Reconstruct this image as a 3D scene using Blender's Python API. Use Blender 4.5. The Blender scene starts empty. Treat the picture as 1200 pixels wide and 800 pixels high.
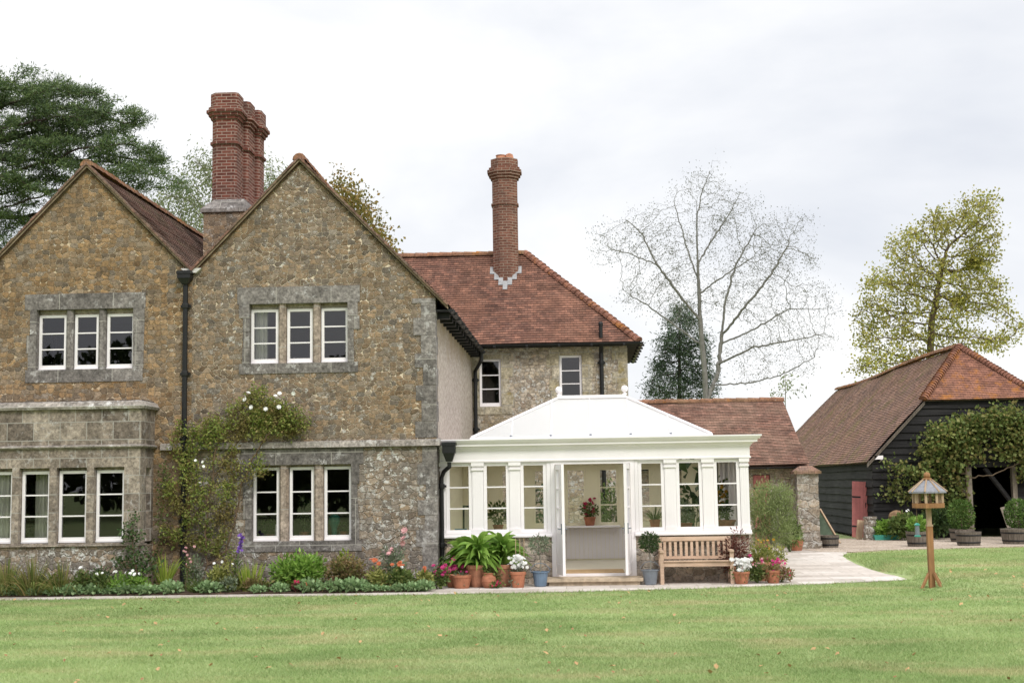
import bpy, bmesh, math, random
import numpy as np
from mathutils import Vector, Matrix, noise
from mathutils.geometry import tessellate_polygon

random.seed(7)
rng = np.random.default_rng(7)
S = bpy.context.scene
C = S.collection

# ------------------------------------------------------------------ camera
EYE = 2.0
YAW, PITCH, ROLL = 0.04904375, 0.10484379, 0.01579315
FPX = 1570.0                                   # focal length in pixels of a 1200 px wide frame
_f = Vector((-math.sin(YAW) * math.cos(PITCH), math.cos(YAW) * math.cos(PITCH), math.sin(PITCH)))
_r = Vector((math.cos(YAW), math.sin(YAW), 0))
_d = _f.cross(_r)
CR = _r * math.cos(ROLL) + _d * math.sin(ROLL)
CD = -_r * math.sin(ROLL) + _d * math.cos(ROLL)
CF = _f
cd = bpy.data.cameras.new("camera")
cam = bpy.data.objects.new("camera", cd)
C.objects.link(cam)
m = Matrix.Identity(4)
for i in range(3):
    m[i][0], m[i][1], m[i][2] = CR[i], -CD[i], -CF[i]
m[2][3] = EYE
cam.matrix_world = m
cd.sensor_width = 36
cd.lens = 36 * FPX / 1200
cd.clip_start = 0.1
cd.clip_end = 3000
S.camera = cam


def at(u, v, Y):
    """world point on the vertical plane y = Y seen at (u, v) of the 1200 x 800 frame"""
    d = CR * ((u - 600) / FPX) + CD * ((v - 400) / FPX) + CF
    return d * (Y / d.y) + Vector((0, 0, EYE))


def X_at(u, Y, v=600):
    return at(u, v, Y).x


# ------------------------------------------------------------------ world, sun, exposure
SUN_EL, SUN_AZ = math.radians(42), math.radians(152)   # azimuth from +Y, clockwise
W = bpy.data.worlds.new("World")
S.world = W
W.use_nodes = True
nt = W.node_tree
nt.nodes.clear()


def N(nt, typ, props=None, **ins):
    n = nt.nodes.new(typ)
    for k, v in (props or {}).items():
        setattr(n, k, v)
    for k, v in ins.items():
        key = k.replace('_', ' ')
        s = None
        for cand in n.inputs:
            if cand.name == key and cand.enabled:
                s = cand
                break
        if s is None:
            s = n.inputs[int(k[1:])] if k[0] == 'i' and k[1:].isdigit() else n.inputs[key]
        if hasattr(v, 'is_output'):
            nt.links.new(v, s)
        else:
            s.default_value = v
    return n


def c4(c):
    return (c[0], c[1], c[2], 1.0)


def ramp(nt, fac, stops, interp='LINEAR'):
    n = nt.nodes.new('ShaderNodeValToRGB')
    n.color_ramp.interpolation = interp
    el = n.color_ramp.elements
    while len(el) < len(stops):
        el.new(0.5)
    for e, (p, c) in zip(el, stops):
        e.position = p
        e.color = c4(c) if hasattr(c, '__len__') else (c, c, c, 1)
    nt.links.new(fac, n.inputs[0])
    return n.outputs[0]


def mix(nt, fac, a, b, mode='MIX'):
    n = nt.nodes.new('ShaderNodeMix')
    n.data_type = 'RGBA'
    n.blend_type = mode
    for s, v in ((n.inputs[0], fac), (n.inputs[6], a), (n.inputs[7], b)):
        if hasattr(v, 'is_output'):
            nt.links.new(v, s)
        elif hasattr(v, '__len__'):
            s.default_value = c4(v)
        else:
            s.default_value = v
    return n.outputs[2]


def math_n(nt, op, a, b=0.0, clamp=False):
    n = nt.nodes.new('ShaderNodeMath')
    n.operation = op
    n.use_clamp = clamp
    for s, v in ((n.inputs[0], a), (n.inputs[1], b)):
        if hasattr(v, 'is_output'):
            nt.links.new(v, s)
        else:
            s.default_value = v
    return n.outputs[0]


sky = N(nt, 'ShaderNodeTexSky', dict(sky_type='NISHITA', sun_disc=False, sun_elevation=SUN_EL, sun_rotation=SUN_AZ,
                                     air_density=1.0, dust_density=3.0, ozone_density=1.0))
tc = N(nt, 'ShaderNodeTexCoord')
mp = N(nt, 'ShaderNodeMapping', Vector=tc.outputs['Generated'], Scale=(1.0, 1.0, 2.6), Location=(0.35, 0.2, 0.1))
n1 = N(nt, 'ShaderNodeTexNoise', Vector=mp.outputs[0], Scale=2.1, Detail=6.0, Roughness=0.52, Distortion=0.25)
cl = ramp(nt, n1.outputs[0], [(0.33, (6.5, 6.75, 7.3)), (0.46, (7.8, 7.92, 8.2)), (0.58, (9.0, 9.0, 9.0))])
sp = N(nt, 'ShaderNodeSeparateXYZ', Vector=tc.outputs['Generated'])
up = N(nt, 'ShaderNodeMapRange', dict(interpolation_type='SMOOTHSTEP'), Value=sp.outputs[2], i1=0.40, i2=0.95, i3=1.0, i4=2.3)
cl2 = N(nt, 'ShaderNodeVectorMath', dict(operation='SCALE'), i0=cl, Scale=up.outputs[0])
cov = mix(nt, 0.93, sky.outputs[0], cl2.outputs[0])
bg = N(nt, 'ShaderNodeBackground', Color=cov, Strength=0.1)
wo = N(nt, 'ShaderNodeOutputWorld', Surface=bg.outputs[0])

sl = bpy.data.lights.new("sun", 'SUN')
sl.energy = 1.5
sl.angle = math.radians(18)
sl.color = (1.0, 0.965, 0.90)
sun = bpy.data.objects.new("sun", sl)
C.objects.link(sun)
sdir = Vector((math.sin(SUN_AZ) * math.cos(SUN_EL), math.cos(SUN_AZ) * math.cos(SUN_EL), math.sin(SUN_EL)))
sun.rotation_euler = sdir.to_track_quat('Z', 'Y').to_euler()
sun.location = sdir * 60

S.view_settings.view_transform = 'Standard'
S.view_settings.look = 'None'
S.view_settings.exposure = 0.32
S.view_settings.gamma = 1.0
S.view_settings.use_curve_mapping = False
S.render.engine = 'CYCLES'
S.cycles.max_bounces = 8
S.cycles.transparent_max_bounces = 12
S.cycles.use_denoising = True
S.cycles.caustics_reflective = False
S.cycles.caustics_refractive = False


# ------------------------------------------------------------------ scene-graph helpers
def tag(o, label=None, cat=None, group=None, kind=None):
    if label:
        o['label'] = label
    if cat:
        o['category'] = cat
    if group:
        o['group'] = group
    if kind:
        o['kind'] = kind
    return o


def thing(name, label, cat, loc=(0, 0, 0), group=None, rz=0):
    o = bpy.data.objects.new(name, None)
    o.empty_display_size = 0.2
    C.objects.link(o)
    o.location = loc
    o.rotation_euler.z = rz
    return tag(o, label, cat, group)


def mesh_np(name, V, F, mat, parent=None, smooth=False):
    V = np.asarray(V, dtype=np.float32)
    F = np.asarray(F, dtype=np.int32)
    k = F.shape[1]
    me = bpy.data.meshes.new(name)
    me.vertices.add(len(V))
    me.vertices.foreach_set('co', V.ravel())
    me.loops.add(F.size)
    me.loops.foreach_set('vertex_index', F.ravel())
    me.polygons.add(len(F))
    me.polygons.foreach_set('loop_start', np.arange(0, F.size, k, dtype=np.int32))
    if smooth:
        me.polygons.foreach_set('use_smooth', np.ones(len(F), dtype=bool))
    me.update(calc_edges=True)
    me.materials.append(mat)
    o = bpy.data.objects.new(name, me)
    C.objects.link(o)
    if parent:
        o.parent = parent
    return o


class MB:
    """collects polygons and links them as ONE mesh object, with metric projected UVs"""

    def __init__(s, M=None):
        s.v, s.f, s.uv, s.mi, s.sm = [], [], [], [], []
        s.M = M
        s.cur = 0
        s.smooth = False

    def poly(s, pts, uv=None):
        pts = [Vector(p) for p in pts]
        if s.M is not None:
            pts = [s.M @ p for p in pts]
        b = len(s.v)
        s.v += pts
        s.f.append(list(range(b, b + len(pts))))
        s.mi.append(s.cur)
        s.sm.append(s.smooth)
        if uv is None:
            n = (pts[1] - pts[0]).cross(pts[2] - pts[0])
            if n.length < 1e-12 and len(pts) > 3:
                n = (pts[2] - pts[0]).cross(pts[3] - pts[0])
            n.normalize()
            if abs(n.z) > 0.8:
                uv = [(p.x, p.y) for p in pts]
            else:
                t = Vector((-n.y, n.x, 0)).normalized()
                w = n.cross(t)
                uv = [(p.dot(t), p.dot(w)) for p in pts]
        s.uv.append(uv)

    def box(s, x0, x1, y0, y1, z0, z1, bev=0.0):
        a, b, c, d = (x0, y0), (x1, y0), (x1, y1), (x0, y1)
        s.prism([a, b, c, d], z0, z1)

    def prism(s, pts, z0, z1, top=None, caps=True):
        """pts counter-clockwise seen from above; top = another outline at z1"""
        top = top or pts
        n = len(pts)
        for i in range(n):
            j = (i + 1) % n
            s.poly([(*pts[i], z0), (*pts[j], z0), (*top[j], z1), (*top[i], z1)])
        if caps:
            s.poly([(*p, z1) for p in top])
            s.poly([(*p, z0) for p in reversed(pts)])

    def hexa(s, p):
        """8 points: bottom ccw, top ccw"""
        for q in ((0, 1, 5, 4), (1, 2, 6, 5), (2, 3, 7, 6), (3, 0, 4, 7), (4, 5, 6, 7), (3, 2, 1, 0)):
            s.poly([p[i] for i in q])

    def lathe(s, cx, cy, prof, n=16, caps=True):
        """prof: list of (r, z) upward"""
        sm = s.smooth
        s.smooth = True
        for (r0, z0), (r1, z1) in zip(prof, prof[1:]):
            for k in range(n):
                a, b = 2 * math.pi * k / n, 2 * math.pi * (k + 1) / n
                q = [(cx + r0 * math.cos(a), cy + r0 * math.sin(a), z0), (cx + r0 * math.cos(b), cy + r0 * math.sin(b), z0),
                     (cx + r1 * math.cos(b), cy + r1 * math.sin(b), z1), (cx + r1 * math.cos(a), cy + r1 * math.sin(a), z1)]
                if r0 < 1e-5:
                    q = [q[0], q[2], q[3]]
                elif r1 < 1e-5:
                    q = q[:3]
                s.poly(q, uv=[(p[0], p[2]) for p in q])
        s.smooth = sm
        if caps:
            r, z = prof[-1]
            if r > 1e-5:
                s.poly([(cx + r * math.cos(2 * math.pi * k / n), cy + r * math.sin(2 * math.pi * k / n), z) for k in range(n)])
            r, z = prof[0]
            if r > 1e-5:
                s.poly([(cx + r * math.cos(-2 * math.pi * k / n), cy + r * math.sin(-2 * math.pi * k / n), z) for k in range(n)])

    def tube(s, pts, r, n=8, r1=None):
        pts = [Vector(p) for p in pts]
        r1 = r if r1 is None else r1
        rings = []
        ref = None
        for i, p in enumerate(pts):
            t = (pts[min(i + 1, len(pts) - 1)] - pts[max(i - 1, 0)]).normalized()
            if ref is None:
                ref = Vector((1, 0, 0)) if abs(t.x) < 0.9 else Vector((0, 1, 0))
            a = (ref - t * ref.dot(t)).normalized()
            b = t.cross(a)
            ref = a
            rr = r + (r1 - r) * i / max(1, len(pts) - 1)
            rings.append([p + (a * math.cos(2 * math.pi * k / n) + b * math.sin(2 * math.pi * k / n)) * rr for k in range(n)])
        sm = s.smooth
        s.smooth = True
        for A, B in zip(rings, rings[1:]):
            for k in range(n):
                j = (k + 1) % n
                s.poly([A[k], A[j], B[j], B[k]])
        s.smooth = sm
        s.poly(list(reversed(rings[0])))
        s.poly(rings[-1])

    def ball(s, c, r, n=12, m=8, sz=1.0):
        prof = []
        for i in range(m + 1):
            a = -math.pi / 2 + math.pi * i / m
            prof.append((max(0.0, r * math.cos(a)) if 0 < i < m else 0.0, c[2] + r * sz * math.sin(a)))
        s.lathe(c[0], c[1], prof, n, caps=False)

    def build(s, name, mat, parent=None, merge=False):
        me = bpy.data.meshes.new(name)
        me.from_pydata([tuple(v) for v in s.v], [], s.f)
        uvl = me.uv_layers.new(name='UVMap')
        flat = [c for f in s.uv for p in f for c in p]
        uvl.data.foreach_set('uv', flat)
        me.polygons.foreach_set('material_index', s.mi)
        me.polygons.foreach_set('use_smooth', s.sm)
        for mm in (mat if isinstance(mat, (list, tuple)) else [mat]):
            me.materials.append(mm)
        if merge:
            bm = bmesh.new()
            bm.from_mesh(me)
            bmesh.ops.remove_doubles(bm, verts=bm.verts, dist=1e-4)
            bm.to_mesh(me)
            bm.free()
        me.update()
        o = bpy.data.objects.new(name, me)
        C.objects.link(o)
        if parent:
            o.parent = parent
        return o


def copy_tree(o, parent=None):
    c = o.copy()
    C.objects.link(c)
    if parent:
        c.parent = parent
    for ch in list(o.children):
        copy_tree(ch, c)
    return c


def facade(mb, zs, xl, xr, holes, y0, y1, sides=(True, True)):
    """wall facing -Y between outlines xl(z), xr(z); holes = (x0, x1, z0, z1)"""
    zz = sorted(set([round(z, 4) for z in zs] + [round(h[k], 4) for h in holes for k in (2, 3)]))
    for z0, z1 in zip(zz, zz[1:]):
        hs = sorted([(h[0], h[1]) for h in holes if h[2] <= z0 + 1e-4 and h[3] >= z1 - 1e-4])
        e = 1e-5
        L, Rr = (xl(z0 + e), xl(z1 - e)), (xr(z0 + e), xr(z1 - e))
        cur = L
        for a, b in hs + [(None, None)]:
            nx = Rr if a is None else (a, a)
            q = [(cur[0], z0), (nx[0], z0), (nx[1], z1), (cur[1], z1)]
            mb.poly([(x, y0, z) for x, z in q])
            mb.poly([(x, y1, z) for x, z in reversed(q)])
            cur = (b, b)
        if sides[0]:
            mb.poly([(L[0], y1, z0), (L[0], y0, z0), (L[1], y0, z1), (L[1], y1, z1)])
        if sides[1]:
            mb.poly([(Rr[0], y0, z0), (Rr[0], y1, z0), (Rr[1], y1, z1), (Rr[1], y0, z1)])
    for x0, x1, z0, z1 in holes:
        mb.poly([(x0, y0, z0), (x0, y1, z0), (x0, y1, z1), (x0, y0, z1)])
        mb.poly([(x1, y1, z0), (x1, y0, z0), (x1, y0, z1), (x1, y1, z1)])
        mb.poly([(x0, y0, z0), (x1, y0, z0), (x1, y1, z0), (x0, y1, z0)])
        mb.poly([(x0, y1, z1), (x1, y1, z1), (x1, y0, z1), (x0, y0, z1)])


def clip_v(poly, v0, v1):
    """clip a convex 2-D polygon to v0 <= v <= v1"""
    def half(P, k, s):
        out = []
        for i in range(len(P)):
            a, b = P[i], P[(i + 1) % len(P)]
            da, db = (a[1] - k) * s, (b[1] - k) * s
            if da >= 0:
                out.append(a)
            if da * db < 0:
                t = da / (da - db)
                out.append((a[0] + (b[0] - a[0]) * t, a[1] + (b[1] - a[1]) * t))
        return out
    P = half(poly, v0, 1)
    return half(P, v1, -1) if len(P) > 2 else []


def tiled(mb, O, U, poly, up, gauge=0.10, seg=0.55, sag=0.03, seed=0):
    """courses of tiles on a plane through O; U along the eaves, up = slope direction; poly in (u, v) metres"""
    O, U, Vd = Vector(O), Vector(U).normalized(), Vector(up).normalized()
    Nn = U.cross(Vd)
    if Nn.z < 0:
        Nn = -Nn
    flip = U.cross(Vd).z < 0
    vmin, vmax = min(p[1] for p in poly), max(p[1] for p in poly)
    k = 0
    v = vmin

    def pt(u, vv, lift):
        s = sag * noise.noise(Vector((u * 0.45 + seed, vv * 0.45, seed * 1.7)))
        s += 0.006 * noise.noise(Vector((u * 3.1 + seed, vv * 9.0, seed)))
        return O + U * u + Vd * vv + Nn * (lift + s)
    while v < vmax - 0.01:
        a, b = v, min(vmax, v + gauge)
        P = clip_v(poly, a, b)
        if len(P) > 2:
            lo = [p[0] for p in P if abs(p[1] - a) < 1e-4] or [p[0] for p in P]
            hi = [p[0] for p in P if abs(p[1] - b) < 1e-4] or [p[0] for p in P]
            l0, l1, h0, h1 = min(lo), max(lo), min(hi), max(hi)
            c0, c1 = max(l0, h0), min(l1, h1)
            cuts = [kk * seg for kk in range(int(math.floor(c0 / seg)), int(math.ceil(c1 / seg)) + 1) if c0 + .05 < kk * seg < c1 - .05]
            los, his = [l0] + cuts + [l1], [h0] + cuts + [h1]
            for u0, u1, w0, w1 in zip(los, los[1:], his, his[1:]):
                q = [pt(u0, a - .012, .030), pt(u1, a - .012, .030), pt(w1, b, .012), pt(w0, b, .012)]
                uvq = [(u0, a), (u1, a), (w1, b), (w0, b)]
                lip = [pt(u0, a - .012, .006), pt(u1, a - .012, .006), q[1], q[0]]
                uvl = [(u0, a - .01), (u1, a - .01), (u1, a), (u0, a)]
                if flip:
                    q, uvq, lip, uvl = q[::-1], uvq[::-1], lip[::-1], uvl[::-1]
                mb.poly(q, uv=uvq)
                mb.poly(lip, uv=uvl)
        v += gauge
        k += 1
    base = [O + U * p[0] + Vd * p[1] - Nn * 0.05 for p in poly]
    mb.poly(base if not flip else base[::-1])


def ridge_caps(mb, A, B, r=0.11, step=0.3, bump=0.02):
    """half-round ridge or bonnet tiles between two points"""
    A, B = Vector(A), Vector(B)
    n = max(1, int((B - A).length / step))
    t = (B - A).normalized()
    side = t.cross(Vector((0, 0, 1))).normalized()
    upv = side.cross(t)
    K = 6
    for i in range(n):
        P0, P1 = A.lerp(B, i / n), A.lerp(B, (i + 1.06) / n)
        j = random.uniform(-.008, .008)
        rings = []
        for P, rr in ((P0, r + bump), (P1, r)):
            rings.append([P + (side * math.cos(math.pi * k / K) + upv * math.sin(math.pi * k / K)) * rr - upv * (r * .55 + j) for k in range(K + 1)])
        for k in range(K):
            mb.poly([rings[0][k], rings[0][k + 1], rings[1][k + 1], rings[1][k]][::-1])
        mb.poly(rings[0])
        mb.poly(rings[1][::-1])


# ------------------------------------------------------------------ materials
def new_mat(name):
    mt = bpy.data.materials.new(name)
    mt.use_nodes = True
    t = mt.node_tree
    t.nodes.clear()
    out = t.nodes.new('ShaderNodeOutputMaterial')
    return mt, t, out


def finish(t, out, col, rough=0.8, bump=None, bstr=0.4, bdist=0.02, spec=0.3, metallic=0.0, extra=None):
    b = N(t, 'ShaderNodeBsdfPrincipled', Roughness=rough, Metallic=metallic)
    b.inputs['Specular IOR Level'].default_value = spec
    if hasattr(col, 'is_output'):
        t.links.new(col, b.inputs['Base Color'])
    else:
        b.inputs['Base Color'].default_value = c4(col)
    if bump is not None:
        bn = N(t, 'ShaderNodeBump', Strength=bstr, Distance=bdist, Height=bump)
        t.links.new(bn.outputs[0], b.inputs['Normal'])
    t.links.new(b.outputs[0], out.inputs[0])
    return b


def uvs(t):
    return N(t, 'ShaderNodeUVMap', dict(uv_map='UVMap')).outputs[0]


def obj_co(t):
    return N(t, 'ShaderNodeNewGeometry').outputs['Position']


def simple(name, col, rough=0.6, var=0.12, scale=6.0, spec=0.3, metallic=0.0, bump=0.0):
    mt, t, out = new_mat(name)
    p = obj_co(t)
    n = N(t, 'ShaderNodeTexNoise', Vector=p, Scale=scale, Detail=5.0, Roughness=0.6)
    lo = tuple(c * (1 - var) for c in col)
    hi = tuple(min(1, c * (1 + var)) for c in col)
    c = ramp(t, n.outputs[0], [(0.3, lo), (0.7, hi)])
    finish(t, out, c, rough, bump=n.outputs[0] if bump else None, bstr=bump, spec=spec, metallic=metallic)
    return mt


def rubble(name, cols, mortar, grey, grey_amt, white_amt, sx=7.4, sy=10.6, seed=0.0, mort_w=0.045, ochre=(0.30, 0.17, 0.06), ochre_amt=0.0):
    """coursed rubble sandstone with lichen"""
    mt, t, out = new_mat(name)
    uv = uvs(t)
    p = obj_co(t)
    d = N(t, 'ShaderNodeTexNoise', dict(noise_dimensions='2D'), Vector=uv, Scale=4.0, Detail=5.0, Roughness=0.62)
    dv = N(t, 'ShaderNodeVectorMath', dict(operation='SCALE'), i0=d.outputs[1], Scale=0.085)
    co = N(t, 'ShaderNodeVectorMath', dict(operation='ADD'), i0=uv, i1=dv.outputs[0])
    mp = N(t, 'ShaderNodeMapping', Vector=co.outputs[0], Scale=(sx, sy, 1), Location=(seed, seed * .7, 0))
    v1 = N(t, 'ShaderNodeTexVoronoi', dict(voronoi_dimensions='2D', feature='F1', distance='CHEBYCHEV'), Vector=mp.outputs[0], Scale=1.0, Randomness=0.74)
    v2 = N(t, 'ShaderNodeTexVoronoi', dict(voronoi_dimensions='2D', feature='F2', distance='CHEBYCHEV'), Vector=mp.outputs[0], Scale=1.0, Randomness=0.74)
    edge = math_n(t, 'SUBTRACT', v2.outputs['Distance'], v1.outputs['Distance'])
    rnd = N(t, 'ShaderNodeSeparateColor', Color=v1.outputs['Color'])
    k = len(cols)
    stone = ramp(t, rnd.outputs[0], [(i / (k - 1), c) for i, c in enumerate(cols)])
    val = ramp(t, rnd.outputs[1], [(0.0, 0.66), (1.0, 1.38)])
    stone = mix(t, 1.0, stone, val, 'MULTIPLY')
    fine = N(t, 'ShaderNodeTexNoise', Vector=p, Scale=22.0, Detail=6.0, Roughness=0.7)
    stone = mix(t, 0.9, stone, ramp(t, fine.outputs[0], [(0.3, 0.38), (0.7, 1.6)]), 'MULTIPLY')
    mid = N(t, 'ShaderNodeTexNoise', Vector=p, Scale=7.0, Detail=7.0, Roughness=0.75)
    stone = mix(t, 0.8, stone, ramp(t, mid.outputs[0], [(0.33, 0.8), (0.67, 1.2)]), 'MULTIPLY')
    # broad stains
    big = N(t, 'ShaderNodeTexNoise', Vector=p, Scale=0.55, Detail=5.0, Roughness=0.6)
    if ochre_amt:
        om = ramp(t, big.outputs[0], [(0.42, 0.0), (0.62, ochre_amt)])
        stone = mix(t, om, stone, ochre)
    big2 = N(t, 'ShaderNodeTexNoise', Vector=p, Scale=0.9, Detail=7.0, Roughness=0.68)
    gm = ramp(t, big2.outputs[0], [(0.44 - grey_amt * .25, 0.0), (0.76 - grey_amt * .15, min(1, grey_amt))])
    gm2 = math_n(t, 'MULTIPLY', gm, ramp(t, fine.outputs[0], [(0.3, 0.55), (0.6, 1.0)]))
    stone = mix(t, gm2, stone, grey)
    mw = N(t, 'ShaderNodeTexNoise', Vector=p, Scale=1.6, Detail=3.0)
    edge2 = math_n(t, 'ADD', edge, ramp(t, mw.outputs[0], [(0.35, 0.0), (0.62, mort_w * 1.1)]))
    mm = ramp(t, edge2, [(mort_w * .8, 1.0), (mort_w * 2.2, 0.0)])
    mort = mix(t, 0.6, mortar, ramp(t, fine.outputs[0], [(0.2, 0.6), (0.8, 1.35)]), 'MULTIPLY')
    col = mix(t, mm, stone, mort)
    sp = N(t, 'ShaderNodeTexNoise', Vector=p, Scale=9.0, Detail=8.0, Roughness=0.74)
    wm = ramp(t, sp.outputs[0], [(0.63 - white_amt * .12, 0.0), (0.66 - white_amt * .12, 1.0)])
    wm = math_n(t, 'MULTIPLY', wm, ramp(t, big2.outputs[0], [(0.45 - white_amt * .1, 0.0), (0.6, min(1, .25 + white_amt))]))
    col = mix(t, wm, col, (0.60, 0.59, 0.56))
    hgt = math_n(t, 'ADD', ramp(t, edge, [(0.0, 0.0), (0.16, 1.0)]), math_n(t, 'MULTIPLY', fine.outputs[0], 0.5))
    finish(t, out, col, 0.92, bump=hgt, bstr=0.8, bdist=0.03, spec=0.15)
    return mt


def ashlar(name, cols, bw=0.55, bh=0.3, white=0.5, joint=(0.33, 0.31, 0.28), yellow=0.0, seed=0.0):
    mt, t, out = new_mat(name)
    uv = uvs(t)
    p = obj_co(t)
    mp = N(t, 'ShaderNodeMapping', Vector=uv, Location=(seed, 0.05 + seed, 0))
    br = N(t, 'ShaderNodeTexBrick', dict(offset=0.43, squash=1.0), Vector=mp.outputs[0], Color1=c4((0.2, 0.2, 0.2)), Color2=c4((0.9, 0.9, 0.9)),
           Mortar=c4((0.5, 0.5, 0.5)), Scale=1.0, Mortar_Size=0.008, Brick_Width=bw, Row_Height=bh, Bias=0.0)
    base = ramp(t, br.outputs[0], [(0.2, cols[0]), (0.55, cols[1]), (0.9, cols[2])])
    fine = N(t, 'ShaderNodeTexNoise', Vector=p, Scale=17.0, Detail=7.0, Roughness=0.72)
    base = mix(t, 0.9, base, ramp(t, fine.outputs[0], [(0.3, 0.35), (0.7, 1.65)]), 'MULTIPLY')
    md = N(t, 'ShaderNodeTexNoise', Vector=p, Scale=4.5, Detail=8.0, Roughness=0.75)
    base = mix(t, 0.85, base, ramp(t, md.outputs[0], [(0.33, 0.45), (0.66, 1.5)]), 'MULTIPLY')
    base = mix(t, br.outputs[1], base, joint)
    if yellow:
        yn = N(t, 'ShaderNodeTexNoise', Vector=p, Scale=3.0, Detail=6.0, Roughness=0.7)
        base = mix(t, ramp(t, yn.outputs[0], [(0.55, 0.0), (0.68, yellow)]), base, (0.28, 0.21, 0.06))
    sp = N(t, 'ShaderNodeTexNoise', Vector=p, Scale=6.5, Detail=9.0, Roughness=0.75)
    bm = N(t, 'ShaderNodeTexNoise', Vector=p, Scale=1.3, Detail=2.0)
    wm = math_n(t, 'MULTIPLY', ramp(t, sp.outputs[0], [(0.54, 0.0), (0.61, 1.0)]), ramp(t, bm.outputs[0], [(0.4, 0.0), (0.6, white)]))
    base = mix(t, wm, base, (0.60, 0.585, 0.575))
    finish(t, out, base, 0.92, bump=fine.outputs[0], bstr=0.5, bdist=0.02, spec=0.15)
    return mt


def brick(name, c1, c2, mortar, bw=0.225, bh=0.075, dirt=0.4):
    mt, t, out = new_mat(name)
    uv = uvs(t)
    p = obj_co(t)
    br = N(t, 'ShaderNodeTexBrick', dict(offset=0.5), Vector=uv, Color1=c4((0, 0, 0)), Color2=c4((1, 1, 1)), Mortar=c4((0.5, 0.5, 0.5)), Scale=1.0,
           Mortar_Size=0.009, Mortar_Smooth=0.2, Brick_Width=bw, Row_Height=bh)
    col = ramp(t, br.outputs[0], [(0.0, c1), (1.0, c2)])
    fine = N(t, 'ShaderNodeTexNoise', Vector=p, Scale=14.0, Detail=6.0, Roughness=0.7)
    col = mix(t, 0.7, col, ramp(t, fine.outputs[0], [(0.25, 0.5), (0.75, 1.4)]), 'MULTIPLY')
    col = mix(t, br.outputs[1], col, mortar)
    big = N(t, 'ShaderNodeTexNoise', Vector=p, Scale=1.7, Detail=6.0, Roughness=0.65)
    col = mix(t, ramp(t, big.outputs[0], [(0.5, 0.0), (0.7, dirt)]), col, (0.09, 0.06, 0.05))
    h = math_n(t, 'SUBTRACT', fine.outputs[0], br.outputs[1])
    finish(t, out, col, 0.9, bump=h, bstr=0.5, bdist=0.012, spec=0.15)
    return mt


def tiles(name, cols, tint, tint_amt, moss=0.0, moss_col=(0.12, 0.12, 0.035), white=0.2, orange=0.0, bh=0.1):
    mt, t, out = new_mat(name)
    uv = uvs(t)
    p = obj_co(t)
    br = N(t, 'ShaderNodeTexBrick', dict(offset=0.5), Vector=uv, Color1=c4((0, 0, 0)), Color2=c4((1, 1, 1)), Mortar=c4((0.3, 0.3, 0.3)), Scale=1.0,
           Mortar_Size=0.0035, Brick_Width=0.165, Row_Height=bh)
    k = len(cols)
    col = ramp(t, br.outputs[0], [(i / (k - 1), c) for i, c in enumerate(cols)])
    fine = N(t, 'ShaderNodeTexNoise', Vector=p, Scale=13.0, Detail=6.0, Roughness=0.72)
    col = mix(t, 0.8, col, ramp(t, fine.outputs[0], [(0.28, 0.45), (0.75, 1.45)]), 'MULTIPLY')
    big = N(t, 'ShaderNodeTexNoise', Vector=p, Scale=0.55, Detail=6.0, Roughness=0.65)
    col = mix(t, ramp(t, big.outputs[0], [(0.42, 0.0), (0.63, tint_amt)]), col, tint)
    md = N(t, 'ShaderNodeTexNoise', Vector=p, Scale=2.6, Detail=8.0, Roughness=0.75)
    col = mix(t, 0.85, col, ramp(t, md.outputs[0], [(0.34, 0.55), (0.66, 1.45)]), 'MULTIPLY')
    col = mix(t, br.outputs[1], col, (0.03, 0.022, 0.02))
    if moss:
        mn = N(t, 'ShaderNodeTexNoise', Vector=p, Scale=1.1, Detail=8.0, Roughness=0.72)
        col = mix(t, ramp(t, mn.outputs[0], [(0.52, 0.0), (0.64, moss)]), col, moss_col)
    if orange:
        on = N(t, 'ShaderNodeTexNoise', Vector=p, Scale=2.4, Detail=8.0, Roughness=0.75)
        col = mix(t, ramp(t, on.outputs[0], [(0.53, 0.0), (0.62, orange)]), col, (0.42, 0.17, 0.03))
    sp = N(t, 'ShaderNodeTexNoise', Vector=p, Scale=7.0, Detail=9.0, Roughness=0.75)
    col = mix(t, ramp(t, sp.outputs[0], [(0.64, 0.0), (0.69, white)]), col, (0.45, 0.42, 0.38))
    finish(t, out, col, 0.9, bump=fine.outputs[0], bstr=0.35, bdist=0.012, spec=0.15)
    return mt


def foliage(name, cols, trans=0.3, patch=None, patch_amt=0.0, pscale=0.6, rough=0.55):
    """leaves: colour differs from leaf to leaf and clump to clump"""
    mt, t, out = new_mat(name)
    g = N(t, 'ShaderNodeNewGeometry')
    k = len(cols)
    c = ramp(t, g.outputs['Random Per Island'], [(i / (k - 1), x) for i, x in enumerate(cols)])
    n = N(t, 'ShaderNodeTexNoise', Vector=g.outputs['Position'], Scale=pscale, Detail=3.0)
    c = mix(t, 0.6, c, ramp(t, n.outputs[0], [(0.3, 0.6), (0.7, 1.35)]), 'MULTIPLY')
    if patch is not None:
        n2 = N(t, 'ShaderNodeTexNoise', Vector=g.outputs['Position'], Scale=pscale * 1.9, Detail=4.0)
        c = mix(t, ramp(t, n2.outputs[0], [(0.48, 0.0), (0.62, patch_amt)]), c, patch)
    b = N(t, 'ShaderNodeBsdfPrincipled', Roughness=rough, Base_Color=c)
    b.inputs['Specular IOR Level'].default_value = 0.25
    tr = N(t, 'ShaderNodeBsdfTranslucent', Color=c)
    ms = N(t, 'ShaderNodeMixShader', Fac=trans, i1=b.outputs[0], i2=tr.outputs[0])
    t.links.new(ms.outputs[0], out.inputs[0])
    return mt


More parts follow.
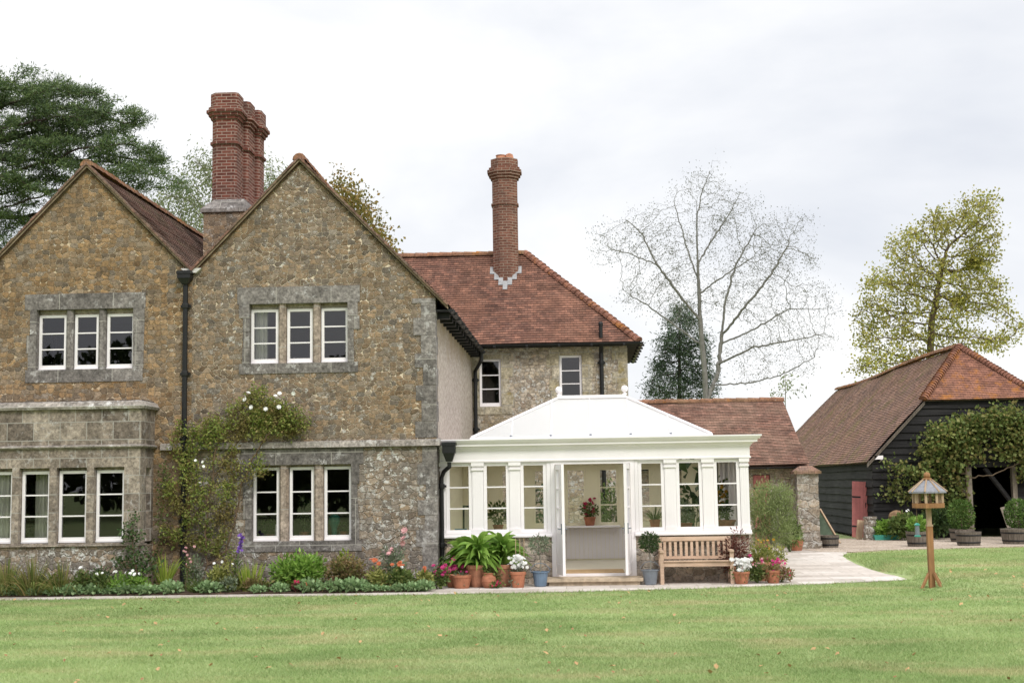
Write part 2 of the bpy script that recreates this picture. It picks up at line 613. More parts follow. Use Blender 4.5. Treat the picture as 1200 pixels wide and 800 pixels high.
def bark(name, a, b, scale=6.0):
    mt, t, out = new_mat(name)
    p = obj_co(t)
    mp = N(t, 'ShaderNodeMapping', Vector=p, Scale=(1, 1, .25))
    n = N(t, 'ShaderNodeTexNoise', Vector=mp.outputs[0], Scale=scale, Detail=8.0, Roughness=0.7)
    finish(t, out, ramp(t, n.outputs[0], [(0.3, a), (0.7, b)]), 0.9, bump=n.outputs[0], bstr=0.6, bdist=0.03, spec=0.1)
    return mt


def wood(name, a, b, axis=2, scale=14.0, rough=0.75):
    mt, t, out = new_mat(name)
    p = obj_co(t)
    sc = [1.0, 1.0, 1.0]
    sc[axis] = 0.07
    mp = N(t, 'ShaderNodeMapping', Vector=p, Scale=sc)
    n = N(t, 'ShaderNodeTexNoise', Vector=mp.outputs[0], Scale=scale * 2, Detail=6.0, Roughness=0.65)
    n2 = N(t, 'ShaderNodeTexNoise', Vector=p, Scale=2.5, Detail=4.0)
    c = ramp(t, n.outputs[0], [(0.3, a), (0.7, b)])
    c = mix(t, 0.6, c, ramp(t, n2.outputs[0], [(0.3, 0.7), (0.7, 1.25)]), 'MULTIPLY')
    finish(t, out, c, rough, bump=n.outputs[0], bstr=0.3, bdist=0.006, spec=0.2)
    return mt


M = {}
M['rub_l'] = rubble('ochre_rubble', [(0.159, 0.098, 0.052), (0.268, 0.166, 0.083), (0.201, 0.132, 0.074), (0.149, 0.122, 0.098), (0.299, 0.189, 0.095), (0.207, 0.173, 0.140)],
                    (0.537, 0.427, 0.299), (0.207, 0.181, 0.149), 0.4, 0.25, seed=3.0, mort_w=0.048, ochre_amt=0.12, ochre=(0.268, 0.165, 0.067))
M['rub_r'] = rubble('grey_brown_rubble', [(0.146, 0.100, 0.063), (0.244, 0.162, 0.094), (0.185, 0.131, 0.085), (0.140, 0.120, 0.101), (0.275, 0.183, 0.107), (0.201, 0.172, 0.143)],
                    (0.634, 0.531, 0.403), (0.213, 0.189, 0.165), 0.45, 0.45, seed=11.0, mort_w=0.05, ochre_amt=0.12, ochre=(0.268, 0.171, 0.073))
M['rub_low'] = rubble('weathered_rubble', [(0.165, 0.118, 0.08), (0.25, 0.175, 0.11), (0.205, 0.165, 0.13), (0.165, 0.142, 0.122), (0.275, 0.205, 0.145), (0.215, 0.19, 0.165)],
                      (0.40, 0.345, 0.29), (0.24, 0.215, 0.19), 0.5, 0.75, sx=5.8, sy=8.2, seed=5.0, mort_w=0.045)
M['rub_wing'] = rubble('buff_rubble', [(0.32, 0.26, 0.19), (0.41, 0.33, 0.24), (0.30, 0.25, 0.20), (0.46, 0.39, 0.31), (0.33, 0.24, 0.17)],
                       (0.48, 0.42, 0.35), (0.36, 0.32, 0.285), 0.4, 0.75, seed=8.0, ochre_amt=0.35, ochre=(0.30, 0.23, 0.09))
M['rub_cons'] = rubble('dwarf_wall_rubble', [(0.36, 0.29, 0.23), (0.44, 0.36, 0.28), (0.32, 0.27, 0.23), (0.48, 0.41, 0.34), (0.38, 0.28, 0.21)],
                       (0.50, 0.45, 0.39), (0.40, 0.37, 0.34), 0.3, 0.5, sx=4.8, sy=7.2, seed=2.0, mort_w=0.04)
M['rub_pier'] = rubble('pier_rubble', [(0.26, 0.21, 0.16), (0.33, 0.26, 0.20), (0.22, 0.19, 0.16), (0.30, 0.25, 0.21)],
                       (0.37, 0.33, 0.29), (0.28, 0.26, 0.23), 0.5, 0.9, sx=2.6, sy=4.4, seed=1.0)
M['ash_grey'] = ashlar('grey_dressed_stone', [(0.135, 0.122, 0.115), (0.18, 0.163, 0.152), (0.215, 0.195, 0.183)], bw=1.1, bh=0.9, white=0.75)
M['ash_bay'] = ashlar('bay_dressed_stone', [(0.145, 0.118, 0.098), (0.23, 0.19, 0.155), (0.32, 0.272, 0.225)], bw=0.52, bh=0.345, white=0.45, seed=.11)
M['ash_pink'] = ashlar('mullion_stone', [(0.27, 0.21, 0.165), (0.31, 0.25, 0.205), (0.35, 0.285, 0.235)], bw=2.0, bh=0.8, white=0.15)
M['ash_wing'] = ashlar('buff_dressed_stone', [(0.33, 0.28, 0.19), (0.38, 0.33, 0.24), (0.42, 0.37, 0.29)], bw=0.5, bh=0.34, white=0.3, yellow=0.75)
M['string'] = ashlar('string_course_stone', [(0.24, 0.212, 0.19), (0.29, 0.26, 0.235), (0.34, 0.303, 0.275)], bw=0.9, bh=0.5, white=0.9)
M['brick1'] = brick('red_chimney_brick', (0.10, 0.034, 0.026), (0.195, 0.068, 0.049), (0.33, 0.25, 0.21), dirt=.65)
M['brick2'] = brick('brown_chimney_brick', (0.125, 0.054, 0.038), (0.215, 0.094, 0.066), (0.31, 0.24, 0.19), dirt=.6)
M['tile_old'] = tiles('dark_old_roof_tiles', [(0.135, 0.078, 0.062), (0.23, 0.125, 0.092), (0.18, 0.122, 0.098)], (0.19, 0.15, 0.12), 0.55, moss=0.35)
M['tile_red'] = tiles('red_clay_roof_tiles', [(0.12, 0.064, 0.050), (0.215, 0.105, 0.076), (0.155, 0.085, 0.065), (0.28, 0.138, 0.097)], (0.26, 0.13, 0.085), 0.5, white=0.35)
M['tile_out'] = tiles('lichened_red_roof_tiles', [(0.14, 0.08, 0.060), (0.25, 0.13, 0.095), (0.185, 0.11, 0.085), (0.33, 0.175, 0.13)], (0.28, 0.185, 0.135), 0.6, white=0.9)
M['tile_barn'] = tiles('brown_barn_roof_tiles', [(0.13, 0.082, 0.066), (0.25, 0.148, 0.112), (0.185, 0.125, 0.10), (0.34, 0.20, 0.15)], (0.29, 0.155, 0.105), 0.5, moss=0.6, white=0.5)
M['tile_hip'] = tiles('orange_lichened_tiles', [(0.19, 0.088, 0.064), (0.29, 0.135, 0.092), (0.23, 0.11, 0.08)], (0.29, 0.15, 0.10), 0.4, orange=0.6, white=0.6)
M['ridge'] = tiles('lichened_ridge_tiles', [(0.20, 0.10, 0.065), (0.28, 0.14, 0.085), (0.24, 0.13, 0.09)], (0.26, 0.18, 0.10), 0.5, orange=0.6, white=0.5)
M['verge'] = simple('verge_mortar', (0.23, 0.175, 0.12), 0.9, 0.45, 5.0)
M['white'] = simple('white_joinery_paint', (0.86, 0.82, 0.835), 0.45, 0.03, 2.0, spec=0.4)  # slight magenta tint in the paint offsets green light bounced off the lawn
M['cream'] = simple('cream_paint', (0.86, 0.80, 0.60), 0.5, 0.03, 2.0)
M['black_metal'] = simple('black_cast_iron', (0.009, 0.009, 0.01), 0.45, 0.3, 8.0, spec=0.4)
M['lead'] = simple('lead_flashing', (0.30, 0.30, 0.305), 0.6, 0.2, 8.0)
M['mortar_w'] = simple('pale_mortar_flaunching', (0.62, 0.60, 0.58), 0.9, 0.15, 9.0)
M['terracotta'] = simple('terracotta', (0.37, 0.15, 0.085), 0.8, 0.3, 7.0)
M['terracotta_pale'] = simple('weathered_terracotta', (0.45, 0.21, 0.13), 0.85, 0.35, 7.0)
M['soil'] = simple('dark_soil', (0.075, 0.05, 0.035), 1.0, 0.5, 9.0, bump=0.8)
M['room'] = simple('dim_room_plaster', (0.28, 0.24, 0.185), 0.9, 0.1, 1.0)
M['curtain'] = simple('pale_curtain_cloth', (0.80, 0.78, 0.73), 0.9, 0.08, 4.0)
M['plastic_grey'] = simple('grey_zinc', (0.17, 0.19, 0.22), 0.5, 0.15, 9.0, spec=0.5)
M['blue_zinc'] = simple('blue_grey_zinc', (0.13, 0.19, 0.27), 0.5, 0.15, 9.0, spec=0.5)
M['red_paint'] = simple('faded_red_paint', (0.52, 0.185, 0.175), 0.7, 0.2, 3.0)
M['glaze_green'] = simple('green_glaze', (0.05, 0.30, 0.24), 0.3, 0.1, 5.0, spec=0.5)
M['wood_bench'] = wood('weathered_teak', (0.44, 0.30, 0.21), (0.62, 0.46, 0.35), axis=0)
M['wood_bird'] = wood('orange_stained_wood', (0.23, 0.115, 0.052), (0.36, 0.19, 0.088), axis=2)
M['wood_pale'] = wood('pale_wood', (0.37, 0.26, 0.17), (0.49, 0.36, 0.25), axis=2)
M['wood_grey'] = wood('silvered_oak', (0.17, 0.145, 0.115), (0.30, 0.26, 0.215), axis=2)
M['barrel'] = wood('old_barrel_oak', (0.10, 0.085, 0.07), (0.21, 0.18, 0.15), axis=2)
M['slate'] = simple('grey_roof_felt', (0.23, 0.235, 0.26), 0.8, 0.2, 20.0)
M['staddle'] = simple('rusty_lichened_stone', (0.24, 0.15, 0.085), 0.95, 0.5, 9.0)
M['tan_mat'] = simple('tan_coir_mat', (0.52, 0.35, 0.19), 1.0, 0.15, 12.0)
M['cream_floor'] = simple('cream_floor_tiles', (0.72, 0.66, 0.54), 0.6, 0.05, 3.0)
M['steps'] = simple('sandstone_step', (0.46, 0.37, 0.27), 0.9, 0.3, 9.0, bump=0.3)


def glass_mat():
    mt, t, out = new_mat('window_glass')
    fr = N(t, 'ShaderNodeFresnel', IOR=1.52)
    f2 = math_n(t, 'MULTIPLY', fr.outputs[0], 1.7, True)
    tr = N(t, 'ShaderNodeBsdfTransparent', Color=c4((0.95, 0.96, 0.95)))
    gl = N(t, 'ShaderNodeBsdfGlossy', Color=c4((0.95, 0.95, 1.0)), Roughness=0.01)
    ms = N(t, 'ShaderNodeMixShader', Fac=f2, i1=tr.outputs[0], i2=gl.outputs[0])
    t.links.new(ms.outputs[0], out.inputs[0])
    return mt


M['glass'] = glass_mat()


def opal_mat():
    mt, t, out = new_mat('opal_roof_sheet')
    b = N(t, 'ShaderNodeBsdfPrincipled', Base_Color=c4((0.88, 0.89, 0.91)), Roughness=0.35)
    tr = N(t, 'ShaderNodeBsdfTranslucent', Color=c4((0.90, 0.90, 0.88)))
    ms = N(t, 'ShaderNodeMixShader', Fac=0.53, i1=b.outputs[0], i2=tr.outputs[0])
    t.links.new(ms.outputs[0], out.inputs[0])
    return mt


M['opal'] = opal_mat()


def boards_mat(name, c1, c2, pitch, gap, vertical=False, rough=0.85, wave=0.0):
    """painted or tarred boards; the boards themselves are modelled, this only varies their tone"""
    mt, t, out = new_mat(name)
    p = obj_co(t)
    sc = (0.25, 0.25, 6.0) if not vertical else (6, 6, .25)
    mp = N(t, 'ShaderNodeMapping', Vector=p, Scale=sc)
    n = N(t, 'ShaderNodeTexNoise', Vector=mp.outputs[0], Scale=3.0, Detail=6.0, Roughness=0.65)
    n2 = N(t, 'ShaderNodeTexNoise', Vector=p, Scale=0.8, Detail=5.0)
    c = ramp(t, n.outputs[0], [(0.3, c1), (0.72, c2)])
    c = mix(t, 0.7, c, ramp(t, n2.outputs[0], [(0.35, 0.6), (0.7, 1.5)]), 'MULTIPLY')
    finish(t, out, c, rough, bump=n.outputs[0], bstr=0.3, bdist=0.01, spec=0.25)
    return mt


M['tarred'] = boards_mat('tarred_weatherboard', (0.008, 0.008, 0.009), (0.038, 0.036, 0.036), 0.25, 0.01)


def roughcast():
    mt, t, out = new_mat('roughcast_render')
    p = obj_co(t)
    f = N(t, 'ShaderNodeTexNoise', Vector=p, Scale=11.0, Detail=8.0, Roughness=0.8)
    b = N(t, 'ShaderNodeTexNoise', Vector=p, Scale=1.1, Detail=5.0)
    c = ramp(t, f.outputs[0], [(0.36, (0.24, 0.195, 0.165)), (0.64, (0.60, 0.53, 0.47))])
    mpz = N(t, 'ShaderNodeSeparateXYZ', Vector=p)
    hz = math_n(t, 'ADD', mpz.outputs[2], math_n(t, 'MULTIPLY', b.outputs[0], 1.4))
    c = mix(t, N(t, 'ShaderNodeMapRange', Value=hz, i1=5.4, i2=6.1, i3=0.0, i4=0.85).outputs[0], c, (0.31, 0.23, 0.14))
    finish(t, out, c, 0.95, bump=f.outputs[0], bstr=0.8, bdist=0.03, spec=0.1)
    return mt


M['roughcast'] = roughcast()


def lawn_mat():
    mt, t, out = new_mat('lawn_turf')
    p = obj_co(t)
    a = N(t, 'ShaderNodeTexNoise', Vector=p, Scale=0.45, Detail=6.0, Roughness=0.6)
    mp = N(t, 'ShaderNodeMapping', Vector=p, Scale=(0.35, 1.0, 1.0), Rotation=(0, 0, 0.12))
    s = N(t, 'ShaderNodeTexNoise', Vector=mp.outputs[0], Scale=1.1, Detail=7.0, Roughness=0.65)
    f = N(t, 'ShaderNodeTexNoise', Vector=p, Scale=26.0, Detail=6.0, Roughness=0.7)
    g = ramp(t, a.outputs[0], [(0.32, (0.21, 0.28, 0.105)), (0.5, (0.275, 0.35, 0.145)), (0.68, (0.345, 0.41, 0.19))])
    g = mix(t, ramp(t, s.outputs[0], [(0.50, 0.0), (0.70, 0.75)]), g, (0.40, 0.35, 0.19))
    g = mix(t, 0.8, g, ramp(t, f.outputs[0], [(0.28, 0.65), (0.72, 1.3)]), 'MULTIPLY')
    finish(t, out, g, 0.95, bump=f.outputs[0], bstr=0.7, bdist=0.03, spec=0.1)
    return mt


def blade_mat():
    mt, t, out = new_mat('grass_blades')
    g = N(t, 'ShaderNodeNewGeometry')
    p = g.outputs['Position']
    a = N(t, 'ShaderNodeTexNoise', Vector=p, Scale=0.45, Detail=6.0, Roughness=0.6)
    mp = N(t, 'ShaderNodeMapping', Vector=p, Scale=(0.35, 1.0, 1.0), Rotation=(0, 0, 0.12))
    s = N(t, 'ShaderNodeTexNoise', Vector=mp.outputs[0], Scale=1.1, Detail=7.0, Roughness=0.65)
    c = ramp(t, a.outputs[0], [(0.32, (0.235, 0.335, 0.12)), (0.5, (0.31, 0.41, 0.16)), (0.68, (0.40, 0.48, 0.22))])
    bm = N(t, 'ShaderNodeMapping', Vector=p, Scale=(0.10, 0.95, 1.0), Rotation=(0, 0, -0.10))
    bn = N(t, 'ShaderNodeTexNoise', Vector=bm.outputs[0], Scale=1.0, Detail=3.0)
    c = mix(t, 1.0, c, ramp(t, bn.outputs[0], [(0.36, 0.87), (0.62, 1.10)]), 'MULTIPLY')
    dry = math_n(t, 'ADD', ramp(t, s.outputs[0], [(0.50, 0.0), (0.70, 0.75)]), ramp(t, g.outputs['Random Per Island'], [(0.86, 0.0), (0.93, 0.35)]), True)
    c = mix(t, dry, c, (0.50, 0.44, 0.25))
    c = mix(t, 1.0, c, ramp(t, g.outputs['Random Per Island'], [(0.0, 0.88), (1.0, 1.12)]), 'MULTIPLY')
    b = N(t, 'ShaderNodeBsdfPrincipled', Roughness=0.6, Base_Color=c)
    b.inputs['Specular IOR Level'].default_value = 0.2
    tr = N(t, 'ShaderNodeBsdfTranslucent', Color=c)
    ms = N(t, 'ShaderNodeMixShader', Fac=0.35, i1=b.outputs[0], i2=tr.outputs[0])
    t.links.new(ms.outputs[0], out.inputs[0])
    return mt


M['lawn'] = lawn_mat()
M['blade'] = blade_mat()


def paving_mat():
    mt, t, out = new_mat('stone_paving')
    uv = uvs(t)
    p = obj_co(t)
    br = N(t, 'ShaderNodeTexBrick', dict(offset=0.37, offset_frequency=2), Vector=uv, Color1=c4((0, 0, 0)), Color2=c4((1, 1, 1)), Mortar=c4((0.5, 0.5, 0.5)),
           Scale=1.0, Mortar_Size=0.008, Brick_Width=0.82, Row_Height=0.55)
    c = ramp(t, br.outputs[0], [(0.0, (0.42, 0.37, 0.325)), (0.5, (0.53, 0.475, 0.425)), (1.0, (0.61, 0.56, 0.515))])
    f = N(t, 'ShaderNodeTexNoise', Vector=p, Scale=9.0, Detail=7.0, Roughness=0.7)
    c = mix(t, 0.6, c, ramp(t, f.outputs[0], [(0.3, 0.62), (0.7, 1.25)]), 'MULTIPLY')
    c = mix(t, math_n(t, 'MULTIPLY', br.outputs[1], .7), c, (0.27, 0.225, 0.175))
    finish(t, out, c, 0.9, bump=math_n(t, 'SUBTRACT', f.outputs[0], br.outputs[1]), bstr=0.4, bdist=0.012, spec=0.15)
    return mt


def gravel_mat():
    mt, t, out = new_mat('pea_gravel')
    p = obj_co(t)
    v = N(t, 'ShaderNodeTexVoronoi', Vector=p, Scale=28.0)
    r = N(t, 'ShaderNodeSeparateColor', Color=v.outputs['Color'])
    c = ramp(t, r.outputs[0], [(0.0, (0.27, 0.21, 0.16)), (0.5, (0.43, 0.35, 0.28)), (1.0, (0.54, 0.47, 0.40))])
    b = N(t, 'ShaderNodeTexNoise', Vector=p, Scale=0.8, Detail=5.0)
    c = mix(t, 0.6, c, ramp(t, b.outputs[0], [(0.35, 0.75), (0.7, 1.2)]), 'MULTIPLY')
    finish(t, out, c, 0.95, bump=v.outputs['Distance'], bstr=0.7, bdist=0.02, spec=0.1)
    return mt


M['paving'] = paving_mat()
M['gravel'] = gravel_mat()

# foliage
M['f_cedar'] = foliage('cedar_needles', [(0.04, 0.072, 0.03), (0.08, 0.125, 0.046), (0.155, 0.205, 0.075)], 0.15, pscale=0.45)
M['f_birch'] = foliage('birch_leaves', [(0.15, 0.185, 0.095), (0.22, 0.26, 0.13), (0.29, 0.32, 0.16)], 0.4)
M['f_autumn'] = foliage('turning_leaves', [(0.15, 0.155, 0.045), (0.24, 0.21, 0.055), (0.34, 0.22, 0.065)], 0.4, patch=(0.36, 0.19, 0.05), patch_amt=.5)
M['f_alder'] = foliage('sparse_grey_leaves', [(0.15, 0.155, 0.14), (0.20, 0.205, 0.18), (0.25, 0.25, 0.215)], 0.35)
M['f_conifer'] = foliage('conifer_sprays', [(0.03, 0.055, 0.032), (0.05, 0.085, 0.045), (0.08, 0.11, 0.055)], 0.15)
M['f_poplar'] = foliage('yellowing_poplar_leaves', [(0.21, 0.235, 0.06), (0.36, 0.36, 0.085), (0.52, 0.455, 0.115), (0.27, 0.28, 0.07)], 0.4, patch=(0.17, 0.115, 0.045), patch_amt=.35, pscale=.35)
M['f_vine'] = foliage('vine_leaves', [(0.085, 0.13, 0.035), (0.15, 0.205, 0.055), (0.235, 0.275, 0.085), (0.27, 0.22, 0.08)], 0.35, patch=(0.21, 0.165, 0.06), patch_amt=.15, pscale=.9)
M['f_rose'] = foliage('climbing_rose_leaves', [(0.14, 0.20, 0.045), (0.22, 0.28, 0.065), (0.32, 0.36, 0.09), (0.34, 0.27, 0.11)], 0.35, patch=(0.23, 0.15, 0.07), patch_amt=.65, pscale=1.1)
M['f_green'] = foliage('fresh_green_leaves', [(0.12, 0.24, 0.04), (0.205, 0.35, 0.06), (0.31, 0.46, 0.105)], 0.35, pscale=3.0)
M['f_dark'] = foliage('dark_green_leaves', [(0.035, 0.065, 0.022), (0.06, 0.105, 0.035), (0.10, 0.15, 0.05)], 0.25, pscale=2.0)
M['f_mid'] = foliage('mid_green_leaves', [(0.07, 0.115, 0.03), (0.12, 0.175, 0.045), (0.19, 0.23, 0.075)], 0.3, pscale=2.0)
M['f_lime'] = foliage('lime_sword_leaves', [(0.20, 0.30, 0.04), (0.32, 0.41, 0.06), (0.40, 0.43, 0.10)], 0.4, pscale=3.0)
M['f_sage'] = foliage('sage_green_leaves', [(0.16, 0.26, 0.115), (0.23, 0.345, 0.155), (0.31, 0.42, 0.21)], 0.25, pscale=3.0)
M['f_peony'] = foliage('bronze_tinted_leaves', [(0.16, 0.17, 0.05), (0.25, 0.19, 0.08), (0.30, 0.20, 0.11), (0.13, 0.17, 0.05)], 0.3, pscale=3.0)
M['f_olive'] = foliage('grey_olive_leaves', [(0.12, 0.16, 0.10), (0.18, 0.225, 0.14), (0.26, 0.30, 0.20)], 0.25, pscale=3.0)
M['f_willow'] = foliage('feathery_green_leaves', [(0.16, 0.21, 0.07), (0.24, 0.295, 0.11), (0.33, 0.38, 0.17)], 0.35, pscale=2.0)
M['f_acer'] = foliage('purple_maple_leaves', [(0.10, 0.035, 0.03), (0.17, 0.06, 0.05), (0.24, 0.11, 0.08)], 0.3, pscale=3.0)
M['f_variegated'] = foliage('yellow_green_leaves', [(0.12, 0.16, 0.035), (0.28, 0.30, 0.08), (0.44, 0.42, 0.15)], 0.3, pscale=3.0)
M['f_bed'] = foliage('long_border_leaves', [(0.075, 0.115, 0.025), (0.125, 0.175, 0.04), (0.22, 0.23, 0.07), (0.31, 0.24, 0.10)], 0.3, pscale=2.0)
M['f_box'] = foliage('clipped_box_leaves', [(0.05, 0.10, 0.02), (0.085, 0.155, 0.03), (0.13, 0.21, 0.05)], 0.2, pscale=3.0)
M['f_wood'] = foliage('distant_wood_leaves', [(0.02, 0.035, 0.012), (0.035, 0.055, 0.02), (0.05, 0.07, 0.03)], 0.2, pscale=.1)
M['p_white'] = foliage('white_petals', [(0.86, 0.86, 0.84), (0.92, 0.92, 0.90)], 0.12)
M['p_pink'] = foliage('pink_petals', [(0.70, 0.36, 0.38), (0.78, 0.50, 0.50)], 0.3)
M['p_red'] = foliage('crimson_petals', [(0.42, 0.02, 0.06), (0.55, 0.04, 0.12), (0.60, 0.10, 0.16)], 0.25)
M['p_magenta'] = foliage('magenta_petals', [(0.50, 0.03, 0.16), (0.62, 0.08, 0.26)], 0.25)
M['p_orange'] = foliage('coral_petals', [(0.55, 0.14, 0.06), (0.60, 0.20, 0.10)], 0.25)
M['p_violet'] = foliage('violet_petals', [(0.25, 0.12, 0.55), (0.36, 0.20, 0.66)], 0.3)
M['p_yellow'] = foliage('amber_petals', [(0.55, 0.30, 0.03), (0.62, 0.38, 0.06)], 0.3)
M['bark_d'] = bark('dark_bark', (0.03, 0.024, 0.02), (0.07, 0.055, 0.045))
M['bark_g'] = bark('grey_bark', (0.17, 0.155, 0.13), (0.30, 0.275, 0.235))
M['bark_pale'] = bark('pale_grey_bark', (0.13, 0.125, 0.115), (0.25, 0.24, 0.22))
M['bark_b'] = bark('brown_bark', (0.09, 0.065, 0.045), (0.17, 0.13, 0.09))
M['stem'] = simple('green_stems', (0.10, 0.14, 0.05), 0.8, 0.3, 5.0)
M['cane'] = simple('brown_canes', (0.13, 0.085, 0.05), 0.8, 0.3, 5.0)


# ================================================================== ground
def sstep(x, a, b):
    t = np.clip((np.asarray(x, float) - a) / (b - a), 0, 1)
    return t * t * (3 - 2 * t)


def ground_z(X, Y):
    return 0.14 * sstep(X, 6.15, 6.75) * sstep(Y, 21.5, 25.5) * (1 - sstep(Y, 29.0, 36.2))


def path_front(X):
    """front edge of the paving"""
    return np.interp(X, [-30, -9.85, -2.8, 0.0, 1.84, 3.6, 5.2, 6.2], [24.25, 24.35, 24.52, 24.72, 25.10, 25.55, 26.15, 26.5])


def build_ground():
    xs = np.concatenate([np.arange(-26, 5.6, 0.5), np.arange(5.6, 7.4, 0.12), np.arange(7.4, 30, 0.5)])
    ys = np.concatenate([np.arange(4, 46, 0.5)])
    gx, gy = np.meshgrid(xs, ys)
    z = ground_z(gx, gy)
    V = np.stack([gx, gy, z], -1).reshape(-1, 3)
    w = len(xs)
    idx = np.arange((len(ys) - 1) * (w))
    idx = idx[(idx % w) != w - 1]
    F = np.stack([idx, idx + 1, idx + w + 1, idx + w], -1)
    o = mesh_np('lawn', V, F, M['lawn'], smooth=True)
    tag(o, kind='structure')
    mb = MB()
    mb.poly([(-900, -900, -0.06), (900, -900, -0.06), (900, 1200, -0.06), (-900, 1200, -0.06)])
    tag(mb.build('ground', M['lawn']), kind='structure')


build_ground()


def sheet(name, outline, z, mat, thick=0.04):
    mb = MB()
    tri = tessellate_polygon([[Vector((x, y, 0)) for x, y in outline]])
    for a, b, c in tri:
        P = [Vector((*outline[k], z)) for k in (a, b, c)]
        if (P[1] - P[0]).cross(P[2] - P[0]).z < 0:
            P.reverse()
        mb.poly(P)
    n = len(outline)
    for i in range(n):
        a, b = outline[i], outline[(i + 1) % n]
        mb.poly([(*a, z - thick), (*b, z - thick), (*b, z), (*a, z)])
    return tag(mb.build(name, mat), kind='structure')


fx = [-26, -20, -14, -11, -8, -5.5, -2.8, -1.4, 0, 0.9, 1.84, 2.7, 3.6, 4.4, 5.2, 6.2]
outl = [(x, float(path_front(x)) + 0.03 * math.sin(x * 2.3)) for x in fx]
outl += [(6.42, 26.9), (6.22, 28.2), (6.2, 29.6), (6.28, 31.5), (6.45, 33.4), (6.6, 34.8), (7.0, 36.2), (7.1, 37.2), (6.0, 39.4), (3.8, 39.2), (3.5, 31.0), (3.45, 26.62),
         (-2.75, 26.62), (-2.95, 25.2), (-3.05, 25.0), (-3.6, 24.92), (-8, 24.88), (-26, 24.85)]
sheet('path', outl, 0.022, M['paving'], 0.06)
sheet('gravel_yard', [(6.4, 36.9), (7.2, 36.45), (8.2, 37.3), (9.5, 37.6), (12, 38.2), (26, 39.2), (26, 44.4), (6.4, 44.4), (5.6, 39.6)], 0.03, M['gravel'], 0.08)
sheet('flower_bed', [(-26, 24.87), (-8, 24.9), (-3.6, 24.94), (-3.1, 25.03), (-2.98, 25.25), (-2.85, 26.35), (-26, 26.35)], 0.05, M['soil'], 0.06)

# ================================================================== the stone house
YG, YB = 26.2, 25.4
XS = -2.8            # right corner of the front range
house = thing('stone_house', 'twin gabled sandstone house with red brick chimneys and white casement windows', 'house', (-6, 26.2, 0))
house_inv = Matrix.Translation((6, -26.2, 0))


def adopt(o, root):
    """parent o to root keeping the world place of its mesh data"""
    o.parent = root
    o.matrix_parent_inverse = Matrix.Translation(-Vector(root.location)) if root.rotation_euler.z == 0 else root.matrix_world.inverted()
    return o


def H(mb, name, mat, sub=None, **kw):
    o = mb.build(name, mat, **kw)
    if sub is None:
        adopt(o, house)
    else:
        o.parent = sub
    return o


SL = 1.03            # rise over run of the front gables
RX, LX, RZ = -5.5, -9.84, 8.47
VX = (RX + LX) / 2
VZ = RZ - (RX - VX) * SL
FZ = RZ - (XS - RX) * SL
LEFT_X = LX - (XS - RX)


def right_gable(z):
    xl = VX if z <= VZ else RX - (RZ - z) / SL
    xr = XS if z <= FZ else RX + (RZ - z) / SL
    return xl, xr


def left_gable(z):
    xl = LEFT_X if z <= FZ else LX - (RZ - z) / SL
    xr = VX if z <= VZ else LX + (RZ - z) / SL
    return xl, xr


TH = 0.38
HU_R = (-6.52, -4.54, 4.42, 5.62)      # three-light openings of the right gable
HL_R = (-6.46, -4.48, 0.93, 2.42)
HU_L = (-10.84, -8.86, 4.38, 5.60)
ZSTR = 2.73
mb = MB()
facade(mb, [ZSTR, VZ, FZ, RZ], lambda z: right_gable(z)[0], lambda z: right_gable(z)[1], [HU_R], YG, YG + TH)
H(mb, 'gable_wall', M['rub_r'])
mb = MB()
facade(mb, [0, ZSTR], lambda z: VX, lambda z: XS, [HL_R], YG, YG + TH)
H(mb, 'ground_floor_wall', M['rub_low'])
mb = MB()
facade(mb, [0, 2.0, VZ, FZ, RZ], lambda z: left_gable(z)[0], lambda z: left_gable(z)[1], [HU_L, (-12.0, -8.75, 0.9, 2.45)], YG, YG + TH)
H(mb, 'gable_wall', M['rub_l'])


def surround(hole, y, name='window_surround', lint=0.30, side=0.18, sill=0.20, proud=0.012, mull=((0, 0),), mat='ash_grey', ext=0.06, toothed=True):
    x0, x1, z0, z1 = hole
    mb = MB()
    mb.box(x0 - side - ext, x1 + side + ext, y - proud, y + 0.12, z1 - .004, z1 + lint)
    mb.box(x0 - side - .02, x1 + side + .02, y - proud - .006, y + 0.12, z0 - sill, z0 + .003)
    z, k = z0, 0
    while z < z1 - 0.01:
        h = min(random.uniform(0.26, 0.44), z1 - z)
        if z1 - (z + h) < 0.12:
            h = z1 - z
        for s in (-1, 1):
            w = side + (random.uniform(-0.07, 0.08) if toothed else 0)
            a, b = (x0 - w, x0 + .005) if s < 0 else (x1 - .005, x1 + w)
            mb.box(a, b, y - proud - random.uniform(0, .006), y + 0.14, z + .005, z + h - (.002 if z + h < z1 - .01 else .006))
        z += h
        k += 1
    o = H(mb, name, M[mat])
    return o


def mullions(xs, hole, y, w=0.15, mat='ash_pink', sub=None):
    mb = MB()
    for x in xs:
        z0, z1 = hole[2], hole[3]
        mb.prism([(x - w / 2, y + .07), (x - w / 2 + .04, y + .02), (x + w / 2 - .04, y + .02), (x + w / 2, y + .07), (x + w / 2, y + .3), (x - w / 2, y + .3)], z0, z1)
    return H(mb, 'mullion', M[mat])


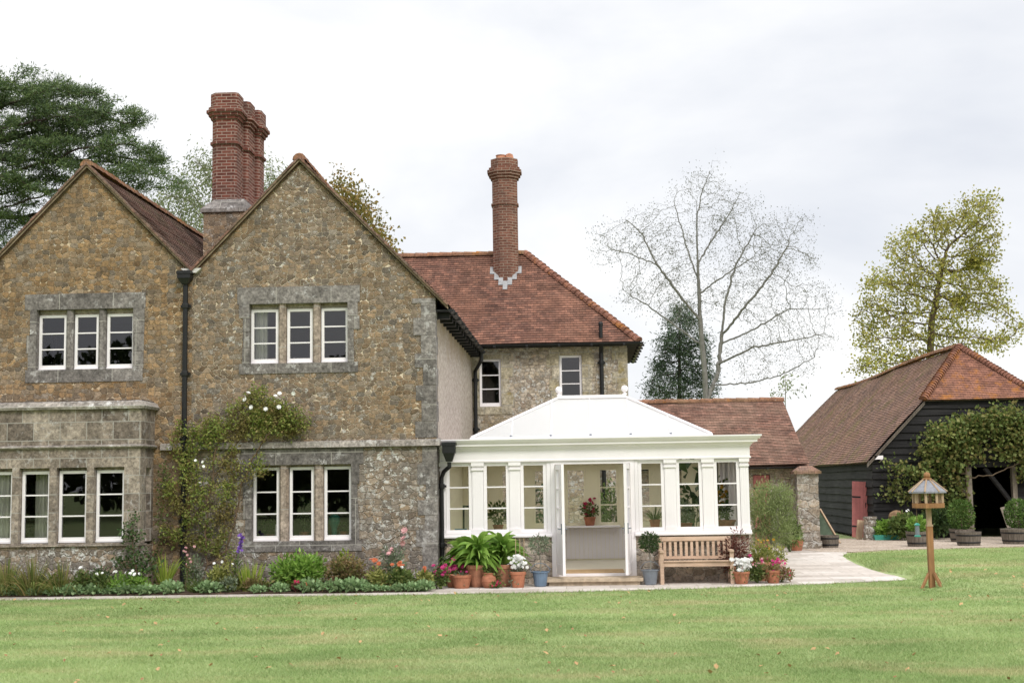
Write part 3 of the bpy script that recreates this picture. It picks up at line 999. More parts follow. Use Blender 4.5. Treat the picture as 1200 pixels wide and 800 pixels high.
def casement(x0, x1, z0, z1, y, bars=2, fw=0.055, bottom=0.10, Mx=None, root=None, mat='white', d=0.06, name='window'):
    """white casement light with horizontal bars; its glass is a sub-part"""
    mb = MB(Mx)
    mb.box(x0, x1, y, y + d, z0, z0 + bottom)
    mb.box(x0, x1, y, y + d, z1 - fw, z1)
    mb.box(x0, x0 + fw, y, y + d, z0 + bottom, z1 - fw)
    mb.box(x1 - fw, x1, y, y + d, z0 + bottom, z1 - fw)
    g0, g1 = z0 + bottom, z1 - fw
    for k in range(1, bars + 1):
        z = g0 + (g1 - g0) * k / (bars + 1)
        mb.box(x0 + fw, x1 - fw, y + .008, y + d - .01, z - .013, z + .013)
    mb.box(x0 - .0, x1 + .0, y - .02, y - .001, z0, z0 + .035)
    o = mb.build(name, M[mat])
    adopt(o, root or house)
    g = MB(Mx)
    g.poly([(x0 + fw, y + d * .55, g0), (x1 - fw, y + d * .55, g0), (x1 - fw, y + d * .55, g1), (x0 + fw, y + d * .55, g1)])
    go = g.build('pane', M['glass'])
    go.parent = o
    return o


def three_light(hole, y, mx, w=0.15, top=0.10):
    """mx = centres of the mullions"""
    x0, x1, z0, z1 = hole
    edges = [x0] + [e for c in mx for e in (c - w / 2, c + w / 2)] + [x1]
    for a, b in zip(edges[::2], edges[1::2]):
        casement(a + .012, b - .012, z0 + .004, z1 - top, y + 0.13)
    mb = MB()
    mb.box(x0 + .01, x1 - .01, y + .15, y + .30, z1 - top, z1 - .002)     # stone head above the lights
    H(mb, 'window_head', M['ash_pink'])


surround(HU_R, YG, lint=0.33)
mullions((-5.87, -5.18), HU_R, YG)
three_light(HU_R, YG, (-5.87, -5.18))
surround(HL_R, YG, lint=0.30, sill=0.20, mat='ash_grey')
mullions((-5.83, -5.14), HL_R, YG, w=0.18)
three_light(HL_R, YG, (-5.83, -5.14), w=0.18, top=.05)
surround(HU_L, YG, lint=0.31, sill=0.25)
mullions((-10.18, -9.52), HU_L, YG, w=0.14, mat='ash_grey')
three_light(HU_L, YG, (-10.18, -9.52), w=0.14)

# string course, quoins
mb = MB()
x = VX - .6
while x < XS + .06:
    w = min(random.uniform(0.7, 1.1), XS + .07 - x)
    j = random.uniform(0, .012)
    mb.hexa([(x + .002, YG - .085 - j, 2.745), (x + w - .002, YG - .085 - j, 2.745), (x + w - .002, YG + .1, 2.735), (x + .002, YG + .1, 2.735),
             (x + .002, YG - .06 - j, 2.86), (x + w - .002, YG - .06 - j, 2.86), (x + w - .002, YG + .1, 2.90), (x + .002, YG + .1, 2.90)])
    x += w
mb.box(XS - .0, XS + .07, YG + .103, YG + .5, 2.745, 2.88)
H(mb, 'string_course', M['string'])
mb = MB()
z, k = 0.05, 0
while z < FZ - .1:
    h = random.uniform(.28, .42)
    if z < 2.73 < z + h:
        h = 2.73 - z
    if 2.70 < z < 2.9:
        z = 2.905
        continue
    w = (.42, .24)[k % 2] + random.uniform(-.05, .05)
    mb.box(XS - w, XS + .008, YG - .008 - random.uniform(0, .008), YG + (.24, .42)[k % 2], z + .003, min(z + h, FZ - .03) - .003)
    z += h
    k += 1
H(mb, 'quoins', M['ash_grey'])
mb = MB()
mb.box(HL_R[0] - .45, HL_R[1] + .45, YG - .006, YG + .1, HL_R[3] + .302, 2.733)
H(mb, 'frieze_band', M['ash_grey'])

# side wall (roughcast) back to the rear wing
YW = 35.3
mb = MB()
mb.poly([(XS, YG + TH, 0), (XS, YW, 0), (XS, YW, FZ - .05), (XS, YG + TH, FZ - .05)])
mb.box(XS - .3, XS - .003, YG + TH, YW, 0, FZ - .06)
H(mb, 'side_wall', M['roughcast'])
mb = MB()
mb.poly([(LEFT_X, YW, 0), (LEFT_X, YG + TH, 0), (LEFT_X, YG + TH, FZ - .05), (LEFT_X, YW, FZ - .05)])
mb.box(LEFT_X + .003, LEFT_X + .3, YG + TH, YW, 0, FZ - .06)
H(mb, 'outer_wall', M['rub_l'])

# ---- bay window on the left
BX1 = -8.42
LIGHTS = [(-9.31, -8.74), (-10.04, -9.47), (-10.77, -10.20), (-11.50, -10.93), (-12.23, -11.66)]
mb = MB()
facade(mb, [0, 0.92], lambda z: -13.0, lambda z: BX1, [], YB, YB + .3)
mb.box(BX1 - .3, BX1, YB + .303, YG + .05, 0, 0.92)
bay_base = H(mb, 'bay_plinth', M['rub_low'])
mb = MB()
mb.box(-13.0, BX1 + .04, YB - .05, YB + .32, 0.925, 0.955)
mb.box(-13.0, BX1, YB, YB + .3, 0.957, 0.985)
facade(mb, [0.985, 2.42, 2.77], lambda z: -13.0, lambda z: BX1, [(a - .01, b + .01, 0.985, 2.42) for a, b in LIGHTS], YB, YB + .3)
facade_side = MB(Matrix.Translation((BX1, 0, 0)) @ Matrix.Rotation(math.radians(90), 4, 'Z'))
# return wall (faces +X): local x -> world y, local y -> world -x
facade(facade_side, [0.985, 2.42, 2.77], lambda z: YB + .303, lambda z: YG + .02, [(YB + .36, YG - .12, 0.985, 2.40)], 0.0, .3)
mb.v_off = len(mb.v)
for f, uv in zip(facade_side.f, facade_side.uv):
    mb.poly([facade_side.v[i] for i in f], uv=uv)
H(mb, 'bay_wall', M['ash_bay'])
mb = MB()
mb.box(-13.0, BX1 + .02, YB - .02, YB + .3, 2.852, 3.53)
mb.box(BX1 - .28, BX1 + .02, YB + .303, YG + .03, 2.852, 3.53)
H(mb, 'bay_parapet', M['ash_bay'])


def moulding(mb, prof, y, x1, z0):
    """profile (projection, z) run along the bay front and round its right end"""
    for (p0, a), (p1, b) in zip(prof, prof[1:]):
        mb.poly([(-13, y - p0, z0 + a), (x1 + p0, y - p0, z0 + a), (x1 + p1, y - p1, z0 + b), (-13, y - p1, z0 + b)])
        mb.poly([(x1 + p0, y - p0, z0 + a), (x1 + p0, YG + .04, z0 + a), (x1 + p1, YG + .04, z0 + b), (x1 + p1, y - p1, z0 + b)])


mb = MB()
moulding(mb, [(0, 0), (.03, .005), (.075, .035), (.07, .06), (.02, .078)], YB, BX1, 2.773)
moulding(mb, [(.02, 0), (.09, .0), (.11, .05), (.06, .13), (.0, .16), (-.3, .175)], YB, BX1, 3.533)
mb.poly([(-13, YB - .0, 3.70), (BX1, YB - .0, 3.70), (BX1, YG, 3.71), (-13, YG, 3.71)])
H(mb, 'bay_coping', M['string'])
for a, b in LIGHTS:
    casement(a + .004, b - .004, .99, 2.36, YB + .12, bottom=.10)
    mb = MB()
    mb.box(a, b, YB + .14, YB + .28, 2.36, 2.418)
    H(mb, 'window_head', M['ash_bay'])
casement(YB + .37, YG - .13, .99, 2.38, .10, Mx=Matrix.Translation((BX1, 0, 0)) @ Matrix.Rotation(math.radians(90), 4, 'Z'))
mb = MB()
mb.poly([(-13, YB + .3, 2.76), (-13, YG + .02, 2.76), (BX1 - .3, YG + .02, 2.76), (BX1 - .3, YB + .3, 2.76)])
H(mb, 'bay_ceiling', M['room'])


# ---- rooms behind the windows (inward facing shells)
def room(x0, x1, y0, y1, z0, z1, root=None, mat='room', name='room', floor=True):
    mb = MB()
    mb.poly([(x0, y1, z0), (x1, y1, z0), (x1, y1, z1), (x0, y1, z1)])
    mb.poly([(x0, y0, z0), (x0, y1, z0), (x0, y1, z1), (x0, y0, z1)])
    mb.poly([(x1, y1, z0), (x1, y0, z0), (x1, y0, z1), (x1, y1, z1)])
    mb.poly([(x0, y0, z0), (x1, y0, z0), (x1, y1, z0), (x0, y1, z0)])
    mb.poly([(x0, y1, z1), (x1, y1, z1), (x1, y0, z1), (x0, y0, z1)])
    o = mb.build(name, M[mat])
    return adopt(o, root or house)


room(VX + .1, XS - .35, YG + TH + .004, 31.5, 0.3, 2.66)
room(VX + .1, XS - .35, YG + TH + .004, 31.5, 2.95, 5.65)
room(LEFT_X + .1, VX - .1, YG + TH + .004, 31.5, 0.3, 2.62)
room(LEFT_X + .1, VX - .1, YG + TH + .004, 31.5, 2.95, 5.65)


def curtain(x0, x1, y, z0, z1, folds=6, mat='curtain'):
    mb = MB()
    mb.smooth = True
    n = folds * 6
    P = [(x0 + (x1 - x0) * i / n, y + .03 * math.sin(i / 6 * 2 * math.pi) + .01 * math.sin(i * 1.3)) for i in range(n + 1)]
    for a, b in zip(P, P[1:]):
        mb.poly([(*a, z0), (*b, z0), (*b, z1), (*a, z1)])
    return H(mb, 'curtain', M[mat])


curtain(-6.50, -6.22, YG + .34, 4.46, 5.55, 4)
curtain(-11.9, -11.0, YB + .36, 1.0, 2.4, 9)
curtain(-10.66, -10.40, YB + .5, 1.0, 2.4, 4)


# ---- roofs
OV = 0.26


def slope_len(dx):
    return dx * math.sqrt(1 + SL * SL)


def gable_slope(ridge_x, side, y0, y1, foot_dx, mat, name='roof', seed=1):
    """one slope of a gable whose ridge runs along Y; side +1 falls towards +X"""
    L = slope_len(foot_dx)
    upv = Vector((-side, 0, SL)).normalized()
    O = Vector((ridge_x + side * foot_dx, y0, RZ + .05 - foot_dx * SL))
    mb = MB()
    tiled(mb, O, (0, 1, 0), [(0, 0), (y1 - y0, 0), (y1 - y0, L), (0, L)], upv, seed=seed, sag=.04)
    return H(mb, name, M[mat])


YV = YG - .07
g1 = gable_slope(RX, 1, YV, 37.0, XS - RX + OV, 'tile_old', seed=1)
g2 = gable_slope(RX, -1, YV, 37.0, RX - VX, 'tile_old', seed=2)
g3 = gable_slope(LX, 1, YV, 36.0, VX - LX, 'tile_old', seed=3)
g4 = gable_slope(LX, -1, YV, 36.0, XS - RX + OV, 'tile_old', seed=4)
for rx, sub in ((RX, g1), (LX, g3)):
    mb = MB()
    ridge_caps(mb, (rx, YV - .02, RZ + .10), (rx, 36.5, RZ + .10), r=.12, step=.32)
    o = mb.build('ridge_tiles', M['ridge'])
    o.parent = sub
    o.matrix_parent_inverse = Matrix.Identity(4)
# verges: a mortar bed with tile edges above it
for rx, ll, rr, sub in ((RX, RX - VX, XS - RX + OV, g1), (LX, XS - RX + OV, VX - LX, g3)):
    mb = MB()
    for s, dx in ((-1, ll), (1, rr)):
        n = int(slope_len(dx) / .16)
        for k in range(n):
            a, b = k / n * dx, (k + 1) / n * dx
            j = random.uniform(0, .018)
            mb.cur = 0
            P = lambda d, up_, y: (rx + s * d, y, RZ + .05 - d * SL + up_)
            q = [P(a, -.045, YV - .005), P(b, -.045, YV - .005), P(b, -.045, YG + .02), P(a, -.045, YG + .02),
                 P(a, .004, YV - .005), P(b, .004, YV - .005), P(b, .004, YG + .02), P(a, .004, YG + .02)]
            if s < 0:
                q = [q[1], q[0], q[3], q[2], q[5], q[4], q[7], q[6]]
            mb.hexa(q)
            mb.cur = 1
            q = [P(a, .006, YV - .035 - j), P(b, .012, YV - .035 - j), P(b, .012, YV + .16), P(a, .006, YV + .16),
                 P(a, .05 + j, YV - .035 - j), P(b, .06 + j, YV - .035 - j), P(b, .06, YV + .16), P(a, .05, YV + .16)]
            if s < 0:
                q = [q[1], q[0], q[3], q[2], q[5], q[4], q[7], q[6]]
            mb.hexa(q)
    o = mb.build('verge_tiles', [M['verge'], M['tile_old']])
    o.parent = sub

# rear wing
WX1 = 1.3
YE, YR, ZE = YW - .32, 37.85, 5.62
wrise = RZ + .03 - ZE
wup = Vector((0, YR - YE, wrise)).normalized()
wl = math.hypot(YR - YE, wrise)
HX = -1.44          # ridge end
EX = WX1 + .32
mb = MB()
x0 = -9.0
tiled(mb, (x0, YE, ZE), (1, 0, 0), [(0, 0), (EX - x0, 0), (HX - x0, wl), (0, wl)], wup, seed=6, sag=.03)
wroof = H(mb, 'roof', M['tile_red'])
mb = MB()
YBK = 2 * YR - YE
hup = Vector((HX - EX, 0, wrise)).normalized()
hl = math.hypot(EX - HX, wrise)
tiled(mb, (EX, YE, ZE), (0, 1, 0), [(0, 0), (YBK - YE, 0), (YR - YE, hl)], hup, seed=7)
tiled(mb, (x0, YBK, ZE), (1, 0, 0), [(0, 0), (EX - x0, 0), (HX - x0, wl), (0, wl)], Vector((0, YR - YBK, wrise)), seed=8)
o = mb.build('roof_hip', M['tile_red'])
o.parent = wroof
mb = MB()
ridge_caps(mb, (-6.0, YR, RZ + .07), (HX, YR, RZ + .07), r=.12, step=.33)
o = mb.build('ridge_tiles', M['ridge'])
o.parent = wroof
mb = MB()
ridge_caps(mb, (EX, YE, ZE + .05), (HX, YR, RZ + .09), r=.105, step=.17, bump=.03)
ridge_caps(mb, (EX, YBK, ZE + .05), (HX, YR, RZ + .09), r=.105, step=.17, bump=.03)
o = mb.build('hip_tiles', M['tile_hip'])
o.parent = wroof

WH1, WH2 = (-2.62, -2.03, 4.0, 5.27), (-0.50, 0.11, 4.12, 5.33)
mb = MB()
facade(mb, [0, ZE + .02], lambda z: XS, lambda z: WX1, [WH1, WH2], YW, YW + .35)
mb.box(WX1 - .35, WX1 - .003, YW + .353, YBK - .3, 0, ZE)
mb.box(-9.0, WX1 - .36, YBK - .62, YBK - .3, 0, ZE)
H(mb, 'wing_wall', M['rub_wing'])
for h in (WH1, WH2):
    surround(h, YW, lint=.16, side=.26, sill=.2, mat='ash_wing', ext=0.0)
    casement(h[0] + .01, h[1] - .01, h[2] + .005, h[3] - .005, YW + .07, bottom=.1, fw=.06)
room(XS + .1, WX1 - .4, YW + .36, YW + 4, 3.0, 5.55)
mb = MB()
z, k = .1, 0
while z < ZE - .2:
    h = random.uniform(.3, .42)
    mb.box(WX1 - (.4, .25)[k % 2], WX1 + .008, YW - .012, YW + (.25, .4)[k % 2], z, min(z + h - .006, ZE))
    z += h
    k += 1
H(mb, 'quoins', M['ash_wing'])
mb = MB()
mb.box(.30, .62, YW - .012, YW + .06, 5.22, 5.34)
H(mb, 'wall_plate', M['wood_grey'])
# soffit
mb = MB()
mb.box(XS - .2, EX - .03, YE + .09, YW - .003, ZE - .08, ZE - .04)
mb.box(WX1 + .003, EX - .05, YW, YBK - .05, ZE - .08, ZE - .04)
H(mb, 'soffit', M['tarred'])


def gutter(mb, A, B, r=.062):
    A, B = Vector(A), Vector(B)
    t = (B - A).normalized()
    s = t.cross(Vector((0, 0, 1)))
    K = 8
    ring = [(math.cos(math.pi + math.pi * k / K) * r, math.sin(math.pi + math.pi * k / K) * r) for k in range(K + 1)]
    for rr in (1.0, .86):
        for k in range(K):
            a, b = ring[k], ring[k + 1]
            q = [A + s * a[0] * rr + Vector((0, 0, a[1] * rr)), A + s * b[0] * rr + Vector((0, 0, b[1] * rr)),
                 B + s * b[0] * rr + Vector((0, 0, b[1] * rr)), B + s * a[0] * rr + Vector((0, 0, a[1] * rr))]
            mb.poly(q if rr == 1.0 else q[::-1])
    mb.poly([A + s * a[0] + Vector((0, 0, a[1])) for a in ring])
    mb.poly([B + s * a[0] + Vector((0, 0, a[1])) for a in reversed(ring)])
    n = int((B - A).length / .9)
    for i in range(n + 1):
        P = A.lerp(B, (i + .5) / (n + 1))
        mb.box(P.x - .03 - abs(s.x) * r, P.x + .03 + abs(s.x) * r, P.y - .03 - abs(s.y) * r, P.y + .03 + abs(s.y) * r, P.z - r - .012, P.z - r * .3)


gx_ = XS + OV + .05
gz_ = RZ - (XS - RX + OV) * SL + .01
mb = MB()
gutter(mb, (gx_, YG - .02, gz_), (gx_, YE + .02, gz_))
mb.box(XS + .003, gx_ - .02, YG + .05, YE, gz_ - .03, gz_ - .0)
for k in range(14):
    y = YG + .3 + k * .63
    mb.box(XS + .004, gx_ - .05, y, y + .09, gz_ - .16, gz_ - .035)
H(mb, 'gutter', M['black_metal'])
mb = MB()
gutter(mb, (XS + .2, YE - .05, ZE - .02), (EX + .02, YE - .05, ZE - .02))
gutter(mb, (EX + .05, YE - .05, ZE - .02), (EX + .05, YBK, ZE - .02))
H(mb, 'gutter', M['black_metal'])


def downpipe(pts, r=.05, collars=(), hop=None, root=None, feet=None):
    mb = MB()
    mb.tube(pts, r, 10)
    for x, y, z in collars:
        mb.lathe(x, y, [(r + .018, z - .05), (r + .022, z - .03), (r + .022, z + .03), (r + .018, z + .05)], 10)
        mb.box(x - r - .05, x + r + .05, y + .02, y + r + .01, z - .025, z + .025)
    o = mb.build('downpipe', M['black_metal'])
    adopt(o, root or house)
    if hop:
        x, y, z, w, h = hop
        hb = MB()
        hb.prism([(x - .06, y - .06), (x + .06, y - .06), (x + .06, y + .06), (x - .06, y + .06)], z, z + h * .45,
                 [(x - w / 2, y - w * .45), (x + w / 2, y - w * .45), (x + w / 2, y + w * .4), (x - w / 2, y + w * .4)])
        hb.box(x - w / 2 - .012, x + w / 2 + .012, y - w * .45 - .012, y + w * .4, z + h * .45 + .001, z + h)
        hb.box(x - w / 2 - .025, x + w / 2 + .025, y - w * .45 - .025, y + w * .4 + .01, z + h - .05, z + h + .012)
        ho = hb.build('hopper', M['black_metal'])
        ho.parent = o
    return o


downpipe([(-7.79, YG - .07, 6.05), (-7.79, YG - .07, .1)], .052, [(-7.79, YG - .07, z) for z in (5.6, 4.25, 2.95, 2.2, 1.35)],
         (-7.79, YG - .1, 6.03, .24, .25))
mb = MB()
mb.hexa([(VX - .1, YV - .015, VZ + .03), (VX + .09, YV - .015, VZ + .03), (VX + .09, YG + .1, VZ + .03), (VX - .1, YG + .1, VZ + .03),
         (VX - .22, YV - .015, VZ + .12), (VX + .2, YV - .015, VZ + .12), (VX + .2, YG + .1, VZ + .12), (VX - .22, YG + .1, VZ + .12)])
H(mb, 'valley_flashing', M['mortar_w'])
downpipe([(gx_ - .02, YE - .3, gz_ - .03), (gx_ - .02, YE - .3, gz_ - .25), (XS + .09, YW - .14, gz_ - .5), (XS + .09, YW - .14, 2.0)], .05,
         [(XS + .09, YW - .14, z) for z in (4.7, 3.4)])
downpipe([(.62, YE - .05, ZE - .05), (.62, YW - .08, ZE - .25), (.62, YW - .08, .1)], .055, [(.62, YW - .08, z) for z in (5.1, 4.2)])
mb = MB()
mb.tube([(.62, YE + .12, ZE + .12), (.62, YE + .12, ZE + .52)], .05, 10)
mb.lathe(.62, YE + .12, [(.06, ZE + .43), (.065, ZE + .5), (.05, ZE + .55)], 10)
H(mb, 'vent_pipe', M['black_metal'])

# ---- chimneys
CX0, CX1, CY0, CY1 = -8.62, -7.55, 30.0, 32.6
mb = MB()
mb.box(CX0 + .06, CX1 - .06, CY0 + .06, CY1 - .06, 5.5, 8.30)
chim = H(mb, 'chimney', M['rub_r'])
mb = MB()
mb.box(CX0, CX1, CY0, CY1, 8.302, 8.38)
mb.prism([(CX0, CY0), (CX1, CY0), (CX1, CY1), (CX0, CY1)], 8.381, 8.64, [(CX0 + .27, CY0 + .22), (CX1 - .1, CY0 + .22), (CX1 - .1, CY1 - .2), (CX0 + .27, CY1 - .2)])
o = mb.build('shoulder_cap', M['ash_grey'])
o.parent = chim


def stack_outline(cx, cy, r):
    """a shaft with canted corners"""
    c = r * .42
    return [(cx - r + c, cy - r), (cx + r - c * .5, cy - r), (cx + r, cy - r + c * .5), (cx + r, cy + r - c), (cx + r - c, cy + r), (cx - r + c, cy + r), (cx - r, cy + r - c), (cx - r, cy - r + c)]


def shaft(mb, cx, cy, r, z0, z1, band, crown):
    mb.prism(stack_outline(cx, cy, r), z0, z1 - crown)
    mb.prism(stack_outline(cx, cy, r + .045), band, band + .07)
    z = z1 - crown
    for k, (e, h) in enumerate(((.04, .075), (.085, .075), (.13, .075), (.085, .075), (.04, crown - .3))):
        mb.prism(stack_outline(cx, cy, r + e), z + .001, z + h)
        z += h


mb = MB()
for k, cy in enumerate((30.62, 31.28, 31.94)):
    shaft(mb, -8.17 + .115 * k, cy, .30, 8.5, 11.20 - .03 * k, 9.98, .62)
for k, cy in enumerate((30.95, 31.61)):
    mb.box(-8.17 - .16 + .115 * k, -8.17 + .30 + .115 * k, cy - .1, cy + .1, 8.55, 11.0)
o = mb.build('brick_shaft', M['brick1'])
o.parent = chim

mb = MB()


def octo(cx, cy, r, a0=math.pi / 8):
    return [(cx + r * math.cos(a0 + k * math.pi / 4), cy + r * math.sin(a0 + k * math.pi / 4)) for k in range(8)]


kx, ky, kr = -1.97, 37.35, .38
mb.prism(octo(kx, ky, kr), 7.6, 10.55)
mb.prism(octo(kx, ky, kr + .035), 9.78, 9.84)
z = 10.551
for e, h in ((.05, .08), (.10, .08), (.14, .09), (.09, .07)):
    mb.prism(octo(kx, ky, kr + e), z, z + h - .002)
    z += h
mb.prism(octo(kx, ky, kr + .03), z, z + .24)
chim2 = H(mb, 'chimney', M['brick2'])
mb = MB()
mb.lathe(kx - .1, ky, [(.14, 11.1), (.15, 11.14), (.13, 11.22), (.15, 11.26)], 12)
mb.lathe(kx + .14, ky, [(.13, 11.1), (.13, 11.16), (.10, 11.28), (.0, 11.33)], 12)
o = mb.build('chimney_pot', M['terracotta_pale'])
o.parent = chim2
mb = MB()
mz = lambda y: ZE + (y - YE) * wrise / (YR - YE)
yb = ky - kr
for k in range(7):
    a = (k - 3) / 3
    x_, w_ = kx + a * .38, .0633
    lo_ = -.30 * (1 - abs(a) ** 1.4) - .06
    hi_ = lo_ + .26 + (.05 if k % 2 else 0)
    y0_ = yb + .30 * abs(a) + lo_ * .72 - .10
    y1_ = yb + .30 * abs(a) + hi_ * .72 - .06
    mb.poly([(x_ - w_, y0_, mz(y0_) + .055), (x_ + w_, y0_, mz(y0_) + .055), (x_ + w_, y1_, mz(y1_) + .065), (x_ - w_, y1_, mz(y1_) + .065)])
o = mb.build('lead_flashing', M['lead'])
o.parent = chim2


# ================================================================== conservatory
YC = 26.6
CL, CRX, CB = -2.78, 3.30, 31.5
cons = thing('conservatory', 'white painted conservatory with pale glazed lantern roof and open double doors', 'conservatory', (.26, YC, 0))


def K(mb, name, mat, sub=None):
    o = mb.build(name, M[mat] if isinstance(mat, str) else mat)
    if sub is None:
        adopt(o, cons)
    else:
        o.parent = sub
    return o


DX0, DX1 = -0.50, 0.98
mb = MB()
facade(mb, [0, .92], lambda z: CL + .02, lambda z: DX0 - .06, [], YC + .02, YC + .3)
K(mb, 'dwarf_wall', 'rub_cons')
mb = MB()
facade(mb, [0, .92], lambda z: DX1 + .06, lambda z: CRX - .03, [], YC + .02, YC + .3)
mb.box(CRX - .3, CRX - .031, YC + .303, CB, 0, .92)
K(mb, 'dwarf_wall', 'rub_cons')
mb = MB()
mb.box(2.08, 2.30, YC + .012, YC + .05, .335, .385)
K(mb, 'air_brick', 'black_metal')
mb = MB()
mb.box(CL + .02, CRX - .31, YC + .305, CB - .01, .02, .19)
K(mb, 'floor', 'cream_floor')
# sill
mb = MB()
for a, b in ((CL, DX0 - .07), (DX1 + .07, CRX + .02)):
    mb = MB()
    mb.box(a, b, YC - .04, YC + .3, .921, 1.02)
    mb.box(a, b, YC - .075, YC + .02, .935, .965)
    K(mb, 'sill', 'white')
mb = MB()
mb.box(CRX - .28, CRX + .02, YC + .303, CB, .921, 1.02)
K(mb, 'sill', 'white')
# glazed bays
GX = [(-2.59, -2.21), (-1.85, -1.47), (-1.12, -.735), (1.205, 1.585), (1.945, 2.325), (2.68, 3.06)]
for a, b in GX:
    casement(a - .065, b + .065, 1.022, 2.40, YC + .02, fw=.065, bottom=.065, root=cons, d=.05)
segs = [(CL, -2.657), (-2.143, -1.917), (-1.403, -1.187), (-.668, DX0 - .085), (DX1 + .085, 1.138), (1.652, 1.878), (2.392, 2.613), (3.127, CRX)]
for a, b in segs:
    mb = MB()
    mb.box(a + .003, b - .003, YC + .0, YC + .12, 1.022, 2.41)
    w = b - a
    if w > .12:
        nfl = max(2, int(w / .05))
        fw_ = (w - .04) / nfl
        for k in range(nfl):
            mb.box(a + .02 + k * fw_ + .008, a + .02 + (k + 1) * fw_ - .008, YC - .005, YC - .001, 1.10, 2.22)
        mb.box(a - .004, b + .004, YC - .028, YC - .001, 1.022, 1.095)
        mb.box(a - .008, b + .008, YC - .03, YC - .001, 2.25, 2.29)
        mb.box(a - .014, b + .014, YC - .04, YC - .001, 2.335, 2.41)
    K(mb, 'pilaster', 'white')
mb = MB()
mb.box(DX0 - .084, DX0 - .002, YC - .01, YC + .14, .16, 2.41)
mb.box(DX1 + .002, DX1 + .084, YC - .01, YC + .14, .16, 2.41)
mb.box(DX0 - .002, DX1 + .002, YC - .01, YC + .14, 2.345, 2.41)
mb.box(DX0 - .002, DX1 + .002, YC - .03, YC + .14, .16, .205)
K(mb, 'door_frame', 'white')


def run(mb, prof, x0, x1, y0, y1):
    """classical moulding along the front and round the right end; profile (projection, z)"""
    for (p0, a), (p1, b) in zip(prof, prof[1:]):
        mb.poly([(x0, y0 - p0, a), (x1 + p0, y0 - p0, a), (x1 + p1, y0 - p1, b), (x0, y0 - p1, b)])
        mb.poly([(x1 + p0, y0 - p0, a), (x1 + p0, y1, a), (x1 + p1, y1, b), (x1 + p1, y0 - p1, b)])


mb = MB()
run(mb, [(-.05, 2.412), (.05, 2.412), (.05, 2.44), (.03, 2.45), (.03, 2.63), (.05, 2.645), (.05, 2.665), (.09, 2.70), (.10, 2.72), (.17, 2.725), (.17, 2.77), (.20, 2.78), (.235, 2.82), (.25, 2.84), (.25, 2.862), (.12, 2.865)], CL, CRX, YC, CB)
L0, L1, M0, M1, LZ = -2.20, 2.66, 27.3, 30.9, 2.90


def ring(mb, x0, x1, y0, y1, a0, a1, b0, b1, z, flip=False):
    """flat ring between an outer and an inner rectangle"""
    for q in ([(x0, y0), (x1, y0), (a1, b0), (a0, b0)], [(x1, y0), (x1, y1), (a1, b1), (a1, b0)], [(x1, y1), (x0, y1), (a0, b1), (a1, b1)], [(x0, y1), (x0, y0), (a0, b0), (a0, b1)]):
        q = [(*p, z) for p in q]
        mb.poly(q[::-1] if flip else q)


ring(mb, CL, CRX + .13, YC - .13, CB + .2, L0, L1, M0, M1, 2.866)
ring(mb, CL + .03, CRX - .03, YC + .15, CB, L0, L1, M0, M1, 2.43, True)
for p, q in (((L0, M0), (L1, M0)), ((L1, M0), (L1, M1)), ((L1, M1), (L0, M1)), ((L0, M1), (L0, M0))):
    mb.poly([(*p, 2.43), (*q, 2.43), (*q, 2.90), (*p, 2.90)])
K(mb, 'cornice', 'white')

# lantern
RL, RR, RY, RZ2 = -.43, 1.0, 29.1, 3.80
A_, B_, C_, D_ = (L0, M0, LZ + .01), (L1, M0, LZ + .01), (L1, M1, LZ + .01), (L0, M1, LZ + .01)
R0, R1 = (RL, RY, RZ2), (RR, RY, RZ2)
mb = MB()
mb.poly([A_, B_, R1, R0])
mb.poly([B_, C_, R1])
mb.poly([C_, D_, R0, R1])
mb.poly([D_, A_, R0])
lant = K(mb, 'lantern_roof', 'opal')
mb = MB()
for a, b in ((A_, R0), (B_, R1), (C_, R1), (D_, R0)):
    mb.tube([Vector(a) + Vector((0, 0, .015)), Vector(b) + Vector((0, 0, .02))], .028, 6)
mb.box(RL - .03, RR + .03, RY - .06, RY + .06, RZ2 - .01, RZ2 + .06)
for k in range(1, 6):
    t = k / 6
    x = L0 + (L1 - L0) * t
    run_ = min(1.0, (x - L0) / (RL - L0), (L1 - x) / (L1 - RR))
    top = (x, M0 + (RY - M0) * run_, LZ + (RZ2 - LZ) * run_ + .012)
    mb.tube([(x, M0 + .01, LZ + .018), top], .008, 6)
mb.box(L0 - .03, L1 + .03, M0 - .04, M0 + .01, 2.868, LZ + .025)
mb.box(L0 - .03, L0 + .01, M0 + .011, M1, 2.868, LZ + .025)
mb.box(L1 - .01, L1 + .03, M0 + .011, M1, 2.868, LZ + .025)
K(mb, 'roof_bar', 'white', lant)
for k in range(1, 6):
    mb = MB()
    mb.ball((L0 + (L1 - L0) * k / 6, M0 - .02, LZ + .035), .028, 8, 6)
    K(mb, 'bar_end_cap', 'plastic_grey', lant)
for x in (RL, RR):
    mb = MB()
    mb.lathe(x, RY, [(.05, RZ2 + .06), (.05, RZ2 + .085), (.022, RZ2 + .095), (.022, RZ2 + .12)], 12)
    mb.ball((x, RY, RZ2 + .185), .075, 14, 10)
    K(mb, 'finial', 'white', lant)

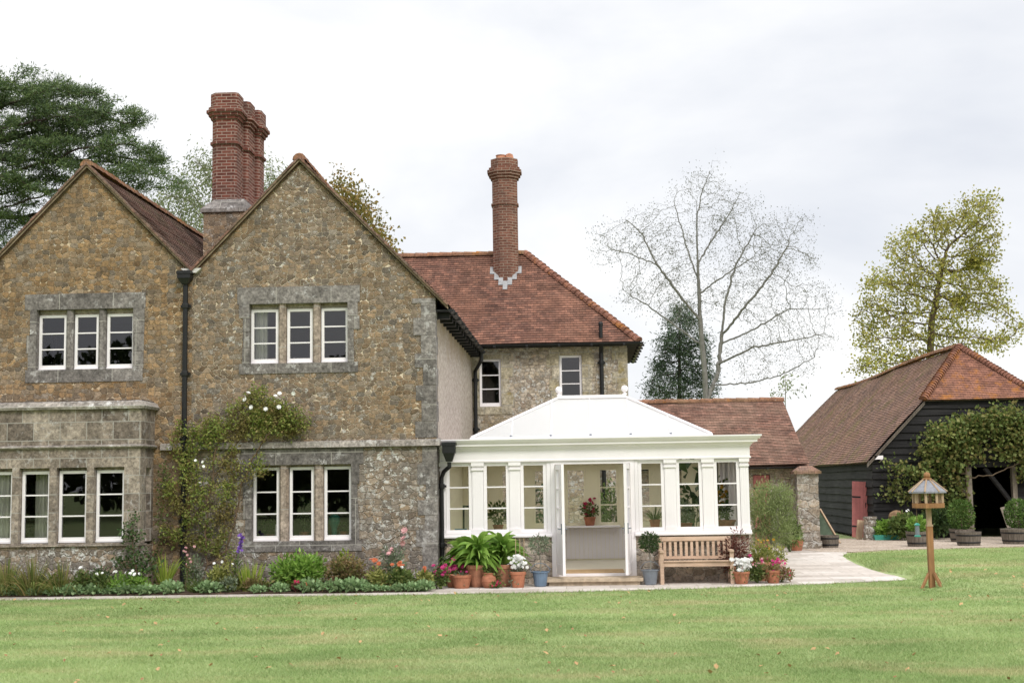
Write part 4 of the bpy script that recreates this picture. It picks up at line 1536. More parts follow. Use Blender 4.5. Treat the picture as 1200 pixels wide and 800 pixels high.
# back wall of painted boards with a row of windows
mb = MB()
bw = [(-.30 + .76 * k, .08 + .76 * k) for k in range(-3, 5)]
bw = [w for w in bw if w[0] > CL + .1 and w[1] < CRX - .1]
facade(mb, [.19, 2.43], lambda z: CL + .0, lambda z: CRX - .05, [(a - .05, b + .05, 1.0, 2.31) for a, b in bw], CB, CB + .1)
for k in range(int((CRX - CL) / .11)):
    x = CL + .03 + k * .11
    if all(x + .1 < a - .06 or x > b + .06 for a, b in bw):
        mb.box(x + .004, x + .102, CB - .009, CB - .001, 1.0, 2.42)
mb.box(CL + .02, CRX - .07, CB - .03, CB - .001, .93, .985)
K(mb, 'back_wall', 'cream')
mb = MB()
for k in range(int((CRX - CL) / .1)):
    x = CL + .03 + k * .1
    mb.box(x + .003, x + .097, CB - .014, CB - .003, .22, .92)
K(mb, 'panelling', 'white')
for a, b in bw:
    casement(a - .048, b + .048, 1.002, 2.308, CB + .02, fw=.05, bottom=.05, root=cons, mat='cream', d=.05)
# left inside lining and glazed right side
mb = MB()
mb.poly([(CL + .025, YC + .3, .19), (CL + .025, CB, .19), (CL + .025, CB, 2.43), (CL + .025, YC + .3, 2.43)])
K(mb, 'side_lining', 'cream')
Mr = Matrix.Translation((CRX, 0, 0)) @ Matrix.Rotation(math.radians(90), 4, 'Z')
mb = MB(Mr)
gy0 = [YC + .55 + k * .95 for k in range(5)]
prev = YC + .31
for y in gy0:
    mb.box(prev, y - .005, .02, .14, 1.022, 2.41)
    prev = y + .62
mb.box(prev, CB, .02, .14, 1.022, 2.41)
K(mb, 'side_posts', 'white')
for y in gy0:
    casement(y, y + .61, 1.022, 2.405, .04, fw=.07, bottom=.07, root=cons, Mx=Mr, d=.05)


# open door leaves
def door_leaf(hx, s, ang):
    """hinge at x = hx; s = +1: the leaf closes towards +X"""
    Mx = Matrix.Translation((hx, YC - .012, 0)) @ Matrix.Rotation(-s * math.radians(ang), 4, 'Z') @ Matrix.Diagonal((s, 1, 1, 1))
    w, z0, z1, d = .69, .215, 2.335, .05
    mb = MB()

    def bx(x0, x1, y0, y1, a, b):
        P = [(x0, y0), (x1, y0), (x1, y1), (x0, y1)]
        Q = [Mx @ Vector((*p, a)) for p in P] + [Mx @ Vector((*p, b)) for p in P]
        if s < 0:
            Q = [Q[1], Q[0], Q[3], Q[2], Q[5], Q[4], Q[7], Q[6]]
        mb.hexa(Q)
    bx(0, .09, 0, d, z0, z1)
    bx(w - .09, w, 0, d, z0, z1)
    bx(.091, w - .091, 0, d, z0, z0 + .2)
    bx(.091, w - .091, 0, d, 1.0, 1.12)
    bx(.091, w - .091, 0, d, z1 - .1, z1)
    bx(.091, w - .091, .012, d - .012, z0 + .201, .999)
    for k in (1, 2):
        z = 1.12 + (z1 - .1 - 1.12) * k / 3
        bx(.091, w - .091, .01, d - .01, z - .012, z + .012)
    o = K(mb, 'door', 'white')
    g = MB()
    g.poly([Mx @ Vector(p) for p in ((.091, d / 2, 1.12), (w - .091, d / 2, 1.12), (w - .091, d / 2, z1 - .1), (.091, d / 2, z1 - .1))])
    K(g, 'pane', 'glass', o)
    h = MB()
    for yy, sg in ((-.002, -1), (d + .002, 1)):
        a = Mx @ Vector((w - .05, yy, 1.10))
        b = Mx @ Vector((w - .05, yy + sg * .05, 1.10))
        c = Mx @ Vector((w - .16, yy + sg * .05, 1.10))
        h.tube([a, b, c], .011, 8)
        p0, p1 = Mx @ Vector((w - .05, yy, 1.0)), Mx @ Vector((w - .05, yy, 1.2))
        h.tube([p0, p1], .016, 6)
    K(h, 'handle', 'plastic_grey', o)


door_leaf(DX0 + .005, 1, 79)
door_leaf(DX1 - .005, -1, 82)
mb = MB()
mb.box(-.70, 1.16, 25.98, YC - .005, .095, .158)
mb.box(-.64, 1.10, 26.04, YC - .006, .0, .094)
K(mb, 'door_step', 'steps')
mb = MB()
mb.box(-.32, .84, YC + .32, YC + 1.35, .1905, .206)
tag(mb.build('door_mat', M['tan_mat']), 'tan coir mat lying inside the open conservatory doors', 'doormat')
# rainwater pipe at the left end
dp = downpipe([(-2.56, YC - .30, 2.42), (-2.56, YC - .30, 2.33), (-2.68, YC - .16, 2.24), (-2.735, YC - .11, 2.12), (-2.735, YC - .11, .62), (-2.73, YC - .12, .55), (-2.60, YC - .14, .46), (-2.57, YC - .15, .36), (-2.57, YC - .15, .06)],
              .042, [(-2.735, YC - .11, 1.95), (-2.735, YC - .11, .8), (-2.57, YC - .15, .3)], (-2.56, YC - .31, 2.43, .23, .36), root=cons)

# ================================================================== outbuilding
YO = 39.0
outb = thing('outbuilding', 'low stone outbuilding with a lichened red tiled roof behind the conservatory', 'outbuilding', (4.2, YO, 0))
OX0, OX1, OYR, OZR, OZE = 1.75, 6.52, 42.6, 4.42, 2.36


def OB(mb, name, mat, sub=None):
    o = mb.build(name, M[mat])
    if sub is None:
        adopt(o, outb)
    else:
        o.parent = sub
    return o


mb = MB()
facade(mb, [0, 2.5], lambda z: OX0, lambda z: OX1 - .12, [(5.0, 5.5, 0.0, 2.12), (3.2, 4.75, 0.0, 2.2)], YO + .4, YO + .75)
mb.box(OX1 - .45, OX1 - .123, YO + .753, 45.6, 0, 2.4)
mb.box(OX0, OX0 + .3, YO + .753, 45.6, 0, 2.4)
mb.box(OX0 + .31, OX1 - .46, 45.3, 45.6, 0, 2.4)
mb.poly([(OX1 - .125, YO + .4, 2.4), (OX1 - .125, 45.6, 2.4), (OX1 - .125, OYR, OZR - .1)])
mb.poly([(OX0 + .005, YO + .4, 2.4), (OX0 + .005, OYR, OZR - .1), (OX0 + .005, 45.6, 2.4)])
OB(mb, 'wall', 'rub_wing')
mb = MB()
orise = OZR - OZE
oup = Vector((0, OYR - YO, orise)).normalized()
ol = math.hypot(OYR - YO, orise)
tiled(mb, (OX0 - .1, YO, OZE), (1, 0, 0), [(0, 0), (OX1 + .06 - OX0 + .1, 0), (OX1 - .1 - OX0 + .1, ol), (0, ol)], oup, seed=12, sag=.07)
tiled(mb, (OX0 - .1, 2 * OYR - YO, OZE), (1, 0, 0), [(0, 0), (OX1 + .06 - OX0 + .1, 0), (OX1 - .1 - OX0 + .1, ol), (0, ol)], Vector((0, YO - OYR, orise)), seed=13)
oroof = OB(mb, 'roof', 'tile_out')
mb = MB()
ridge_caps(mb, (OX0 - .1, OYR, OZR + .06), (OX1 - .08, OYR, OZR + .06), r=.12, step=.36)
OB(mb, 'ridge_tiles', 'ridge', oroof)
mb = MB()
gutter(mb, (OX0 - .1, YO - .06, OZE - .03), (OX1 + .08, YO - .06, OZE - .03), r=.055)
OB(mb, 'gutter', 'black_metal')
mb = MB()
for k in range(4):
    mb.box(5.02 + k * .117, 5.02 + (k + 1) * .117 - .006, YO + .46, YO + .50, .03, 2.10)
od = OB(mb, 'door', 'red_paint')
mb = MB()
for z in (.5, 1.7):
    mb.box(5.0, 5.4, YO + .44, YO + .458, z, z + .05)
OB(mb, 'hinge', 'black_metal', od)
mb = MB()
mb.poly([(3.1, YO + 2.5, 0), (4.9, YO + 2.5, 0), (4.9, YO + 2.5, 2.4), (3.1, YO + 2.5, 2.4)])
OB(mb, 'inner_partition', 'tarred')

# ---- gate pier and its neighbours
pier = thing('gate_pier', 'square stone gate pier with tiled cap beside the yard entrance', 'gate pier', (6.42, 38.7, 0))
mb = MB()
random.seed(4)
for k in range(9):
    j = lambda: random.uniform(-.012, .012)
    z0, z1 = k * .235, (k + 1) * .235
    mb.box(6.11 + j() - (.05 if k == 0 else 0), 6.71 + j() + (.05 if k == 0 else 0), 38.42 + j(), 38.98 + j(), z0, z1)
adopt(mb.build('shaft', M['rub_pier']), pier)
mb = MB()
mb.box(6.03, 6.79, 38.34, 39.06, 2.116, 2.19)
mb.prism([(6.04, 38.35), (6.78, 38.35), (6.78, 39.05), (6.04, 39.05)], 2.192, 2.34, [(6.25, 38.58), (6.57, 38.58), (6.57, 38.8), (6.25, 38.8)])
adopt(mb.build('cap', M['tile_barn']), pier)

# ================================================================== barn
barn = thing('barn', 'black weatherboarded barn with a half hipped brown tiled roof and open doorway', 'barn', (13, 44, 0))
BX, BXR, BY, BYE = 9.42, 16.52, 44.0, 70.4
BRX, BRZ, BZE, BZH = 12.97, 6.30, 2.62, 4.42
bs = (BRZ - BZE) / (BRX - BX)
HXL = BX + (BZH - BZE) / bs
HXR = 2 * BRX - HXL
HYA = 46.1


def BB(mb, name, mat, sub=None):
    o = mb.build(name, M[mat])
    if sub is None:
        adopt(o, barn)
    else:
        o.parent = sub
    return o


DOOR = (12.02, 13.95, 0.0, 2.25)
mb = MB()
random.seed(11)
z = 0.12
bh = .245
while z < BZH - .02:
    z1 = min(z + bh + random.uniform(-.03, .05), BZH)
    if BZH - z1 < .08:
        z1 = BZH

    def ext(zz):
        d = 0 if zz <= BZE else (zz - BZE) / bs
        return BX + d, BXR - d
    a0, b0 = ext(z)
    a1, b1 = ext(z1)
    spans = [(a0, b0, a1, b1)]
    if z < DOOR[3]:
        spans = [(a0, DOOR[0], a1, DOOR[0]), (DOOR[1], b0, DOOR[1], b1)]
    for p0, q0, p1, q1 in spans:
        n = max(1, int((q0 - p0) / 1.1))
        for k in range(n):
            s0, s1 = k / n, (k + 1) / n
            w = lambda s, zz: random.uniform(-.012, .012)
            xa, xb, xc, xd = p0 + (q0 - p0) * s0, p0 + (q0 - p0) * s1, p1 + (q1 - p1) * s1, p1 + (q1 - p1) * s0
            dz0 = .016 * math.sin(xa * 2.1 + z * 7)
            dz1 = .016 * math.sin(xb * 2.1 + z * 7)
            mb.hexa([(xa, BY - .07, z + dz0), (xb, BY - .07, z + dz1), (xb, BY - .002, z + dz1), (xa, BY - .002, z + dz0),
                     (xd, BY - .012, z1 + .03 + dz0), (xc, BY - .012, z1 + .03 + dz1), (xc, BY - .002, z1 + .03 + dz1), (xd, BY - .002, z1 + .03 + dz0)])
    z = z1
BB(mb, 'weatherboarding', 'tarred')
mb = MB()
facade(mb, [0, BZE, BZH], lambda z: BX + .03 + (0 if z <= BZE else (z - BZE) / bs), lambda z: BXR - .03 - (0 if z <= BZE else (z - BZE) / bs), [DOOR], BY, BY + .15)
mb.box(BX + .05, BX + .18, BY + .153, BYE - .3, 0, BZE)
mb.box(BXR - .18, BXR - .05, BY + .153, BYE - .3, 0, BZE)
mb.box(BX + .2, BXR - .2, 52.0, 52.1, 0, 2.6)
BB(mb, 'wall', 'tarred')
mb = MB()
z = .05
while z < BZE - .05:
    z1 = min(z + .25 + random.uniform(-.03, .04), BZE)
    y = BY - .02
    while y < 56:
        y1 = y + random.uniform(2.2, 3.6)
        dz = random.uniform(-.015, .015)
        dq = random.uniform(-.015, .015)
        mb.hexa([(BX - .025, y, z + dz), (BX + .045, y, z + dz), (BX + .045, y1, z + dq), (BX - .025, y1, z + dq),
                 (BX + .03, y, z1 + .03), (BX + .045, y, z1 + .03), (BX + .045, y1, z1 + .03), (BX + .03, y1, z1 + .03)])
        y = y1 + .004
    z = z1
BB(mb, 'weatherboarding', 'tarred')
mb = MB()
bdx = BRX - BX + .18
bL = math.hypot(bdx, bdx * bs)
O = Vector((BX - .18, BY - .22, BZE - .18 * bs + .03))
hyw = 68.0
hl_ = (HXL - BX + .18) * math.sqrt(1 + bs * bs)
tiled(mb, O, (0, 1, 0), [(0, 0), (BYE + .2 - O.y, 0), (hyw - O.y, bL), (HYA - O.y, bL), (0.02, hl_)], Vector((1, 0, bs)), seed=21, sag=.06, seg=.6)
broof = BB(mb, 'roof', 'tile_barn')
mb = MB()
O2 = Vector((BXR + .18, BY - .22, BZE - .18 * bs + .03))
tiled(mb, O2, (0, 1, 0), [(0, 0), (BYE + .2 - O2.y, 0), (hyw - O2.y, bL), (HYA - O2.y, bL), (0.02, hl_)], Vector((-1, 0, bs)), seed=22, sag=.06, seg=.6)
BB(mb, 'roof_slope', 'tile_barn', broof)
mb = MB()
hup = Vector((0, HYA - BY + .22, BRZ + .03 - BZH - .02))
hll = hup.length
tiled(mb, (HXL - .06, BY - .22, BZH + .03), (1, 0, 0), [(0, 0), (HXR - HXL + .12, 0), (BRX - HXL + .06, hll)], hup, seed=23, sag=.06)
BB(mb, 'half_hip', 'tile_hip', broof)
mb = MB()
tiled(mb, (BX - .18, BYE + .2, BZE - .15), (1, 0, 0), [(0, 0), (BXR - BX + .36, 0), (BRX - BX + .18, math.hypot(BYE + .2 - hyw, BRZ - BZE + .15))], Vector((0, hyw - BYE - .2, BRZ - BZE + .15)), seed=24, seg=2)
BB(mb, 'rear_hip', 'tile_barn', broof)
mb = MB()
ridge_caps(mb, (HXL - .08, BY - .24, BZH + .08), (BRX, HYA, BRZ + .12), r=.11, step=.125, bump=.045)
ridge_caps(mb, (HXR + .08, BY - .24, BZH + .08), (BRX, HYA, BRZ + .12), r=.11, step=.125, bump=.045)
BB(mb, 'hip_tiles', 'tile_hip', broof)
mb = MB()
npt = 20
for i in range(npt):
    y0_, y1_ = HYA + (hyw - HYA) * i / npt, HYA + (hyw - HYA) * (i + 1) / npt
    s = lambda y: .07 * math.sin((y - HYA) * .31)
    ridge_caps(mb, (BRX, y0_, BRZ + .10 + s(y0_)), (BRX, y1_, BRZ + .10 + s(y1_)), r=.12, step=.36)
BB(mb, 'ridge_tiles', 'ridge', broof)
# barge board of the front verge and eaves board
mb = MB()
for s in (-1, 1):
    e = BX - .18 if s < 0 else BXR + .18
    h_ = HXL if s < 0 else HXR
    P = [(e, BY - .18, BZE - .18 * bs - .12), (h_, BY - .18, BZH - .12), (h_, BY - .10, BZH - .12), (e, BY - .10, BZE - .18 * bs - .12),
         (e, BY - .18, BZE - .18 * bs + .0), (h_, BY - .18, BZH + .0), (h_, BY - .10, BZH + .0), (e, BY - .10, BZE - .18 * bs + .0)]
    if s > 0:
        P = [P[1], P[0], P[3], P[2], P[5], P[4], P[7], P[6]]
    mb.hexa(P)
mb.box(BX - .14, BX - .003, BY - .1, BYE, BZE - .16, BZE - .09)
mb.box(HXL + .02, HXR - .02, BY - .16, BY - .05, BZH - .02, BZH + .04)
BB(mb, 'barge_board', 'barrel')
mb = MB()
mb.box(12.36, 12.54, BY - .12, BY + .1, 0, 2.26)
mb.tube([(12.40, BY - .06, 1.35), (11.75, BY - .08, 2.05)], .07, 6)
BB(mb, 'door_post', 'wood_grey')
mb = MB()
mb.box(13.82, 13.96, BY - .12, BY + .1, 0, 2.26)
BB(mb, 'door_post', 'wood_grey')
mb = MB()
mb.box(11.95, 14.05, BY - .10, BY + .1, 2.262, 2.44)
BB(mb, 'lintel', 'tarred')
mb = MB()
mb.tube([(13.82, BY + .05, 1.1), (13.0, BY + .05, 2.24)], .08, 6)
BB(mb, 'brace', 'tarred')
mb = MB()
mb.box(12.78, 13.06, 46.6, 46.62, 1.64, 1.86)
BB(mb, 'white_notice', 'white')
mb = MB()
mb.box(12.5, 13.4, 46.64, 46.72, 0.02, 2.3)
BB(mb, 'inner_door', 'tarred')
mb = MB()
mb.box(9.47, 9.75, BY - .18, BY - .05, 2.56, 2.68)
mb.tube([(9.7, BY - .05, 2.52), (9.7, BY - .14, 2.56)], .03, 8)
BB(mb, 'floodlight', 'white')


# ================================================================== plants: helpers
def unit(v):
    return v / (np.linalg.norm(v, axis=-1, keepdims=True) + 1e-9)


def leaf_mesh(P, D, L, Wd, fold=0.12):
    """one kite-shaped leaf per point: P base, D direction, L length, Wd width"""
    n = len(P)
    D = unit(D)
    Rn = unit(rng.normal(size=(n, 3)))
    side = unit(np.cross(D, Rn))
    nrm = np.cross(side, D)
    L = np.broadcast_to(np.asarray(L, float).reshape(-1, 1), (n, 1))
    Wd = np.broadcast_to(np.asarray(Wd, float).reshape(-1, 1), (n, 1))
    a = P
    mid = P + D * L * .48 + nrm * L * fold
    b = mid + side * Wd * .5
    c = P + D * L
    d = mid - side * Wd * .5
    V = np.stack([a, b, c, d], 1).reshape(-1, 3)
    F = np.arange(4 * n).reshape(-1, 4)
    return V, F


def leaves(name, P, D, L, Wd, mat, parent=None, fold=.12):
    V, F = leaf_mesh(np.asarray(P, float), np.asarray(D, float), L, Wd, fold)
    return mesh_np(name, V, F, M[mat] if isinstance(mat, str) else mat, parent)


def strap(P, D, L, Wd, droop=0.6, k=5):
    """long arching leaves, k segments each"""
    n = len(P)
    D = unit(D)
    L = np.broadcast_to(np.asarray(L, float).reshape(-1, 1), (n, 1))
    Wd = np.broadcast_to(np.asarray(Wd, float).reshape(-1, 1), (n, 1))
    dr = np.broadcast_to(np.asarray(droop, float).reshape(-1, 1), (n, 1))
    a = rng.uniform(0, 2 * np.pi, (n, 1))
    side = unit(np.cross(D, np.concatenate([np.cos(a), np.sin(a), .3 + 0 * a], 1)))
    rows = []
    for i in range(k + 1):
        t = i / k
        q = P + D * L * t - np.array([0, 0, 1.0]) * L * dr * t * t * .75
        w = Wd * (0.55 + .9 * t - 1.4 * t * t) if True else Wd
        w = np.maximum(w, Wd * .05)
        rows.append(q + side * w * .5)
        rows.append(q - side * w * .5)
    V = np.stack(rows, 1).reshape(-1, 3)
    m = 2 * (k + 1)
    F = []
    base = np.arange(n)[:, None] * m
    for i in range(k):
        F.append(np.concatenate([base + 2 * i, base + 2 * i + 1, base + 2 * i + 3, base + 2 * i + 2], 1))
    return V, np.stack(F, 1).reshape(-1, 4)


def straps(name, P, D, L, Wd, mat, parent=None, droop=.6, k=5):
    V, F = strap(np.asarray(P, float), np.asarray(D, float), L, Wd, droop, k)
    return mesh_np(name, V, F, M[mat], parent)


def blooms(name, P, r, mat, parent=None, petals=7, nrm=(0, -.8, .6)):
    """flower heads: petals fanned round each point"""
    P = np.asarray(P, float)
    r = np.broadcast_to(np.asarray(r, float), (len(P),))
    VV, FF = [], []
    nr = unit(np.asarray(nrm, float) + rng.normal(scale=.35, size=(len(P), 3)))
    for j, (p, q) in enumerate(zip(P, nr)):
        a = unit(np.cross(q, [0.3, 0.2, 1.0]))
        b = np.cross(q, a)
        for lay in range(2):
            for k in range(petals):
                t = 2 * np.pi * (k + .5 * lay) / petals
                d = a * np.cos(t) + b * np.sin(t)
                s = np.cross(q, d)
                R = r[j] * (1, .65)[lay]
                base = p + q * R * .1 * lay
                i = len(VV)
                VV += [base, base + d * R * .6 + s * R * .36 + q * R * (.1 + .3 * lay), base + d * R + q * R * (.12 + .4 * lay), base + d * R * .6 - s * R * .36 + q * R * (.1 + .3 * lay)]
                FF.append([i, i + 1, i + 2, i + 3])
    return mesh_np(name, np.array(VV), np.array(FF), M[mat], parent)


def blob_points(n, c, r, shell=0.55, zmin=None):
    """points through an ellipsoid, more of them towards its skin"""
    d = unit(rng.normal(size=(n, 3)))
    rad = (shell + (1 - shell) * rng.random((n, 1))) if shell >= 0 else rng.random((n, 1)) ** (1 / 3)
    rad = np.where(rng.random((n, 1)) < .25, rng.random((n, 1)), rad)
    P = np.asarray(c, float) + d * rad * np.asarray(r, float)
    if zmin is not None:
        k = P[:, 2] > zmin
        return P[k], d[k]
    return P, d


def bush(name, label, cat, x, y, z0, rx, ry, h, n, leaf, mat, group=None, stems=5, flowers=None, lumps=6, wid=.5, updir=.3, stem_mat='stem', root=None):
    """a leafy plant: several leaf clumps on short stems; flowers = list of (material, count, radius, height range)"""
    o = root or thing(name, label, cat, (x, y, z0), group)
    PP, DD = [], []
    tops = []
    for k in range(lumps):
        a = 2 * math.pi * k / lumps + random.uniform(-.4, .4)
        q = random.uniform(.25, .6) if k else 0
        hh = h * random.uniform(.62, 1.0)
        c = (math.cos(a) * rx * q, math.sin(a) * ry * q, hh * .58)
        P, D = blob_points(n // lumps, c, (rx * .58, ry * .58, hh * .44), zmin=.02)
        PP.append(P)
        DD.append(D)
        tops.append(c)
    P, D = np.concatenate(PP), np.concatenate(DD)
    D = D + np.array([0, 0, updir]) + rng.normal(scale=.5, size=D.shape)
    Ls = leaf * rng.uniform(.6, 1.25, len(P))
    leaves('foliage', P, D, Ls, Ls * wid, mat, o)
    if stems:
        mb = MB()
        for c in tops[:stems]:
            mb.tube([(c[0] * .2, c[1] * .2, -.02), (c[0] * .6, c[1] * .6, c[2] * .5), c], .012, 5, .006)
        mb.build('stems', M[stem_mat], o)
    for fm, cnt, r, (a, b) in flowers or []:
        d = unit(rng.normal(size=(cnt, 3)) + np.array([0, -.5, .4]))
        Q = d * np.array([rx, ry, 0]) * rng.uniform(.3, 1.0, (cnt, 1))
        Q[:, 2] = rng.uniform(a, b, cnt)
        blooms('blossoms', Q, r * rng.uniform(.75, 1.15, cnt), fm, o)
    return o


def sword_clump(name, label, cat, x, y, z0, n, L, w, mat, spread=.5, droop=.35, base=.12, group=None, flowers=None, root=None, k=5):
    o = root or thing(name, label, cat, (x, y, z0), group)
    a = rng.uniform(0, 2 * np.pi, n)
    q = rng.random(n) ** .7
    P = np.stack([np.cos(a) * base * q, np.sin(a) * base * q, 0 * a], 1)
    D = np.stack([np.cos(a) * spread * q, np.sin(a) * spread * q, 0 * a + 1], 1) + rng.normal(scale=.08, size=(n, 3))
    straps('foliage', P, D, L * rng.uniform(.55, 1.1, n), w * rng.uniform(.7, 1.2, n), mat, o, droop * (.4 + q), k)
    for fm, cnt, r, (lo, hi), rad in flowers or []:
        t = rng.uniform(0, 2 * np.pi, cnt)
        rr = rng.random(cnt) * rad
        blooms('blossoms', np.stack([np.cos(t) * rr, np.sin(t) * rr - rad * .3, rng.uniform(lo, hi, cnt)], 1), r, fm, o)
    return o


def flower_pot(h, r, mat, name='pot', rim=True, parent=None, soil=True, x=0, y=0, z=0):
    mb = MB()
    pr = [(r * .68, z), (r * .74, z + h * .12), (r * .93, z + h * .80)]
    if rim:
        pr += [(r * 1.0, z + h * .82), (r * 1.02, z + h * .98), (r * .98, z + h), (r * .86, z + h), (r * .84, z + h * .88)]
    else:
        pr += [(r, z + h), (r * .92, z + h), (r * .9, z + h * .88)]
    mb.lathe(x, y, pr, 20)
    o = mb.build(name, M[mat], parent)
    if soil:
        sb = MB()
        sb.lathe(x, y, [(r * .83, z + h * .87), (.0, z + h * .9)], 16, caps=False)
        sb.build('soil', M['soil'], o)
    return o


# ------------------------------------------------------------------ trees
def colonize(base, attr, step, infl, kill, iters=160, trunk_to=None, jitter=.15, trop=(0, 0, 0.0), chains=None):
    """space colonisation: branches that grow towards a cloud of points"""
    nodes = [np.asarray(base, float)]
    par = [-1]
    if trunk_to is not None:
        for T in trunk_to:
            T = np.asarray(T, float)
            d = T - nodes[-1]
            m_ = max(1, int(np.linalg.norm(d) / step))
            s0 = nodes[-1].copy()
            for i in range(1, m_ + 1):
                nodes.append(s0 + d * i / m_ + rng.normal(scale=step * .04, size=3))
                par.append(len(nodes) - 2)
    for chn in chains or []:                    # main limbs: each starts at the nearest node so far
        chn = [np.asarray(q, float) for q in chn]
        d = np.linalg.norm(np.array(nodes) - chn[0], axis=1)
        last = int(d.argmin())
        for T in chn[1:]:
            s0 = nodes[last].copy()
            dd = T - s0
            m_ = max(1, int(np.linalg.norm(dd) / step))
            for i in range(1, m_ + 1):
                nodes.append(s0 + dd * i / m_ + rng.normal(scale=step * .12, size=3))
                par.append(last)
                last = len(nodes) - 1
    A = np.asarray(attr, float)
    alive = np.ones(len(A), bool)
    nd = np.full(len(A), 1e9)
    ni = np.zeros(len(A), int)

    def upd(i0):
        Q = np.array(nodes[i0:])
        d = np.linalg.norm(A[:, None] - Q[None], axis=2)
        j = d.argmin(1)
        dm = d[np.arange(len(A)), j]
        b = dm < nd
        nd[b] = dm[b]
        ni[b] = j[b] + i0
    upd(0)
    for it in range(iters):
        use = alive & (nd < infl)
        if not use.any():
            break
        acc = {}
        Nn = np.array(nodes)
        dv = unit(A[use] - Nn[ni[use]])
        S_ = np.zeros((len(nodes), 3))
        np.add.at(S_, ni[use], dv)
        idx = np.unique(ni[use])
        i0 = len(nodes)
        for i in idx:
            v = S_[i]
            l = np.linalg.norm(v)
            if l < 1e-6:
                v = rng.normal(size=3)
                l = np.linalg.norm(v)
            v = v / l + rng.normal(scale=jitter, size=3) + np.asarray(trop)
            v /= np.linalg.norm(v)
            nodes.append(nodes[i] + v * step)
            par.append(int(i))
        upd(i0)
        alive &= nd > kill
    return np.array(nodes), np.array(par)


def radii(par, tip, e=2.4, cap=None):
    n = len(par)
    acc = np.zeros(n)
    r = np.zeros(n)
    ch = np.zeros(n, int)
    for i in range(n - 1, -1, -1):
        r[i] = max(tip, acc[i] ** (1 / e))
        if par[i] >= 0:
            acc[par[i]] += r[i] ** e
            ch[par[i]] += 1
    if cap:
        r = np.minimum(r, cap)
    return r, ch


def limbs(name, nodes, par, r, mat, parent, sides=5, offset=None):
    i = np.where(par >= 0)[0]
    A, B = nodes[par[i]], nodes[i]
    ra, rb = r[par[i]], r[i]
    ra = np.minimum(ra, rb * 1.6)
    t = unit(B - A)
    ref = np.where(np.abs(t[:, 2:3]) > .9, np.array([[1.0, 0, 0]]), np.array([[0, 0, 1.0]]))
    a = unit(np.cross(t, ref))
    b = np.cross(t, a)
    V = []
    for C_, rr in ((A, ra), (B + t * rb[:, None] * .3, rb)):
        for k in range(sides):
            th = 2 * np.pi * k / sides
            V.append(C_ + (a * math.cos(th) + b * math.sin(th)) * rr[:, None])
    V = np.stack(V, 1)
    m_ = 2 * sides
    base = np.arange(len(i))[:, None] * m_
    F = np.stack([np.concatenate([base + k, base + (k + 1) % sides, base + sides + (k + 1) % sides, base + sides + k], 1) for k in range(sides)], 1)
    return mesh_np(name, V.reshape(-1, 3), F.reshape(-1, 4), M[mat], parent, smooth=True)


def envelope(px, Y, depth, density):
    """points filling a crown given as ellipses (u, v, ru, rv) of the crown's outline at distance Y"""
    out = []
    s = Y / FPX
    for e in px:
        u, v, ru, rv = e[:4]
        dep = e[4] if len(e) > 4 else depth
        c = np.array(at(u, v, Y))
        rx, rz = ru * s, rv * s
        n = max(6, int(density * rx * rz * dep * 4))
        d = unit(rng.normal(size=(n, 3))) * rng.random((n, 1)) ** (1 / 3)
        out.append(c + d * np.array([rx, dep, rz]))
    return np.concatenate(out)


def tree(name, label, base, attr, trunk_to, step, infl, kill, leaf, per, spread, leafmat, barkmat, chains=None, tip=.02, cap=.4, e=2.3, droop=0.0, flat=1.0, trop=(0, 0, 0), minr=None, jitter=.15, wid=.55, leafr=None, group=None, iters=160, horiz=0.0, sides=5, tipsonly=False):
    root = thing(name, label, 'tree', tuple(base), group)
    nd, par = colonize(base, attr, step, infl, kill, iters, trunk_to, jitter, trop, chains)
    r, ch = radii(par, tip, e, cap)
    loc = np.asarray(base, float)
    limbs('trunk', nd - loc, par, r, barkmat, root, sides)
    sel = np.where(((ch == 0) if tipsonly else (r <= (leafr or tip * 1.8))))[0]
    if per > 0 and len(sel):
        k = rng.poisson(per, len(sel))
        idx = np.repeat(sel, k)
        P = nd[idx] - loc + rng.normal(size=(len(idx), 3)) * spread * np.array([1, 1, flat])
        D = rng.normal(size=(len(idx), 3)) * np.array([1, 1, 1 - horiz * .7]) + np.array([0, 0, -droop])
        gd = unit(nd[idx] - nd[np.maximum(par[idx], 0)])
        D = unit(D) + gd * .5
        Ls = leaf * rng.uniform(.6, 1.3, len(idx))
        leaves('crown', P, D, Ls, Ls * wid, leafmat, root)
    return root


random.seed(21)
rng = np.random.default_rng(21)
# cedar behind the left gable
Y = 46.0
cb = np.array(at(-60, 570, Y))
cb[2] = 0
attr = envelope([(25, 112, 45, 20), (80, 122, 60, 22), (20, 150, 50, 22), (95, 148, 60, 20), (150, 140, 28, 10), (60, 180, 70, 18), (130, 178, 50, 14), (175, 180, 20, 9),
                 (20, 213, 45, 22), (95, 207, 60, 13), (155, 208, 45, 9), (198, 211, 18, 6), (15, 250, 30, 18), (0, 285, 28, 18), (60, 95, 22, 9), (-40, 110, 40, 30), (-50, 170, 60, 40),
                 (-70, 230, 60, 40), (-120, 200, 60, 50), (-100, 120, 60, 40), (-60, 80, 60, 20), (120, 222, 40, 8), (60, 232, 30, 8)], Y, 2.2, 12.0)
tree('cedar_tree', 'dark spreading cedar with layered branches behind the left gable', cb, attr, [np.array(at(-62, 420, Y)), np.array(at(-50, 250, Y)), np.array(at(-45, 150, Y))],
     .22, 3.2, .24, .15, 70, .17, 'f_cedar', 'bark_d', tip=.012, cap=.55, flat=.45, wid=.2, horiz=.2, leafr=.03, droop=-.5)

